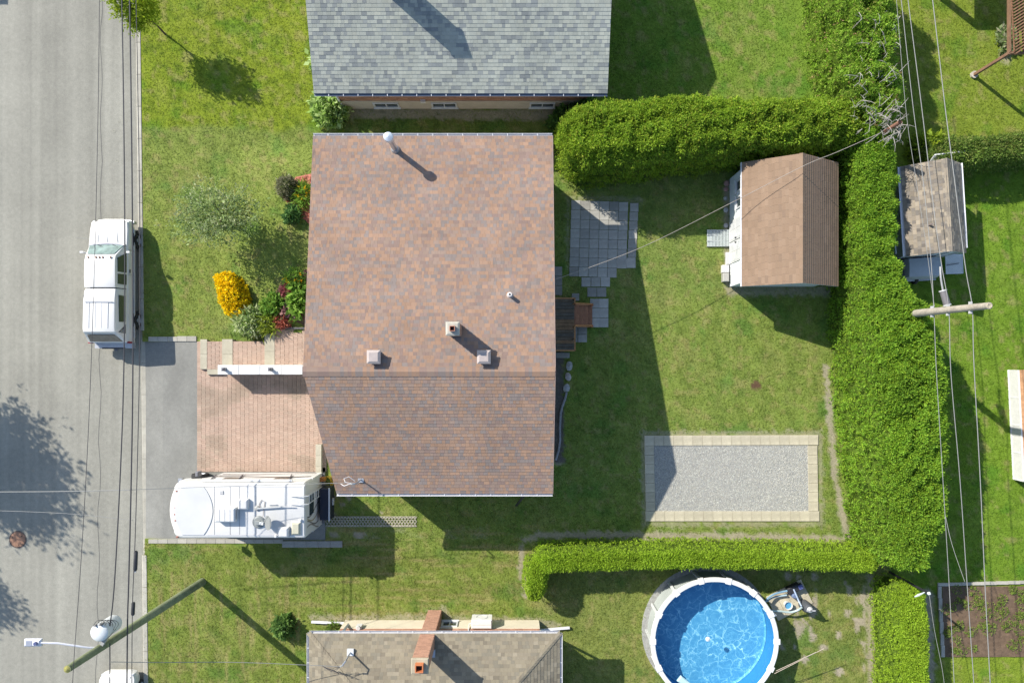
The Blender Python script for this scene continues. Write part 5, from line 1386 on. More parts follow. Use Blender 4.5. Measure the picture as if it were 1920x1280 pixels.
for k in range(ns):
    a0, a1 = 2 * math.pi * k / ns + .01, 2 * math.pi * (k + 1) / ns - .01
    secs = []
    for t in np.linspace(a0, a1, 7):
        ct, s_ = math.cos(t), math.sin(t); secs.append([(r_ * ct, r_ * s_, z) for r_, z in ((Rr - .1, zr - .03), (Rr - .09, zr), (Rr + .08, zr + .012), (Rr + .11, zr - .01), (Rr + .11, zr - .05), (Rr - .1, zr - .05))])
    MB().loft(secs, (.78, .78, .74)).build('rim_segment', M_col, PL, True, fixn=True)
    ct, s_ = math.cos(a0 - .01), math.sin(a0 - .01)
    mb = MB(); mb.beam((ct * (Rr + .055), s_ * (Rr + .055), 0), (ct * (Rr + .055), s_ * (Rr + .055), zr - .04), .13, .1, (.62, .64, .62), up=(ct, s_, 0)); mb.build('upright', M_col, PL)
    c_ = MB(); c_.box(-.13, .15, -.12, .12, zr - .06, zr + .03, (.8, .8, .77)); o = c_.build('rim_cap', M_col, PL); o.location = (ct * Rr, s_ * Rr, 0); o.rotation_euler = (0, 0, math.atan2(s_, ct))
fl = MB().lathe([(.0, zw - .02), (.1, zw - .02), (.11, zw + .03), (.03, zw + .07)], 12, col=(.78, .86, .84)).build('chlorine_float', M_col); fl.location = W(1327, 1197, zw) - Vector((0, 0, zw)); tag(fl, 'little white chlorine float drifting on the pool water', 'float')
sw = MB().bbox(-.15, .15, -.3, .3, 0, .12, .04, (.5, .72, .72)).build('pool_step_float', M_col); sw.location = W(1282, 1277, 1.06); sw.rotation_euler = (0, 0, .9); tag(sw, 'pale green float at the pool edge', 'float')
# pump pad and equipment
pr_ = R(27)
EP = thing('equipment_pad', 'pad of beige slabs under the pool pump', 'slab pad', G(1480, 1124, 0), pr_)
for i in range(4):
    for j in range(3):
        g = random.uniform(.95, 1.12); o = MB().bbox(-.92 + i * .46 + .004, -.92 + (i + 1) * .46 - .004, -.62 + j * .42 + .004, -.62 + (j + 1) * .42 - .004, -.02, .045, .006, (1.1 * g, 1.05 * g, .9 * g)).build('paving_slab', M_conc, EP)
PP = thing('pool_pump', 'black pool pump on the slab pad beside the hedge shade', 'pump', G(1484, 1100, .045), R(25))
MB().bbox(-.3, .3, -.16, .16, 0, .3, .04).build('motor_housing', M_dark, PP); o = MB().tube([(.28, 0, .2), (.42, .02, .2)], .12, 12).build('motor_end', M_dark, PP, True); MB().box(.2, .4, -.1, .1, .3, .36, (.1, .12, .3)).build('switch_box', M_col, PP)
MB().lathe([(.12, 0), (.12, .28), (.08, .34)], 14, (-.12, -.28), (.16, .22, .36)).build('strainer_pot', M_col, PP, True)
SF = thing('sand_filter', 'grey sand filter head at the corner of the pump pad', 'filter', G(1505, 1131, 0))
MB().lathe([(.12, 0), (.24, .08), (.25, .5), (.18, .68), (.08, .74)], 18, col=(.09, .1, .11)).build('tank', M_col, SF, True); MB().lathe([(.1, .74), (.14, .78), (.12, .86), (.05, .92)], 14, col=(.55, .56, .55)).build('valve_head', M_col, SF, True)
MB().box(-.2, .2, -.025, .025, .88, .92, (.5, .5, .5)).build('valve_handle', M_col, SF)
SB = thing('skimmer_bucket', 'round white bucket of blue water on the pump pad', 'bucket', G(1474, 1131, .045))
MB().lathe([(.15, 0), (.18, .24), (.19, .25), (.165, .24), (.14, .02)], 20, col=(.72, .74, .72), cap=False).build('pail', M_col, SB, True); MB().lathe([(.001, .18), (.158, .18)], 20, col=(.1, .36, .6), cap=False).build('water', M_col, SB)
def hose(pts, r, lab, col):
    o = MB().tube(pts, r, 8, col).build('pool_hose', M_col, None, True); tag(o, lab, 'hose', 'pool hoses'); return o
cat_ = lambda P, n=8: P
def smooth_pts(pts, n=8):
    pts = [Vector(p) for p in pts]; out = []
    for i in range(len(pts) - 1):
        p0, p1, p2, p3 = pts[max(i - 1, 0)], pts[i], pts[i + 1], pts[min(i + 2, len(pts) - 1)]
        for k in range(n):
            t = k / n; out.append(.5 * ((2 * p1) + (p2 - p0) * t + (2 * p0 - 5 * p1 + 4 * p2 - p3) * t * t + (3 * p1 - p0 - 3 * p2 + p3) * t ** 3))
    out.append(pts[-1]); return out
hose(smooth_pts([W(1432, 1138, .7), W(1437, 1124, .5), W(1450, 1114, .4), W(1466, 1109, .3), W(1476, 1107, .3)]), .04, 'light blue hose arching from pool rim to pump', (.22, .40, .55))
hose(smooth_pts([W(1437, 1127, .4), W(1448, 1120, .25), W(1460, 1117, .2), W(1475, 1115, .2)]), .04, 'second blue hose lying below the arching one by the pump', (.42, .56, .62))
hose(smooth_pts([W(1446, 1144, .6), W(1462, 1145, .5), W(1482, 1147, .45), W(1496, 1143, .5), W(1503, 1138, .7)]), .045, 'pale hose running from pool skimmer to sand filter', (.5, .62, .6))
hose(smooth_pts([W(1488, 1104, .4), W(1493, 1115, .45), W(1498, 1127, .5), W(1503, 1136, .7)]), .035, 'short light blue hose between pump and sand filter', (.45, .55, .7))
o = MB().bbox(-.22, .22, -.12, .12, .75, 1.25, .04, (.8, .8, .78)).build('skimmer_box', M_col, PL); o.location = (G(1428, 1132) - PC); o.rotation_euler = (0, 0, R(-45))
for k, (a, b) in enumerate((((1452, 1262), (1545, 1215)), ((1455, 1257), (1530, 1222)))):
    o = MB().tube([W(*a, 1.25), W(*b, 1.6)], .011, 5, (.6, .5, .4)).build('clothes_line', M_col); tag(o, ('longer', 'shorter')[k] + ' thin tan clothes line stretched from the pool rim', 'line')
# ---------------------------------------------------------------- vegetation
def unit(v): return v / (np.linalg.norm(v, axis=-1, keepdims=True) + 1e-9)

def sprays(P, Nrm, size, cols, per=7, spread=.9, up=.35, wid=.34, jit=.25, narrow=None):
    """leafy clumps: at each point several rhombic leaves fan outwards. Returns (n, 4, 3) quads and colours."""
    n = len(P)
    Pr = np.repeat(P, per, 0); Nr = np.repeat(Nrm, per, 0); C = np.repeat(cols, per, 0)
    m = len(Pr)
    d = unit(Nr + rng.normal(0, spread, (m, 3)) + np.array((0, 0, up)))
    s = np.repeat(size, per) * rng.uniform(.6, 1.25, m)
    side = unit(np.cross(d, rng.normal(0, 1, (m, 3))))
    Pr = Pr + rng.normal(0, 1, (m, 3)) * (s * jit)[:, None]
    w = s * wid * (narrow if narrow else 1.0)
    a = Pr; b = Pr + d * (s * .5)[:, None] + side * (w * .5)[:, None]; c = Pr + d * s[:, None]; e = Pr + d * (s * .45)[:, None] - side * (w * .5)[:, None]
    V = np.stack([a, b, c, e], 1)
    C = C * rng.uniform(.85, 1.2, (m, 1))
    return V, C

def hedge_surface(line, hw, h, n, e=.38, end=.9, seed=0, rough=.16, lean=0):
    """random points and normals on a hedge along a plan polyline (world xy); hw half widths, h heights per vertex"""
    L_ = np.array(line, float); hw = np.array(hw, float); h = np.array(h, float)
    sg = np.linalg.norm(np.diff(L_, axis=0), axis=1); cum = np.concatenate([[0], np.cumsum(sg)]); T = cum[-1]
    t = rng.uniform(0, T, n); th = rng.uniform(0, np.pi, n)
    # spread th so boxy sections get even coverage
    per = 2 * hw.mean() + 2 * h.mean(); u = rng.uniform(0, per, n); hm, wm = h.mean(), hw.mean()
    th = np.where(u < hm, np.arctan2(u, wm), np.where(u < hm + 2 * wm, np.arctan2(hm, wm - (u - hm)), np.arctan2(per - u, -wm)))
    return hedge_map(L_, cum, hw, h, t, th, e, end, seed, rough), t, th
def hedge_map(L_, cum, hw, h, t, th, e, end, seed, rough, shrink=0.0):
    x = np.interp(t, cum, L_[:, 0]); y = np.interp(t, cum, L_[:, 1]); w = np.interp(t, cum, hw); hh = np.interp(t, cum, h)
    dx = np.interp(t + .05, cum, L_[:, 0]) - np.interp(t - .05, cum, L_[:, 0]); dy = np.interp(t + .05, cum, L_[:, 1]) - np.interp(t - .05, cum, L_[:, 1])
    l = np.hypot(dx, dy) + 1e-9; nx, ny = -dy / l, dx / l; tx, ty = dx / l, dy / l
    T = cum[-1]; q = np.minimum(t, T - t) / end; k = np.where(q < 1, np.sqrt(np.clip(1 - (1 - q) ** 2, 0.0, 1)), 1)
    ct, st = np.cos(th), np.sin(th)
    r = 1.0 / (np.abs(ct) ** (2 / e) + np.abs(st) ** (2 / e)) ** (e / 2)      # superellipse
    a = r * ct; b = r * st
    b = np.minimum(b, 1.0)
    N = np.stack([nx * a, ny * a, b * .9], -1) + np.stack([tx, ty, np.zeros_like(t)], -1) * (np.where(t < T / 2, -1, 1) * (1 - k))[:, None] * 1.5
    N = unit(N)
    k2 = .35 + .65 * k
    P = np.stack([x + nx * a * w * k, y + ny * a * w * k, b * hh * (.55 + .45 * k)], -1)
    nz = fbm(P[:, 0] * 1.1, P[:, 1] * 1.1, P[:, 2] * 1.1, seed=seed, oct=3) - .5
    nz2 = vnoise(P[:, 0] * 3.0, P[:, 1] * 3.0, P[:, 2] * 3.0, seed=seed + 3) - .5
    P = P + N * ((nz * 2 * rough) + nz2 * rough * 2.0 - shrink)[:, None]
    P[:, 2] = np.maximum(P[:, 2], .03)
    return P, N

def hedge(name, label, line, hw, h, dens, size, pal, rough=.16, e=.38, end=.9, seed=0, per=6, spread=1.7, deep=.12, wts=None, stems=True, topcol=None):
    line = [(G(*p).x, G(*p).y) for p in line]
    cum = np.concatenate([[0], np.cumsum(np.linalg.norm(np.diff(np.array(line), axis=0), axis=1))])
    T = cum[-1]; area = T * (2 * np.mean(hw) + 2 * np.mean(h)); n = int(area * dens)
    (P, N), t, th = hedge_surface(line, hw, h, n, e, end, seed, rough)
    dp = rng.uniform(0, 1, n) ** 2 * deep
    P = P - N * dp[:, None]
    pal = np.array(pal); ci = rng.choice(len(pal), n, p=None if wts is None else np.array(wts) / sum(wts))
    col = pal[ci] * (.8 + .45 * fbm(P[:, 0] * .8, P[:, 1] * .8, P[:, 2] * .8, seed=seed + 9))[:, None]
    sz = size * rng.uniform(.75, 1.3, n)
    V, C = sprays(P, N, sz, col, per, spread, .25, .4)
    root = thing(name, label, 'hedge', (line[len(line) // 2][0], line[len(line) // 2][1], 0))
    o = part('foliage', quads_mesh('foliage', V, C, M_leaf), root); o.location = -root.location
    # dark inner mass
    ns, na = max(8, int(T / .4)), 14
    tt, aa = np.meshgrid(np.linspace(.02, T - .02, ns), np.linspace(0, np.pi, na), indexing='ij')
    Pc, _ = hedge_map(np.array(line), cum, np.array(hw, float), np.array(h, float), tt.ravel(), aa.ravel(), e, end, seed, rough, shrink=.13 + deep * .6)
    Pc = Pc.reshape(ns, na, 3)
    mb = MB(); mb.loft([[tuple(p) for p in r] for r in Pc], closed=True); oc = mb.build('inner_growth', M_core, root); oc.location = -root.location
    if stems:
        m = MB(); k = max(2, int(T / 1.2))
        for i in range(k):
            tq = (i + .5) * T / k; x = float(np.interp(tq, cum, [p[0] for p in line])); y = float(np.interp(tq, cum, [p[1] for p in line])); hq = float(np.interp(tq, cum, h))
            mm = MB(); mm.tube([(x, y, -.05), (x + random.uniform(-.1, .1), y, hq * .8)], [.06, .02], 6); so = mm.build('stem', M_bark, root); so.location = -root.location
    return root

CEDAR = [(.245, .365, .030), (.21, .335, .030), (.28, .385, .034), (.165, .27, .026), (.31, .33, .045)]
CEDW = (.32, .3, .2, .14, .04)
CEDG = [(.21, .375, .034), (.185, .34, .032), (.235, .40, .038), (.145, .27, .028)]
LIME = [(.31, .455, .036), (.285, .425, .034), (.335, .475, .04), (.245, .375, .03)]
# broad cedar hedge along the rear boundary
hedge('cedar_hedge', 'broad tall cedar hedge along the rear boundary behind shed and gravel bed', [(1588, 262), (1587, 330), (1587, 420), (1589, 500), (1594, 545), (1616, 610), (1628, 700), (1636, 850), (1640, 950), (1632, 1036)],
      [.9, .88, .86, .86, 1.1, 1.62, 1.8, 1.66, 1.35, 1.05], [3.0, 3.0, 3.0, 3.0, 3.2, 3.65, 3.8, 3.85, 3.7, 3.3], 215, .095, CEDG + CEDAR[:2], rough=.2, e=.5, end=.6, seed=1, deep=.16)
hedge('cedar_hedge', 'thick cedar hedge between grey-roofed house and patio', [(1038, 293), (1110, 289), (1200, 282), (1300, 274), (1400, 268), (1500, 264), (1570, 266)],
      [1.35, 1.5, 1.5, 1.35, 1.15, 1.05, 1.0], [3.0, 3.3, 3.4, 3.35, 3.2, 3.1, 3.1], 215, .095, CEDAR, rough=.2, e=.45, end=1.0, seed=2, deep=.2, wts=(.3, .28, .24, .12, .06))
hedge('cedar_hedge', 'scraggly cedar hedge with bare grey twigs beside the north lawn', [(1557, -60), (1560, 20), (1562, 110), (1570, 200), (1590, 255), (1612, 268)],
      [1.3, 1.35, 1.3, 1.3, 1.2, .9], [3.5, 3.6, 3.6, 3.5, 3.3, 3.0], 190, .10, [(.24, .40, .04), (.27, .42, .045), (.20, .34, .04), (.31, .37, .07), (.16, .26, .035), (.36, .24, .12)], rough=.32, e=.55, end=.6, seed=3, deep=.3, wts=(.3, .25, .2, .12, .1, .03))
hedge('clipped_hedge', 'low clipped lime-green hedge between gravel bed and pool', [(1000, 1036), (1060, 1032), (1200, 1028), (1350, 1027), (1500, 1029), (1612, 1032)],
      [.55, .55, .52, .5, .5, .55], [1.75, 1.85, 1.9, 1.9, 1.95, 2.0], 260, .07, LIME, rough=.06, e=.4, end=.5, seed=4, deep=.08, spread=1.5)
hedge('clipped_hedge', 'short clipped hedge end turning towards the pool lawn', [(1004, 1030), (1003, 1065), (1000, 1108)], [.55, .55, .45], [1.75, 1.75, 1.6], 260, .07, LIME, rough=.05, e=.5, end=.6, seed=5, deep=.08, spread=1.5)
hedge('clipped_hedge', 'clipped lime-green hedge beside the bare path and garden bed', [(1660, 1072), (1663, 1120), (1665, 1200), (1666, 1320)], [.75, .82, .82, .82], [2.1, 2.15, 2.2, 2.2], 240, .075, LIME, rough=.08, e=.45, end=.5, seed=6, deep=.1, spread=1.5)
hedge('leafy_hedge', 'dark green leafy hedge behind the weathered shed', [(1705, 290), (1740, 302), (1800, 302), (1880, 292), (1990, 283)], [.7, .75, .72, .68, .68], [1.5, 1.7, 1.75, 1.7, 1.7], 120, .1, [(.15, .24, .04), (.18, .26, .05), (.11, .18, .035), (.23, .27, .07)], rough=.1, e=.5, end=.6, seed=7, deep=.1)

# twigs poking out of the scraggly hedge
tw = thing('dead_branches', 'bare grey dead branches sticking out of the scraggly hedge top', 'branches', G(1600, 150, 0))
for i in range(110):
    px, py = (random.uniform(1608, 1690), random.uniform(20, 265)) if i < 75 else (random.uniform(1655, 1690), random.uniform(205, 262))
    p = W(px, py, random.uniform(3.3, 3.85)); d = Vector((random.uniform(-1, 1), random.uniform(-1, 1), random.uniform(.0, .5))).normalized() * random.uniform(.25, .7)
    m = MB(); m.tube([p - Vector((0, 0, .4)), p, p + d * .6 + Vector((0, 0, .08)), p + d], [.014, .012, .009, .004], 5, (1, 1, 1))
    q = p + d * .55; e_ = Vector((d.y, -d.x, .1)) * random.uniform(-.6, .6); m.tube([q, q + e_], [.007, .003], 4)
    o = m.build('branch', mat('dead_wood', (.34, .31, .28), .9, n1=(10, .2)), tw); o.location = -tw.location

def tree(name, label, base, trunk_h, crown_c, crown_r, n_cl, size, pal, trunk_r=.09, n_limb=9, per=9, seed=0, fill=.45, wid=.45, cat='tree', up=.2, group=None):
    """trunk and limbs with leaf clusters gathered round the limb ends; crown_r = (x, y, z) radii"""
    root = thing(name, label, cat, base, 0, group)
    cc = np.array(crown_c); cr = np.array(crown_r)
    m = MB(); m.tube([(0, 0, -.1), (.03, .02, trunk_h * .5), (cc[0] * .4, cc[1] * .4, trunk_h)], [trunk_r, trunk_r * .8, trunk_r * .6], 9); m.build('trunk', M_bark, root, True)
    r2 = np.random.default_rng(seed + 100); cents = []
    top0 = np.array((cc[0] * .4, cc[1] * .4, trunk_h))
    for i in range(n_limb):
        a = 2 * np.pi * (i + r2.uniform(-.3, .3)) / n_limb; el = r2.uniform(-.25, 1.0); rad = r2.uniform(.55, .95)
        tip = cc + cr * np.array((np.cos(a) * np.cos(el), np.sin(a) * np.cos(el), np.sin(el))) * rad
        mid = top0 * .5 + tip * .5 + np.array((0, 0, .12 * cr[2]))
        st = top0 * r2.uniform(.75, 1.0)
        mm = MB(); mm.tube([tuple(st), tuple(mid), tuple(tip)], [trunk_r * .5, trunk_r * .3, trunk_r * .08], 6); mm.build('limb', M_bark, root, True)
        cents += [tip, mid * .3 + tip * .7, mid]
    cents = np.array(cents)
    n = n_cl; k = r2.integers(0, len(cents), n)
    P = cents[k] + r2.normal(0, 1, (n, 3)) * cr * (.16 + .1 * fill)
    ex = int(n * fill * .4); dirs = unit(r2.normal(0, 1, (ex, 3))); P[:ex] = cc + dirs * cr * r2.uniform(.3, 1.0, (ex, 1))
    N = unit(P - cc); pal = np.array(pal); col = pal[r2.integers(0, len(pal), n)] * r2.uniform(.8, 1.2, (n, 1))
    V, C = sprays(P, N, np.full(n, size) * r2.uniform(.7, 1.3, n), col, per, 1.1, up, wid, jit=.7)
    part('crown', quads_mesh('crown', V, C, M_leaf), root)
    return root
# ornamental tree on the front lawn, thin foliage
hF = float(ground_h(446, 424))
tree('ornamental_tree', 'small grey-green tree with thin open crown on the front lawn', G(446, 424, hF), 1.3, (-.1, .0, 2.0), (1.95, 1.4, .9), 950, .13, [(.24, .32, .11), (.30, .38, .16), (.19, .27, .09), (.37, .41, .22)], trunk_r=.06, n_limb=13, seed=3, fill=.5, per=7)
tree('young_tree', 'young bright green tree by the kerb and overhead cables', G(309, 64, 0), 1.2, (-.05, .1, 2.35), (1.05, .9, 1.15), 620, .14, [(.28, .36, .025), (.24, .33, .022), (.32, .39, .03)], trunk_r=.05, n_limb=8, seed=12, fill=.08)
tree('maple_tree', 'large leafy tree standing across the street', G(-262, 672, -.1), 3.0, (0, 0, 6.2), (2.5, 2.4, 2.2), 1900, .21, [(.1, .16, .02), (.13, .19, .02)], trunk_r=.2, n_limb=16, seed=8, fill=.3)
tree('maple_tree', 'smaller leafy tree beyond the manhole across the street', G(-325, 915, -.1), 2.5, (0, 0, 5.3), (1.9, 1.6, 1.7), 1000, .21, [(.1, .16, .02), (.13, .19, .02)], trunk_r=.15, n_limb=9, seed=9, fill=.5)

def shrub(name, label, px, py, r, h, n, size, pal, per=6, z=None, wid=.45, spread=.9, squash=(1, 1), flowers=None, cat='shrub', rot=0, up=.3, wts=None, core=True, group=None):
    zb = float(ground_h(px, py)) if z is None else z
    root = thing(name, label, cat, G(px, py, zb), rot, group)
    d = unit(rng.normal(0, 1, (n, 3))); d[:, 2] = np.abs(d[:, 2])
    lump = .82 + .36 * fbm(d[:, 0] * 2.2 + px, d[:, 1] * 2.2 + py, d[:, 2] * 2.2, seed=4)
    P = d * np.array((r * squash[0], r * squash[1], h)) * (lump * rng.uniform(.75, 1.0, n) )[:, None]; P[:, 2] += .04
    pal = np.array(pal) * 1.4; col = pal[rng.choice(len(pal), n, p=None if wts is None else np.array(wts) / sum(wts))]
    V, C = sprays(P, d, np.full(n, size) * rng.uniform(.7, 1.3, n), col, per, spread, up, wid)
    part('foliage', quads_mesh('foliage', V, C, M_leaf), root)
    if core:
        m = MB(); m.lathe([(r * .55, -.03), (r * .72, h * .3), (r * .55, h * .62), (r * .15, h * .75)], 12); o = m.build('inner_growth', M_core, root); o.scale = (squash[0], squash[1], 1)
    m = MB(); m.tube([(0, 0, -.05), (.02, 0, h * .6)], [.03, .015], 6); m.build('stem', M_bark, root)
    if flowers:
        fn, fs, fp = flowers; d2 = unit(rng.normal(0, 1, (fn, 3))); d2[:, 2] = np.abs(d2[:, 2])
        l2 = .72 + .62 * fbm(d2[:, 0] * 2.2 + px, d2[:, 1] * 2.2 + py, d2[:, 2] * 2.2, seed=4)
        P2 = d2 * np.array((r * squash[0], r * squash[1], h)) * (l2 * rng.uniform(.95, 1.15, fn))[:, None]; P2[:, 2] += .05
        fp = np.array(fp); V, C = sprays(P2, d2 * .5 + np.array((0, 0, .8)), np.full(fn, fs), fp[rng.integers(0, len(fp), fn)], 5, .8, .3, .9)
        part('blossom', quads_mesh('blossom', V, C, M_petal), root)
    return root
M_petal = mat('petal', (1, 1, 1), .7, attr=True, transl=.25, spec=.2)
shrub('yellow_flower_bush', 'oval bush covered in bright yellow flowers on the front lawn', 445, 555, .62, .75, 300, .13, [(.1, .17, .03), (.13, .19, .03)], squash=(.95, 1.75), rot=R(27), flowers=(1500, .085, [(.86, .65, .010), (.88, .70, .018), (.82, .58, .008)]))
shrub('yellow_flower_bush', 'small trailing tip of yellow flowers below the oval bush', 444, 583, .26, .3, 60, .1, [(.1, .17, .03), (.13, .19, .03)], flowers=(80, .075, [(.86, .65, .01), (.88, .7, .018)]))
shrub('variegated_shrub', 'pale variegated cream and green shrub beside the front steps', 480, 602, .78, .62, 330, .2, [(.30, .35, .16), (.38, .42, .24), (.2, .28, .09), (.15, .22, .06)], wid=.3, squash=(1.1, .88))
shrub('grassy_plant', 'yellow-green grassy tuft between variegated shrub and red plants', 508, 607, .42, .45, 120, .3, [(.2, .26, .03), (.24, .28, .04)], wid=.12, per=8, cat='plant', core=False)
shrub('leafy_plant', 'mid-green leafy plant behind the red foliage by the steps', 520, 576, .55, .5, 200, .18, [(.10, .2, .03), (.13, .24, .04), (.16, .25, .04)], cat='plant')
shrub('hosta_plant', 'large pale green hosta leaves against the front wall', 566, 566, .5, .55, 130, .3, [(.17, .28, .05), (.2, .31, .06), (.14, .25, .04)], wid=.6, per=4, squash=(.8, 1.7), cat='plant')
shrub('red_plant', 'coral red foliage plant at the edge of the front steps', 536, 602, .36, .32, 110, .17, [(.35, .12, .08), (.42, .15, .1), (.28, .09, .07)], wid=.3, cat='plant', core=False)
shrub('burgundy_plant', 'small burgundy plant under the hosta leaves', 547, 548, .28, .35, 70, .16, [(.22, .06, .07), (.3, .1, .1), (.15, .05, .05)], cat='plant', core=False)
shrub('coleus_plant', 'dark purple and pink patterned plant by the wall', 549, 586, .3, .3, 60, .22, [(.09, .05, .06), (.3, .17, .16), (.1, .14, .05)], wid=.6, per=4, cat='plant', core=False)
shrub('lily_plant', 'clump of orange-yellow lilies near the front wall', 560, 526, .4, .5, 110, .24, [(.09, .18, .03), (.12, .21, .03)], wid=.16, per=7, flowers=(10, .13, [(.7, .33, .01), (.75, .45, .02)]), cat='plant', core=False)
shrub('rosemary_bush', 'round dusty olive-brown bush at the red mulch bed', 548, 358, .52, .75, 380, .12, [(.17, .17, .10), (.12, .12, .07), (.22, .21, .14), (.09, .10, .05)], wid=.3)
shrub('yellow_lily_plant', 'strappy plant with yellow lily flowers in the red mulch', 578, 372, .42, .5, 130, .28, [(.12, .22, .03), (.16, .26, .04)], wid=.12, per=7, squash=(.8, 1.3), flowers=(16, .12, [(.75, .5, .02), (.8, .55, .03)]), cat='plant', core=False)
shrub('green_perennial', 'compact bluish-green plant at the lower tip of the mulch bed', 556, 407, .36, .42, 130, .17, [(.08, .17, .05), (.11, .2, .06), (.06, .13, .04)], cat='plant')
shrub('hydrangea_shrub', 'pale leafy shrub at the corner of the grey-roofed house', 622, 206, .85, .95, 300, .24, [(.28, .37, .12), (.34, .43, .18), (.2, .3, .07)], wid=.6, per=5)
shrub('hydrangea_shrub', 'pale leafy shrub half under the grey roof edge', 618, 115, .75, 1.0, 200, .24, [(.32, .42, .16), (.36, .45, .2), (.23, .32, .1)], wid=.6, per=5)
shrub('round_shrub', 'dark green rounded shrub at the hedge end beside the brick wall', 1066, 240, .95, 1.3, 420, .19, [(.07, .14, .03), (.09, .17, .035), (.05, .10, .025)])
shrub('round_shrub', 'dark green shrub growing under the grey eave corner', 1098, 225, .8, 1.5, 330, .19, [(.07, .15, .03), (.1, .18, .035), (.05, .11, .025)])
shrub('lawn_bush', 'lone small dark green bush on the south front lawn', 536, 1170, .5, .6, 230, .17, [(.09, .16, .04), (.12, .2, .05), (.06, .12, .03)])
shrub('weed_clump', 'small weed clump beside the white downspout outlet', 628, 1176, .3, .3, 60, .15, [(.13, .2, .04), (.16, .22, .05)], cat='plant', core=False)
shrub('yellow_bush', 'yellow-green bush between the tall hedge and the leafy hedge', 1722, 282, .6, 1.6, 260, .18, [(.2, .26, .02), (.16, .23, .02), (.12, .18, .02)])
shrub('pergola_plant', 'pale grey-green perennial beside the brown pergola', 1882, 78, .4, .4, 90, .22, [(.2, .25, .12), (.15, .22, .07), (.26, .26, .17)], cat='plant', squash=(.7, 1.5), core=False)
# red mulch beds
def bed(name, label, pts, col, parts_n, z0=.03):
    pw = [G(*p) for p in pts]; c = sum(pw, Vector()) / len(pw); zz = [float(ground_h(*p)) + z0 for p in pts]
    root = thing(name, label, 'flower bed', (c.x, c.y, min(zz)))
    m = MB(); cz = float(ground_h(c.x * 40 + 960, 675 - c.y * 40)) + z0 + .02
    for i in range(len(pw)):
        j = (i + 1) % len(pw); m.face([(pw[j].x, pw[j].y, zz[j]), (pw[i].x, pw[i].y, zz[i]), (c.x, c.y, cz)], col)
    o = m.build('mulch_base', M_stone, root, fixn=True); o.location = -root.location
    # wood chips
    n = parts_n; lam = rng.dirichlet((1, 1, 1), n); tri = rng.integers(0, len(pw), n)
    A = np.array([(p.x, p.y, z) for p, z in zip(pw, zz)]); B = np.roll(A, -1, 0); cc_ = np.array((c.x, c.y, cz))
    P = lam[:, :1] * A[tri] + lam[:, 1:2] * B[tri] + lam[:, 2:] * cc_
    V, C = sprays(P + np.array((0, 0, .004)), np.tile((0, 0, .2), (n, 1)).astype(float), np.full(n, .07), np.tile(np.array(col) * 1.15, (n, 1)), 2, .8, .1, .5)
    oc = part('wood_chips', quads_mesh('wood_chips', V, C, M_stone), root); oc.location = -root.location; oc['kind'] = 'stuff'
    return root
bed('mulch_bed', 'flower bed of coral red wood mulch by the front wall', [(560, 337), (612, 325), (612, 430), (590, 428), (548, 388), (536, 374)], (.44, .17, .12), 1500)
bed('mulch_bed', 'planted bed with dark red mulch above the front steps', [(500, 600), (515, 560), (545, 515), (612, 500), (612, 614), (510, 614)], (.16, .09, .07), 900)
# wooden curb of the planted bed
o = MB().box(-.9, 1.2, -.04, .04, 0, .52, (.10, .095, .10)).build('bed_timber', M_wood); o.location = G(545, 616, 0); tag(o, 'dark timber edging between planted bed and steps', 'edging')

# vegetable garden plot, lower right
VG = thing('garden_plot', 'bare brown garden plot with concrete edging by the clipped hedge', 'garden plot', G(1840, 1160, 0))
m = MB(); nx_, ny_ = 60, 34
pp = np.array([[G(1766 + i * 5, 1098 + j * 4 * (1.0), 0) for i in range(nx_)] for j in range(ny_)])
hz = .03 + .05 * (fbm(pp[..., 0] * 3, pp[..., 1] * 3, seed=90) - .3)
pp[..., 2] = hz
for j in range(ny_ - 1):
    for i in range(nx_ - 1):
        g = .7 + .6 * float(fbm(pp[j, i, 0] * 5, pp[j, i, 1] * 5, seed=91)); m.face([pp[j + 1, i], pp[j + 1, i + 1], pp[j, i + 1], pp[j, i]], (.125 * g, .085 * g, .055 * g))
o = m.build('tilled_soil', M_stone, VG); o.location = -VG.location
for k in range(8):
    s = slab('edging_block', VG, 1757 + k * 22, 1779 + k * 22, 1091.5 - k * .6, 1097.5 - k * .6, -.05, .08); s.location = s.location - VG.location
for k in range(6):
    s = slab('edging_block', VG, 1757 + k * 1.2, 1764 + k * 1.2, 1098 + k * 22, 1120 + k * 22, -.05, .08); s.location = s.location - VG.location
for k in range(80):
    px, py = random.uniform(1770, 1960), random.uniform(1102, 1225)
    if fbm(np.array([px / 40]), np.array([py / 40]), seed=95)[0] < .46: continue
    shrub('weed', 'low green weed tuft growing in the brown garden plot', px, py, random.uniform(.14, .3), .06, 34, .055, [(.15, .22, .04), (.19, .24, .05), (.12, .18, .03)], z=.03, cat='weed', core=False, group='weeds in the garden plot')
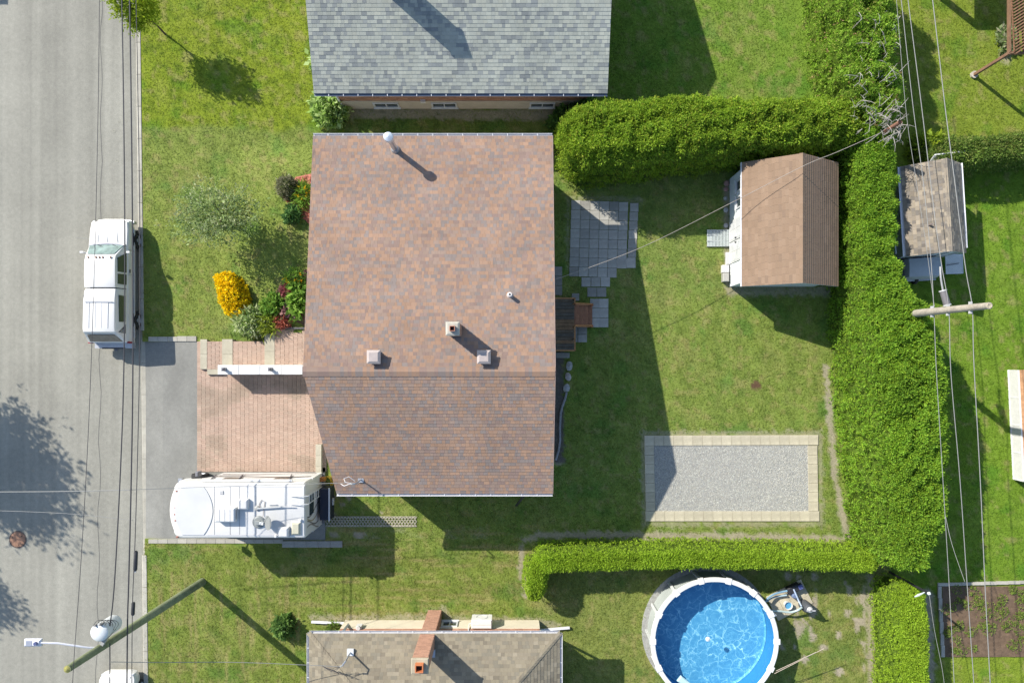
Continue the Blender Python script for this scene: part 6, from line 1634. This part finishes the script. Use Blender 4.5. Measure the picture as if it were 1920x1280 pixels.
# ---------------------------------------------------------------- poles and cables
def cable(pts, r, label, m=None, name='overhead_cable', group='overhead cables', cat='cable'):
    """pts: (px, py, z) picture points with their height above ground"""
    P = smooth_pts([W(*p) for p in pts], 6)
    o = MB().tube(P, r, 6).build(name, m or M_cable, None, True)
    tag(o, label, cat, group); return o
UP = thing('utility_pole', 'greenish wooden utility pole carrying a transformer and streetlight', 'utility pole', G(380, 1090, 0))
PH = 9.0
top = W(126, 1254, PH)
wb(MB().tube([G(380, 1090, -.2), G(380, 1090, 0) * .5 + top * .5, top], [.185, .16, .125], 14, (.95, 1.05, .9)), 'pole_shaft', M_pole, UP, True)
wb(MB().lathe([(.125, PH), (.02, PH + .06)], 12, (top.x, top.y), (1.3, 1.2, .6)), 'pole_cap', M_pole, UP)
tp = W(182, 1188, 7.65); tb = (tp.x, tp.y)
tm = wb(MB().lathe([(.27, 6.55), (.30, 6.62), (.30, 7.45), (.32, 7.47), (.32, 7.52), (.29, 7.56), (.12, 7.62)], 24, tb, (.74, .77, .77)), 'transformer', M_col, UP, True)
for k, (dx, dy) in enumerate(((-.1, .28), (.08, .31))): MB().lathe([(.05, 7.4), (.035, 7.5), (.05, 7.52), (.03, 7.66)], 8, (tb[0] + dx, tb[1] + dy), (.4, .38, .36)).build('bushing', M_col, tm)
pz = lambda z: G(380, 1090, 0).lerp(top, z / PH)
q = pz(7.3); MB().beam((tb[0] + .15, tb[1] - .2, 7.3), (q.x, q.y, 7.3), .12, .12, (.4, .4, .4)).build('hanger', M_col, tm)
q = pz(7.35); he = W(75, 1204, 7.9)
lo = wb(MB().tube([(q.x, q.y, 7.3), (q.x - .35, q.y + .1, 7.5), (q.x - 1.2, he.y - .05, 7.82), (he.x, he.y, 7.9)], .035, 8, (.72, .72, .78)), 'lamp_arm', M_col, UP, True)
MB().bbox(he.x - .55, he.x + .05, he.y - .13, he.y + .13, 7.83, 7.96, .05, (.72, .72, .78)).build('lamp_head', M_col, lo); MB().lathe([(.06, 7.95), (.06, 8.02)], 10, (he.x - .1, he.y), (.1, .12, .25)).build('photocell', M_col, lo); MB().box(he.x - .45, he.x - .25, he.y - .09, he.y + .09, 7.958, 7.968, (.32, .35, .42)).build('cooling_plate', M_col, lo)
for k in range(5):
    a = random.uniform(0, 3); p0 = Vector((tb[0] - .2 + k * .1, tb[1] + .25, 7.55)); p1 = p0 + Vector((.25, .25, .1)); p2 = Vector((q.x + .2 + .1 * k, q.y + .8, 7.2))
    wb(MB().tube(smooth_pts([p0, p1, p2, Vector((q.x + .05, q.y + .1, 6.9 + .1 * k))], 4), .009, 5), 'jumper_wire', M_cable, UP)
cable([(187, -60, 8.9), (184, 200, 8.85), (177, 500, 8.8), (166, 800, 8.85), (152, 1050, 8.9), (138, 1246, 8.95), (131, 1400, 9.0)], .010, 'thin high cable at the tip of the streetlight pole')
cable([(227, -60, 7.2), (231, 150, 7.15), (234, 450, 7.1), (232, 700, 7.1), (225, 900, 7.15), (214, 1100, 7.25), (205, 1180, 7.3)], .022, 'twisted black cable ending at the transformer')
cable([(206, 1205, 7.2), (206, 1260, 7.15), (205, 1400, 7.1)], .02, 'black cable leaving the transformer past the parked car')
cable([(242, -60, 6.3), (246, 200, 6.2), (248.5, 450, 6.1), (249, 700, 6.1), (246, 900, 6.15), (241, 1100, 6.2), (239, 1170, 6.25), (237, 1400, 6.2)], .026, 'thick dark bundle between twisted cable and splice-case cable')
cable([(254, -60, 5.9), (258, 150, 5.85), (262, 400, 5.8), (262, 640, 5.8), (258, 850, 5.8), (253, 1020, 5.85), (248, 1155, 5.95), (247, 1400, 5.9)], .015, 'dark cable carrying black splice cases')
for k, (a, b, r, lb) in enumerate((((255, 1032), (253.5, 1070), .075, 'longer black splice case hung on the street cable'), ((250, 1128), (249, 1153), .07, 'black splice case with silver end near the transformer'))):
    p0, p1 = W(*a, 5.8), W(*b, 5.85); th_ = thing('splice_case', lb, 'splice case', (p0 + p1) / 2)
    c_ = (p0 + p1) / 2
    MB().tube([p0 - c_, p0.lerp(p1, .08) - c_, p0.lerp(p1, .92) - c_, p1 - c_], [r * .6, r, r, r * .6], 10).build('shell', M_dark, th_, True); MB().tube([p1 - c_, p1 + (p1 - p0) * .06 - c_], r * .5, 8, (.7, .7, .7)).build('end_cap', M_col, th_)
# service drops
s1 = SERV1
mb = MB(); A_ = W(243, 918, 6.15); P_ = smooth_pts([W(-60, 922, 6.6), W(110, 921, 6.3), A_], 5); o = mb.tube(P_, .017, 6).build('service_cable', M_cablel, None, True); tag(o, 'pale cable crossing the street above the tree shade', 'cable')
o = MB().tube(smooth_pts([A_, W(400, 912, 5.0), s1], 6), .010, 6).build('service_cable', M_cablel, None, True); tag(o, 'pale cable over the motor home to the roof mast', 'cable')
o = MB().tube(smooth_pts([W(-60, 955, 6.7), W(120, 962, 6.4), W(250, 975, 6.1)], 5), .008, 5).build('service_cable', M_cablel, None); tag(o, 'very thin wire crossing the street below the pale cable', 'cable')
o = MB().tube(smooth_pts([W(208, 1240, 7.0), W(300, 1241, 5.9), W(450, 1241, 4.7), SERV3], 6), .012, 6).build('service_cable', M_cablel, None, True); tag(o, 'pale cable over the south lawn to the beige roof mast', 'cable')
# line from house to shed across the patio
o = MB().tube(smooth_pts([Vector((1.66, 3.35, 3.1)), W(1200, 465, 2.85), W(1372, 380, 2.75), W(1505, 312, 3.7), W(1570, 285, 3.9), W(1650, 250, 4.2)], 6), .011, 6, (.40, .35, .30)).build('service_cable', M_col, None, True); tag(o, 'taupe cable strung from bungalow over patio and shed roof', 'cable')

RP = thing('utility_pole', 'weathered grey wooden pole rising out of the cedar hedge', 'utility pole', G(1633, 596, 0))
rt = W(1855, 573, 8.0)
wb(MB().tube([G(1633, 596, -.2), G(1633, 596, 0) * .5 + rt * .5, rt], [.17, .15, .12], 14, (1.6, 1.4, 1.7)), 'pole_shaft', M_pole, RP, True)
wb(MB().lathe([(.121, 7.98), (.09, 8.02), (.02, 8.0)], 12, (rt.x, rt.y), (1.9, 1.6, 1.7)), 'pole_top', M_pole, RP)
for z in (4.7, 5.7, 7.0):
    q = G(1633, 596, 0).lerp(rt, z / 8.0); wb(MB().box(q.x - .05, q.x + .05, q.y - .22, q.y + .22, z - .04, z + .04, (.5, .5, .5)), 'cable_clamp', M_col, RP)
cable([(1683, -60, 4.7), (1692, 20, 4.65), (1712, 200, 4.5), (1731, 340, 4.5), (1745, 480, 4.6), (1751, 580, 4.7), (1756, 700, 4.65), (1768, 900, 4.5), (1781, 1120, 4.4), (1792, 1340, 4.5)], .013, 'lowest pale cable on the weathered pole', M_cablel)
cable([(1695, -60, 5.7), (1705, 20, 5.6), (1728, 200, 5.5), (1752, 400, 5.55), (1766, 500, 5.6), (1779, 580, 5.7), (1783, 700, 5.65), (1800, 900, 5.5), (1815, 1120, 5.45), (1830, 1340, 5.5)], .014, 'middle pale cable carrying a grey splice tube', M_cablel)
cable([(1741, -60, 7.0), (1751, 20, 6.95), (1772, 200, 6.85), (1790, 340, 6.9), (1810, 500, 6.95), (1823, 578, 7.0), (1826, 680, 6.95), (1838, 900, 6.85), (1848, 1120, 6.8), (1860, 1340, 6.85)], .015, 'highest pale cable on the weathered pole', M_cablel)
cable([(1676, -60, 4.2), (1698, 200, 4.1), (1715, 320, 4.05), (1735, 450, 4.2), (1752, 575, 4.5)], .009, 'thin dull wire beside the lowest pale cable', M_cablel)
cable([(1742, 1112, 3.0), (1752, 1180, 3.0), (1768, 1262, 3.0), (1776, 1340, 3.0)], .010, 'thin wire leaving the short black pole', M_cablel)
cable([(1773, 968, 4.6), (1785, 1020, 5.0), (1809, 1090, 5.45)], .009, 'slanting thin wire joining two pale cables', M_cablel)
p0, p1 = W(1768, 545, 5.5), W(1776, 572, 5.55); c_ = (p0 + p1) / 2
sc = thing('splice_case', 'grey tube splice case hung beside the weathered pole', 'splice case', c_)
MB().tube([p0 - c_, p1 - c_], .13, 12, (.16, .15, .16)).build('shell', M_col, sc, True)
for p in (p0, p1): MB().tube([p - c_ - (p1 - p0) * .04, p - c_ + (p1 - p0) * .04], .145, 12, (.55, .55, .55)).build('end_band', M_col, sc)
MB().tube(smooth_pts([p0 - c_, W(1764, 520, 5.6) - c_, W(1763, 500, 5.6) - c_], 4), .035, 6, (.4, .4, .4)).build('lead_cable', M_col, sc)
# rusty hollow post in the hedge corner
RS = thing('rusty_post', 'rusty hollow steel post leaning out of the hedge corner', 'post', G(1590, 289, 0))
rt2 = W(1688, 229, 4.3); b2 = G(1590, 289, -.1)
wb(MB().tube([b2, rt2], .085, 14, (.21, .11, .075), caps=False), 'tube', M_stone, RS, True); wb(MB().tube([rt2 - (rt2 - b2).normalized() * .3, rt2 - (rt2 - b2).normalized() * .02], .07, 14, (.03, .018, .015)), 'hollow', M_stone, RS)
# short black pole by the clipped hedge
BP = thing('short_pole', 'short black pole with pale tip between the two rear hedges', 'pole', G(1668, 1072, 0))
bt = W(1742, 1112, 3.05); wb(MB().tube([G(1668, 1072, -.1), bt], [.06, .05], 10, (.03, .03, .035)), 'shaft', M_col, BP, True); wb(MB().lathe([(.06, 3.0), (.075, 3.06), (.03, 3.12)], 10, (bt.x, bt.y), (.7, .75, .75)), 'tip_cap', M_col, BP)
hk = W(1728, 1113, 2.9); wb(MB().tube([bt + Vector((-.1, 0, -.15)), hk + Vector((-.15, -.05, 0)), hk + Vector((-.3, -.12, .0))], [.02, .05, .02], 8, (.6, .65, .66)), 'insulator', M_col, BP, True)

# ---------------------------------------------------------------- right-hand neighbours' things
PG = thing('pergola', 'brown slatted wooden pergola at the lawn edge', 'pergola', G(1880, 60, 0))
z = 2.4; px0, py1 = 1891, 100
A = W(px0, 102, z); B = W(2010, -90, z)
for k in range(34):
    y = A.y + (B.y - A.y) * k / 33.; x0_ = A.x + (1 - (y - A.y) / (B.y - A.y)) * .25
    wb(MB().beam((x0_, y, z + .06), (B.x, y + 1.6, z + .06), .05, .09, tuple(np.array((.21, .115, .065)) * random.uniform(.85, 1.15))), 'roof_slat', M_wood, PG)
for k in range(14):
    x = A.x + .25 + k * .2; wb(MB().beam((x, A.y + .1, z - .0), (x - .25, B.y + 1.2, z), .05, .045, tuple(np.array((.17, .095, .055)) * random.uniform(.85, 1.15))), 'cross_slat', M_wood, PG)
for p in (W(1892, 100, 2.3), W(1892, 100, 2.3) + Vector((0, 4.2, 0)), W(1892, 100, 2.3) + Vector((2.6, 0, 0))):
    g_ = Vector((p.x, p.y, 0)) if False else Vector((p.x, p.y, 0))
    wb(MB().box(p.x - .06, p.x + .06, p.y - .06, p.y + .06, 0, 2.36, (.19, .11, .07)), 'post', M_wood, PG); wb(MB().lathe([(.17, 0), (.17, .1)], 10, (p.x, p.y), (.42, .38, .32)), 'post_footing', M_stone, PG)
wb(MB().beam(W(1892, 100, 2.3), W(1892, 100, 2.3) + Vector((0, 4.6, 0)), .08, .16, (.17, .1, .06)), 'side_beam', M_wood, PG); wb(MB().beam(W(1892, 100, 2.3), W(1892, 100, 2.3) + Vector((3, 0, 0)), .08, .16, (.17, .1, .06)), 'side_beam', M_wood, PG)

DW = thing('raised_deck', 'raised deck with white lattice skirt and brown boards', 'deck', G(1895, 795, 0), R(2.8))
# local frame: x to the right, y up the picture; left face at x = 0 at the lower end
L0 = 2.55
def lattice(root, o, u, v, lu, lv, name='lattice_strip', step=.11, w=.035, col=(.80, .80, .76), nrm=(0, 0, 1)):
    """criss-cross strips on a rectangle, joined: the strips are too fine to pick apart"""
    m = MB(); o, u, v = Vector(o), Vector(u).normalized(), Vector(v).normalized()
    n = u.cross(v)
    t = -lv
    for s in (0, 1):
        t = -lv
        while t < lu:
            a0 = max(t, 0); a1 = min(t + lv, lu)
            if a1 - a0 > .03:
                b0, b1 = a0 - t, a1 - t
                if s: b0, b1 = lv - b0, lv - b1
                m.beam(o + u * a0 + v * b0 + n * .006 * s, o + u * a1 + v * b1 + n * .006 * s, w, .006, col, up=n)
            t += step
    ob = m.build(name, M_col, root); ob['kind'] = 'stuff'; return ob
for k in range(4):
    ya = -L0 + k * 1.275
    MB().box(.02, .05, ya + .01, ya + 1.265, .02, .66, (.5, .52, .5)).build('skirt_backing', M_col, DW)
    lattice(DW, (-.012, ya, .05), (0, 1, 0), (0, 0, 1), 1.27, .58, 'lattice_panel', .085, .04)
    MB().box(-.03, .0, ya - .03, ya + .03, 0, .66, (.8, .8, .78)).build('skirt_post', M_col, DW)
MB().box(-.04, .02, -L0, L0, .64, .69, (.8, .8, .78)).build('skirt_rail', M_col, DW); MB().box(-.04, .02, -L0, L0, 0, .05, (.8, .8, .78)).build('skirt_rail', M_col, DW)
for k in range(16): MB().bbox(.02 + k * .15, .162 + k * .15, -L0, L0, .66, .70, .006, tuple(np.array((.40, .22, .11)) * random.uniform(.9, 1.1))).build('deck_board', M_wood, DW)
MB().box(.05, 2.4, -L0 - .02, -L0 + .02, .02, .66, (.1, .1, .09)).build('end_skirt', M_col, DW)
for y in (2.2, .95, -.1, -1.2):
    MB().box(.42, .54, y - .06, y + .06, .70, 1.6, (.82, .82, .82)).build('rail_post', M_col, DW)
MB().box(.45, .51, -1.3, 2.3, 1.5, 1.56, (.8, .8, .8)).build('hand_rail', M_col, DW); MB().box(.45, .51, -1.3, 2.3, .8, .85, (.8, .8, .8)).build('hand_rail', M_col, DW)
for k in range(26): MB().box(.465, .495, -1.2 + k * .135, -1.175 + k * .135, .85, 1.5, (.8, .8, .8)).build('baluster', M_col, DW)

# lattice panels and covered trailer by the weathered shed
LP = thing('garden_trellis', 'white lattice panel leaning behind the weathered shed', 'lattice', G(1722, 322, 0))
p0, p1 = W(1733, 310, 1.2), W(1783, 287, 1.9)
a_, b_ = G(1706, 326, .1), G(1748, 326, .1)
c0, c1 = W(1728, 311, 1.5), W(1784, 284, 2.0)
v_ = (W(1781, 286, 1.9) - W(1786, 316, .6)); u_ = Vector((-1, -.12, 0))
org = W(1787, 313, .8)
for k, (q0, q1) in enumerate(((0, 1),)):
    ob = lattice(LP, org - LP.location, u_, Vector((0, .45, .8)), 1.35, .95, 'lattice_strips', .09, .04)
    f = MB(); f.beam(org, org + u_.normalized() * 1.35, .05, .03, (.8, .8, .78)); wb(f, 'frame_rail', M_col, LP); f = MB(); t_ = Vector((0, .45, .8)).normalized() * .95; f.beam(org + t_, org + t_ + u_.normalized() * 1.35, .05, .03, (.8, .8, .78)); wb(f, 'frame_rail', M_col, LP)
    f = MB(); f.beam(org, org + t_, .05, .03, (.8, .8, .78)); wb(f, 'frame_stile', M_col, LP); f = MB(); f.beam(org + u_.normalized() * 1.35, org + t_ + u_.normalized() * 1.35, .05, .03, (.8, .8, .78)); wb(f, 'frame_stile', M_col, LP)
    f = MB(); f.beam(org + u_.normalized() * .2, Vector((org.x - .2, org.y - .1, 0)), .05, .05, (.6, .6, .58)); wb(f, 'prop', M_col, LP)
LQ = thing('lattice_tray', 'flat white lattice tray beside the tarp-covered trailer', 'lattice', W(1789, 495, .5) - Vector((0, 0, .5)), R(2))
ob = lattice(LQ, (-.38, -.42, .5), (1, 0, 0), (0, 1, 0), .76, .84, 'lattice_strips', .075, .035)
for x0_, x1_, y0_, y1_ in ((-.4, .4, -.45, -.41), (-.4, .4, .41, .45), (-.4, -.37, -.41, .41), (.37, .4, -.41, .41)): MB().box(x0_, x1_, y0_, y1_, .48, .52, (.78, .78, .76)).build('tray_frame', M_col, LQ)
MB().beam((-.36, -.05, .53), (.2, .03, .53), .03, .03, (.15, .15, .16)).build('stick', M_col, LQ)
for x0_, y0_ in ((-.37, -.42), (.37, -.42), (-.37, .42), (.37, .42)): MB().box(x0_ - .02, x0_ + .02, y0_ - .02, y0_ + .02, 0, .48, (.6, .6, .6)).build('tray_leg', M_col, LQ)
TC = thing('covered_trailer', 'low trailer under a pale grey tarp below the weathered shed', 'trailer', G(1712, 506, 0), R(3))
m = MB(); secs = []
for y, s, zz in ((-.50, .78, .35), (-.48, .88, .75), (-.40, .97, .92), (-.1, 1.0, 1.0), (.2, 1.0, 1.02), (.42, .99, 1.0), (.44, .98, .5)):
    secs.append([(-.82 * s, y, .25), (-.86 * s, y, zz * .7), (-.74 * s, y, zz * .98), (0, y, zz * 1.03), (.7 * s, y, zz), (.8 * s, y, zz * .75), (.78 * s, y, .25)])
m.loft(secs, (.50, .53, .55)); m.build('tarp', M_col, TC, True, fixn=True)
MB().box(-1.25, -.84, -.46, .42, .25, .72, (.06, .065, .07)).build('front_box', M_col, TC); MB().box(-1.28, .8, -.56, -.5, .3, .4, (.55, .56, .58)).build('side_rail', M_col, TC)
for s in (-1, 1): wheel(TC, .0, 0, 1, .24, .14).location = (0.1 * s, s * .42 - .03, 0)
# yellow hose heap behind the motor home
m = MB(); pts = [(.22 * math.cos(t * 1.0) * (1 + .2 * math.sin(t * 2.7)), .24 * math.sin(t) * (1 + .25 * math.sin(t * 1.9)), .05 + .012 * t) for t in np.linspace(0, 26, 130)]
o = m.tube(pts, .016, 5, (.75, .45, .03)).build('garden_hose', M_col, None, True); o.location = W(613, 905, .3) - Vector((0, 0, .3)); tag(o, 'coiled yellow garden hose behind the motor home', 'hose')

# open shelter north of the pergola, beyond the frame; its shadow reaches the lawn
SH = thing('post_shelter', 'flat-roofed wooden shelter on thick posts north of the pergola', 'shelter', G(1740, -120, 0))
a, b = G(1697, -50), G(1790, -200)
wb(MB().box(a.x, b.x, a.y, b.y, 2.9, 3.02, (.3, .2, .13)), 'roof', M_wood, SH)
for x, y in ((a.x + .12, a.y + .12), (b.x - .12, a.y + .12), (a.x + .12, b.y - .12), (b.x - .12, b.y - .12)): wb(MB().box(x - .12, x + .12, y - .12, y + .12, -.05, 2.9, (.25, .16, .1)), 'post', M_wood, SH)
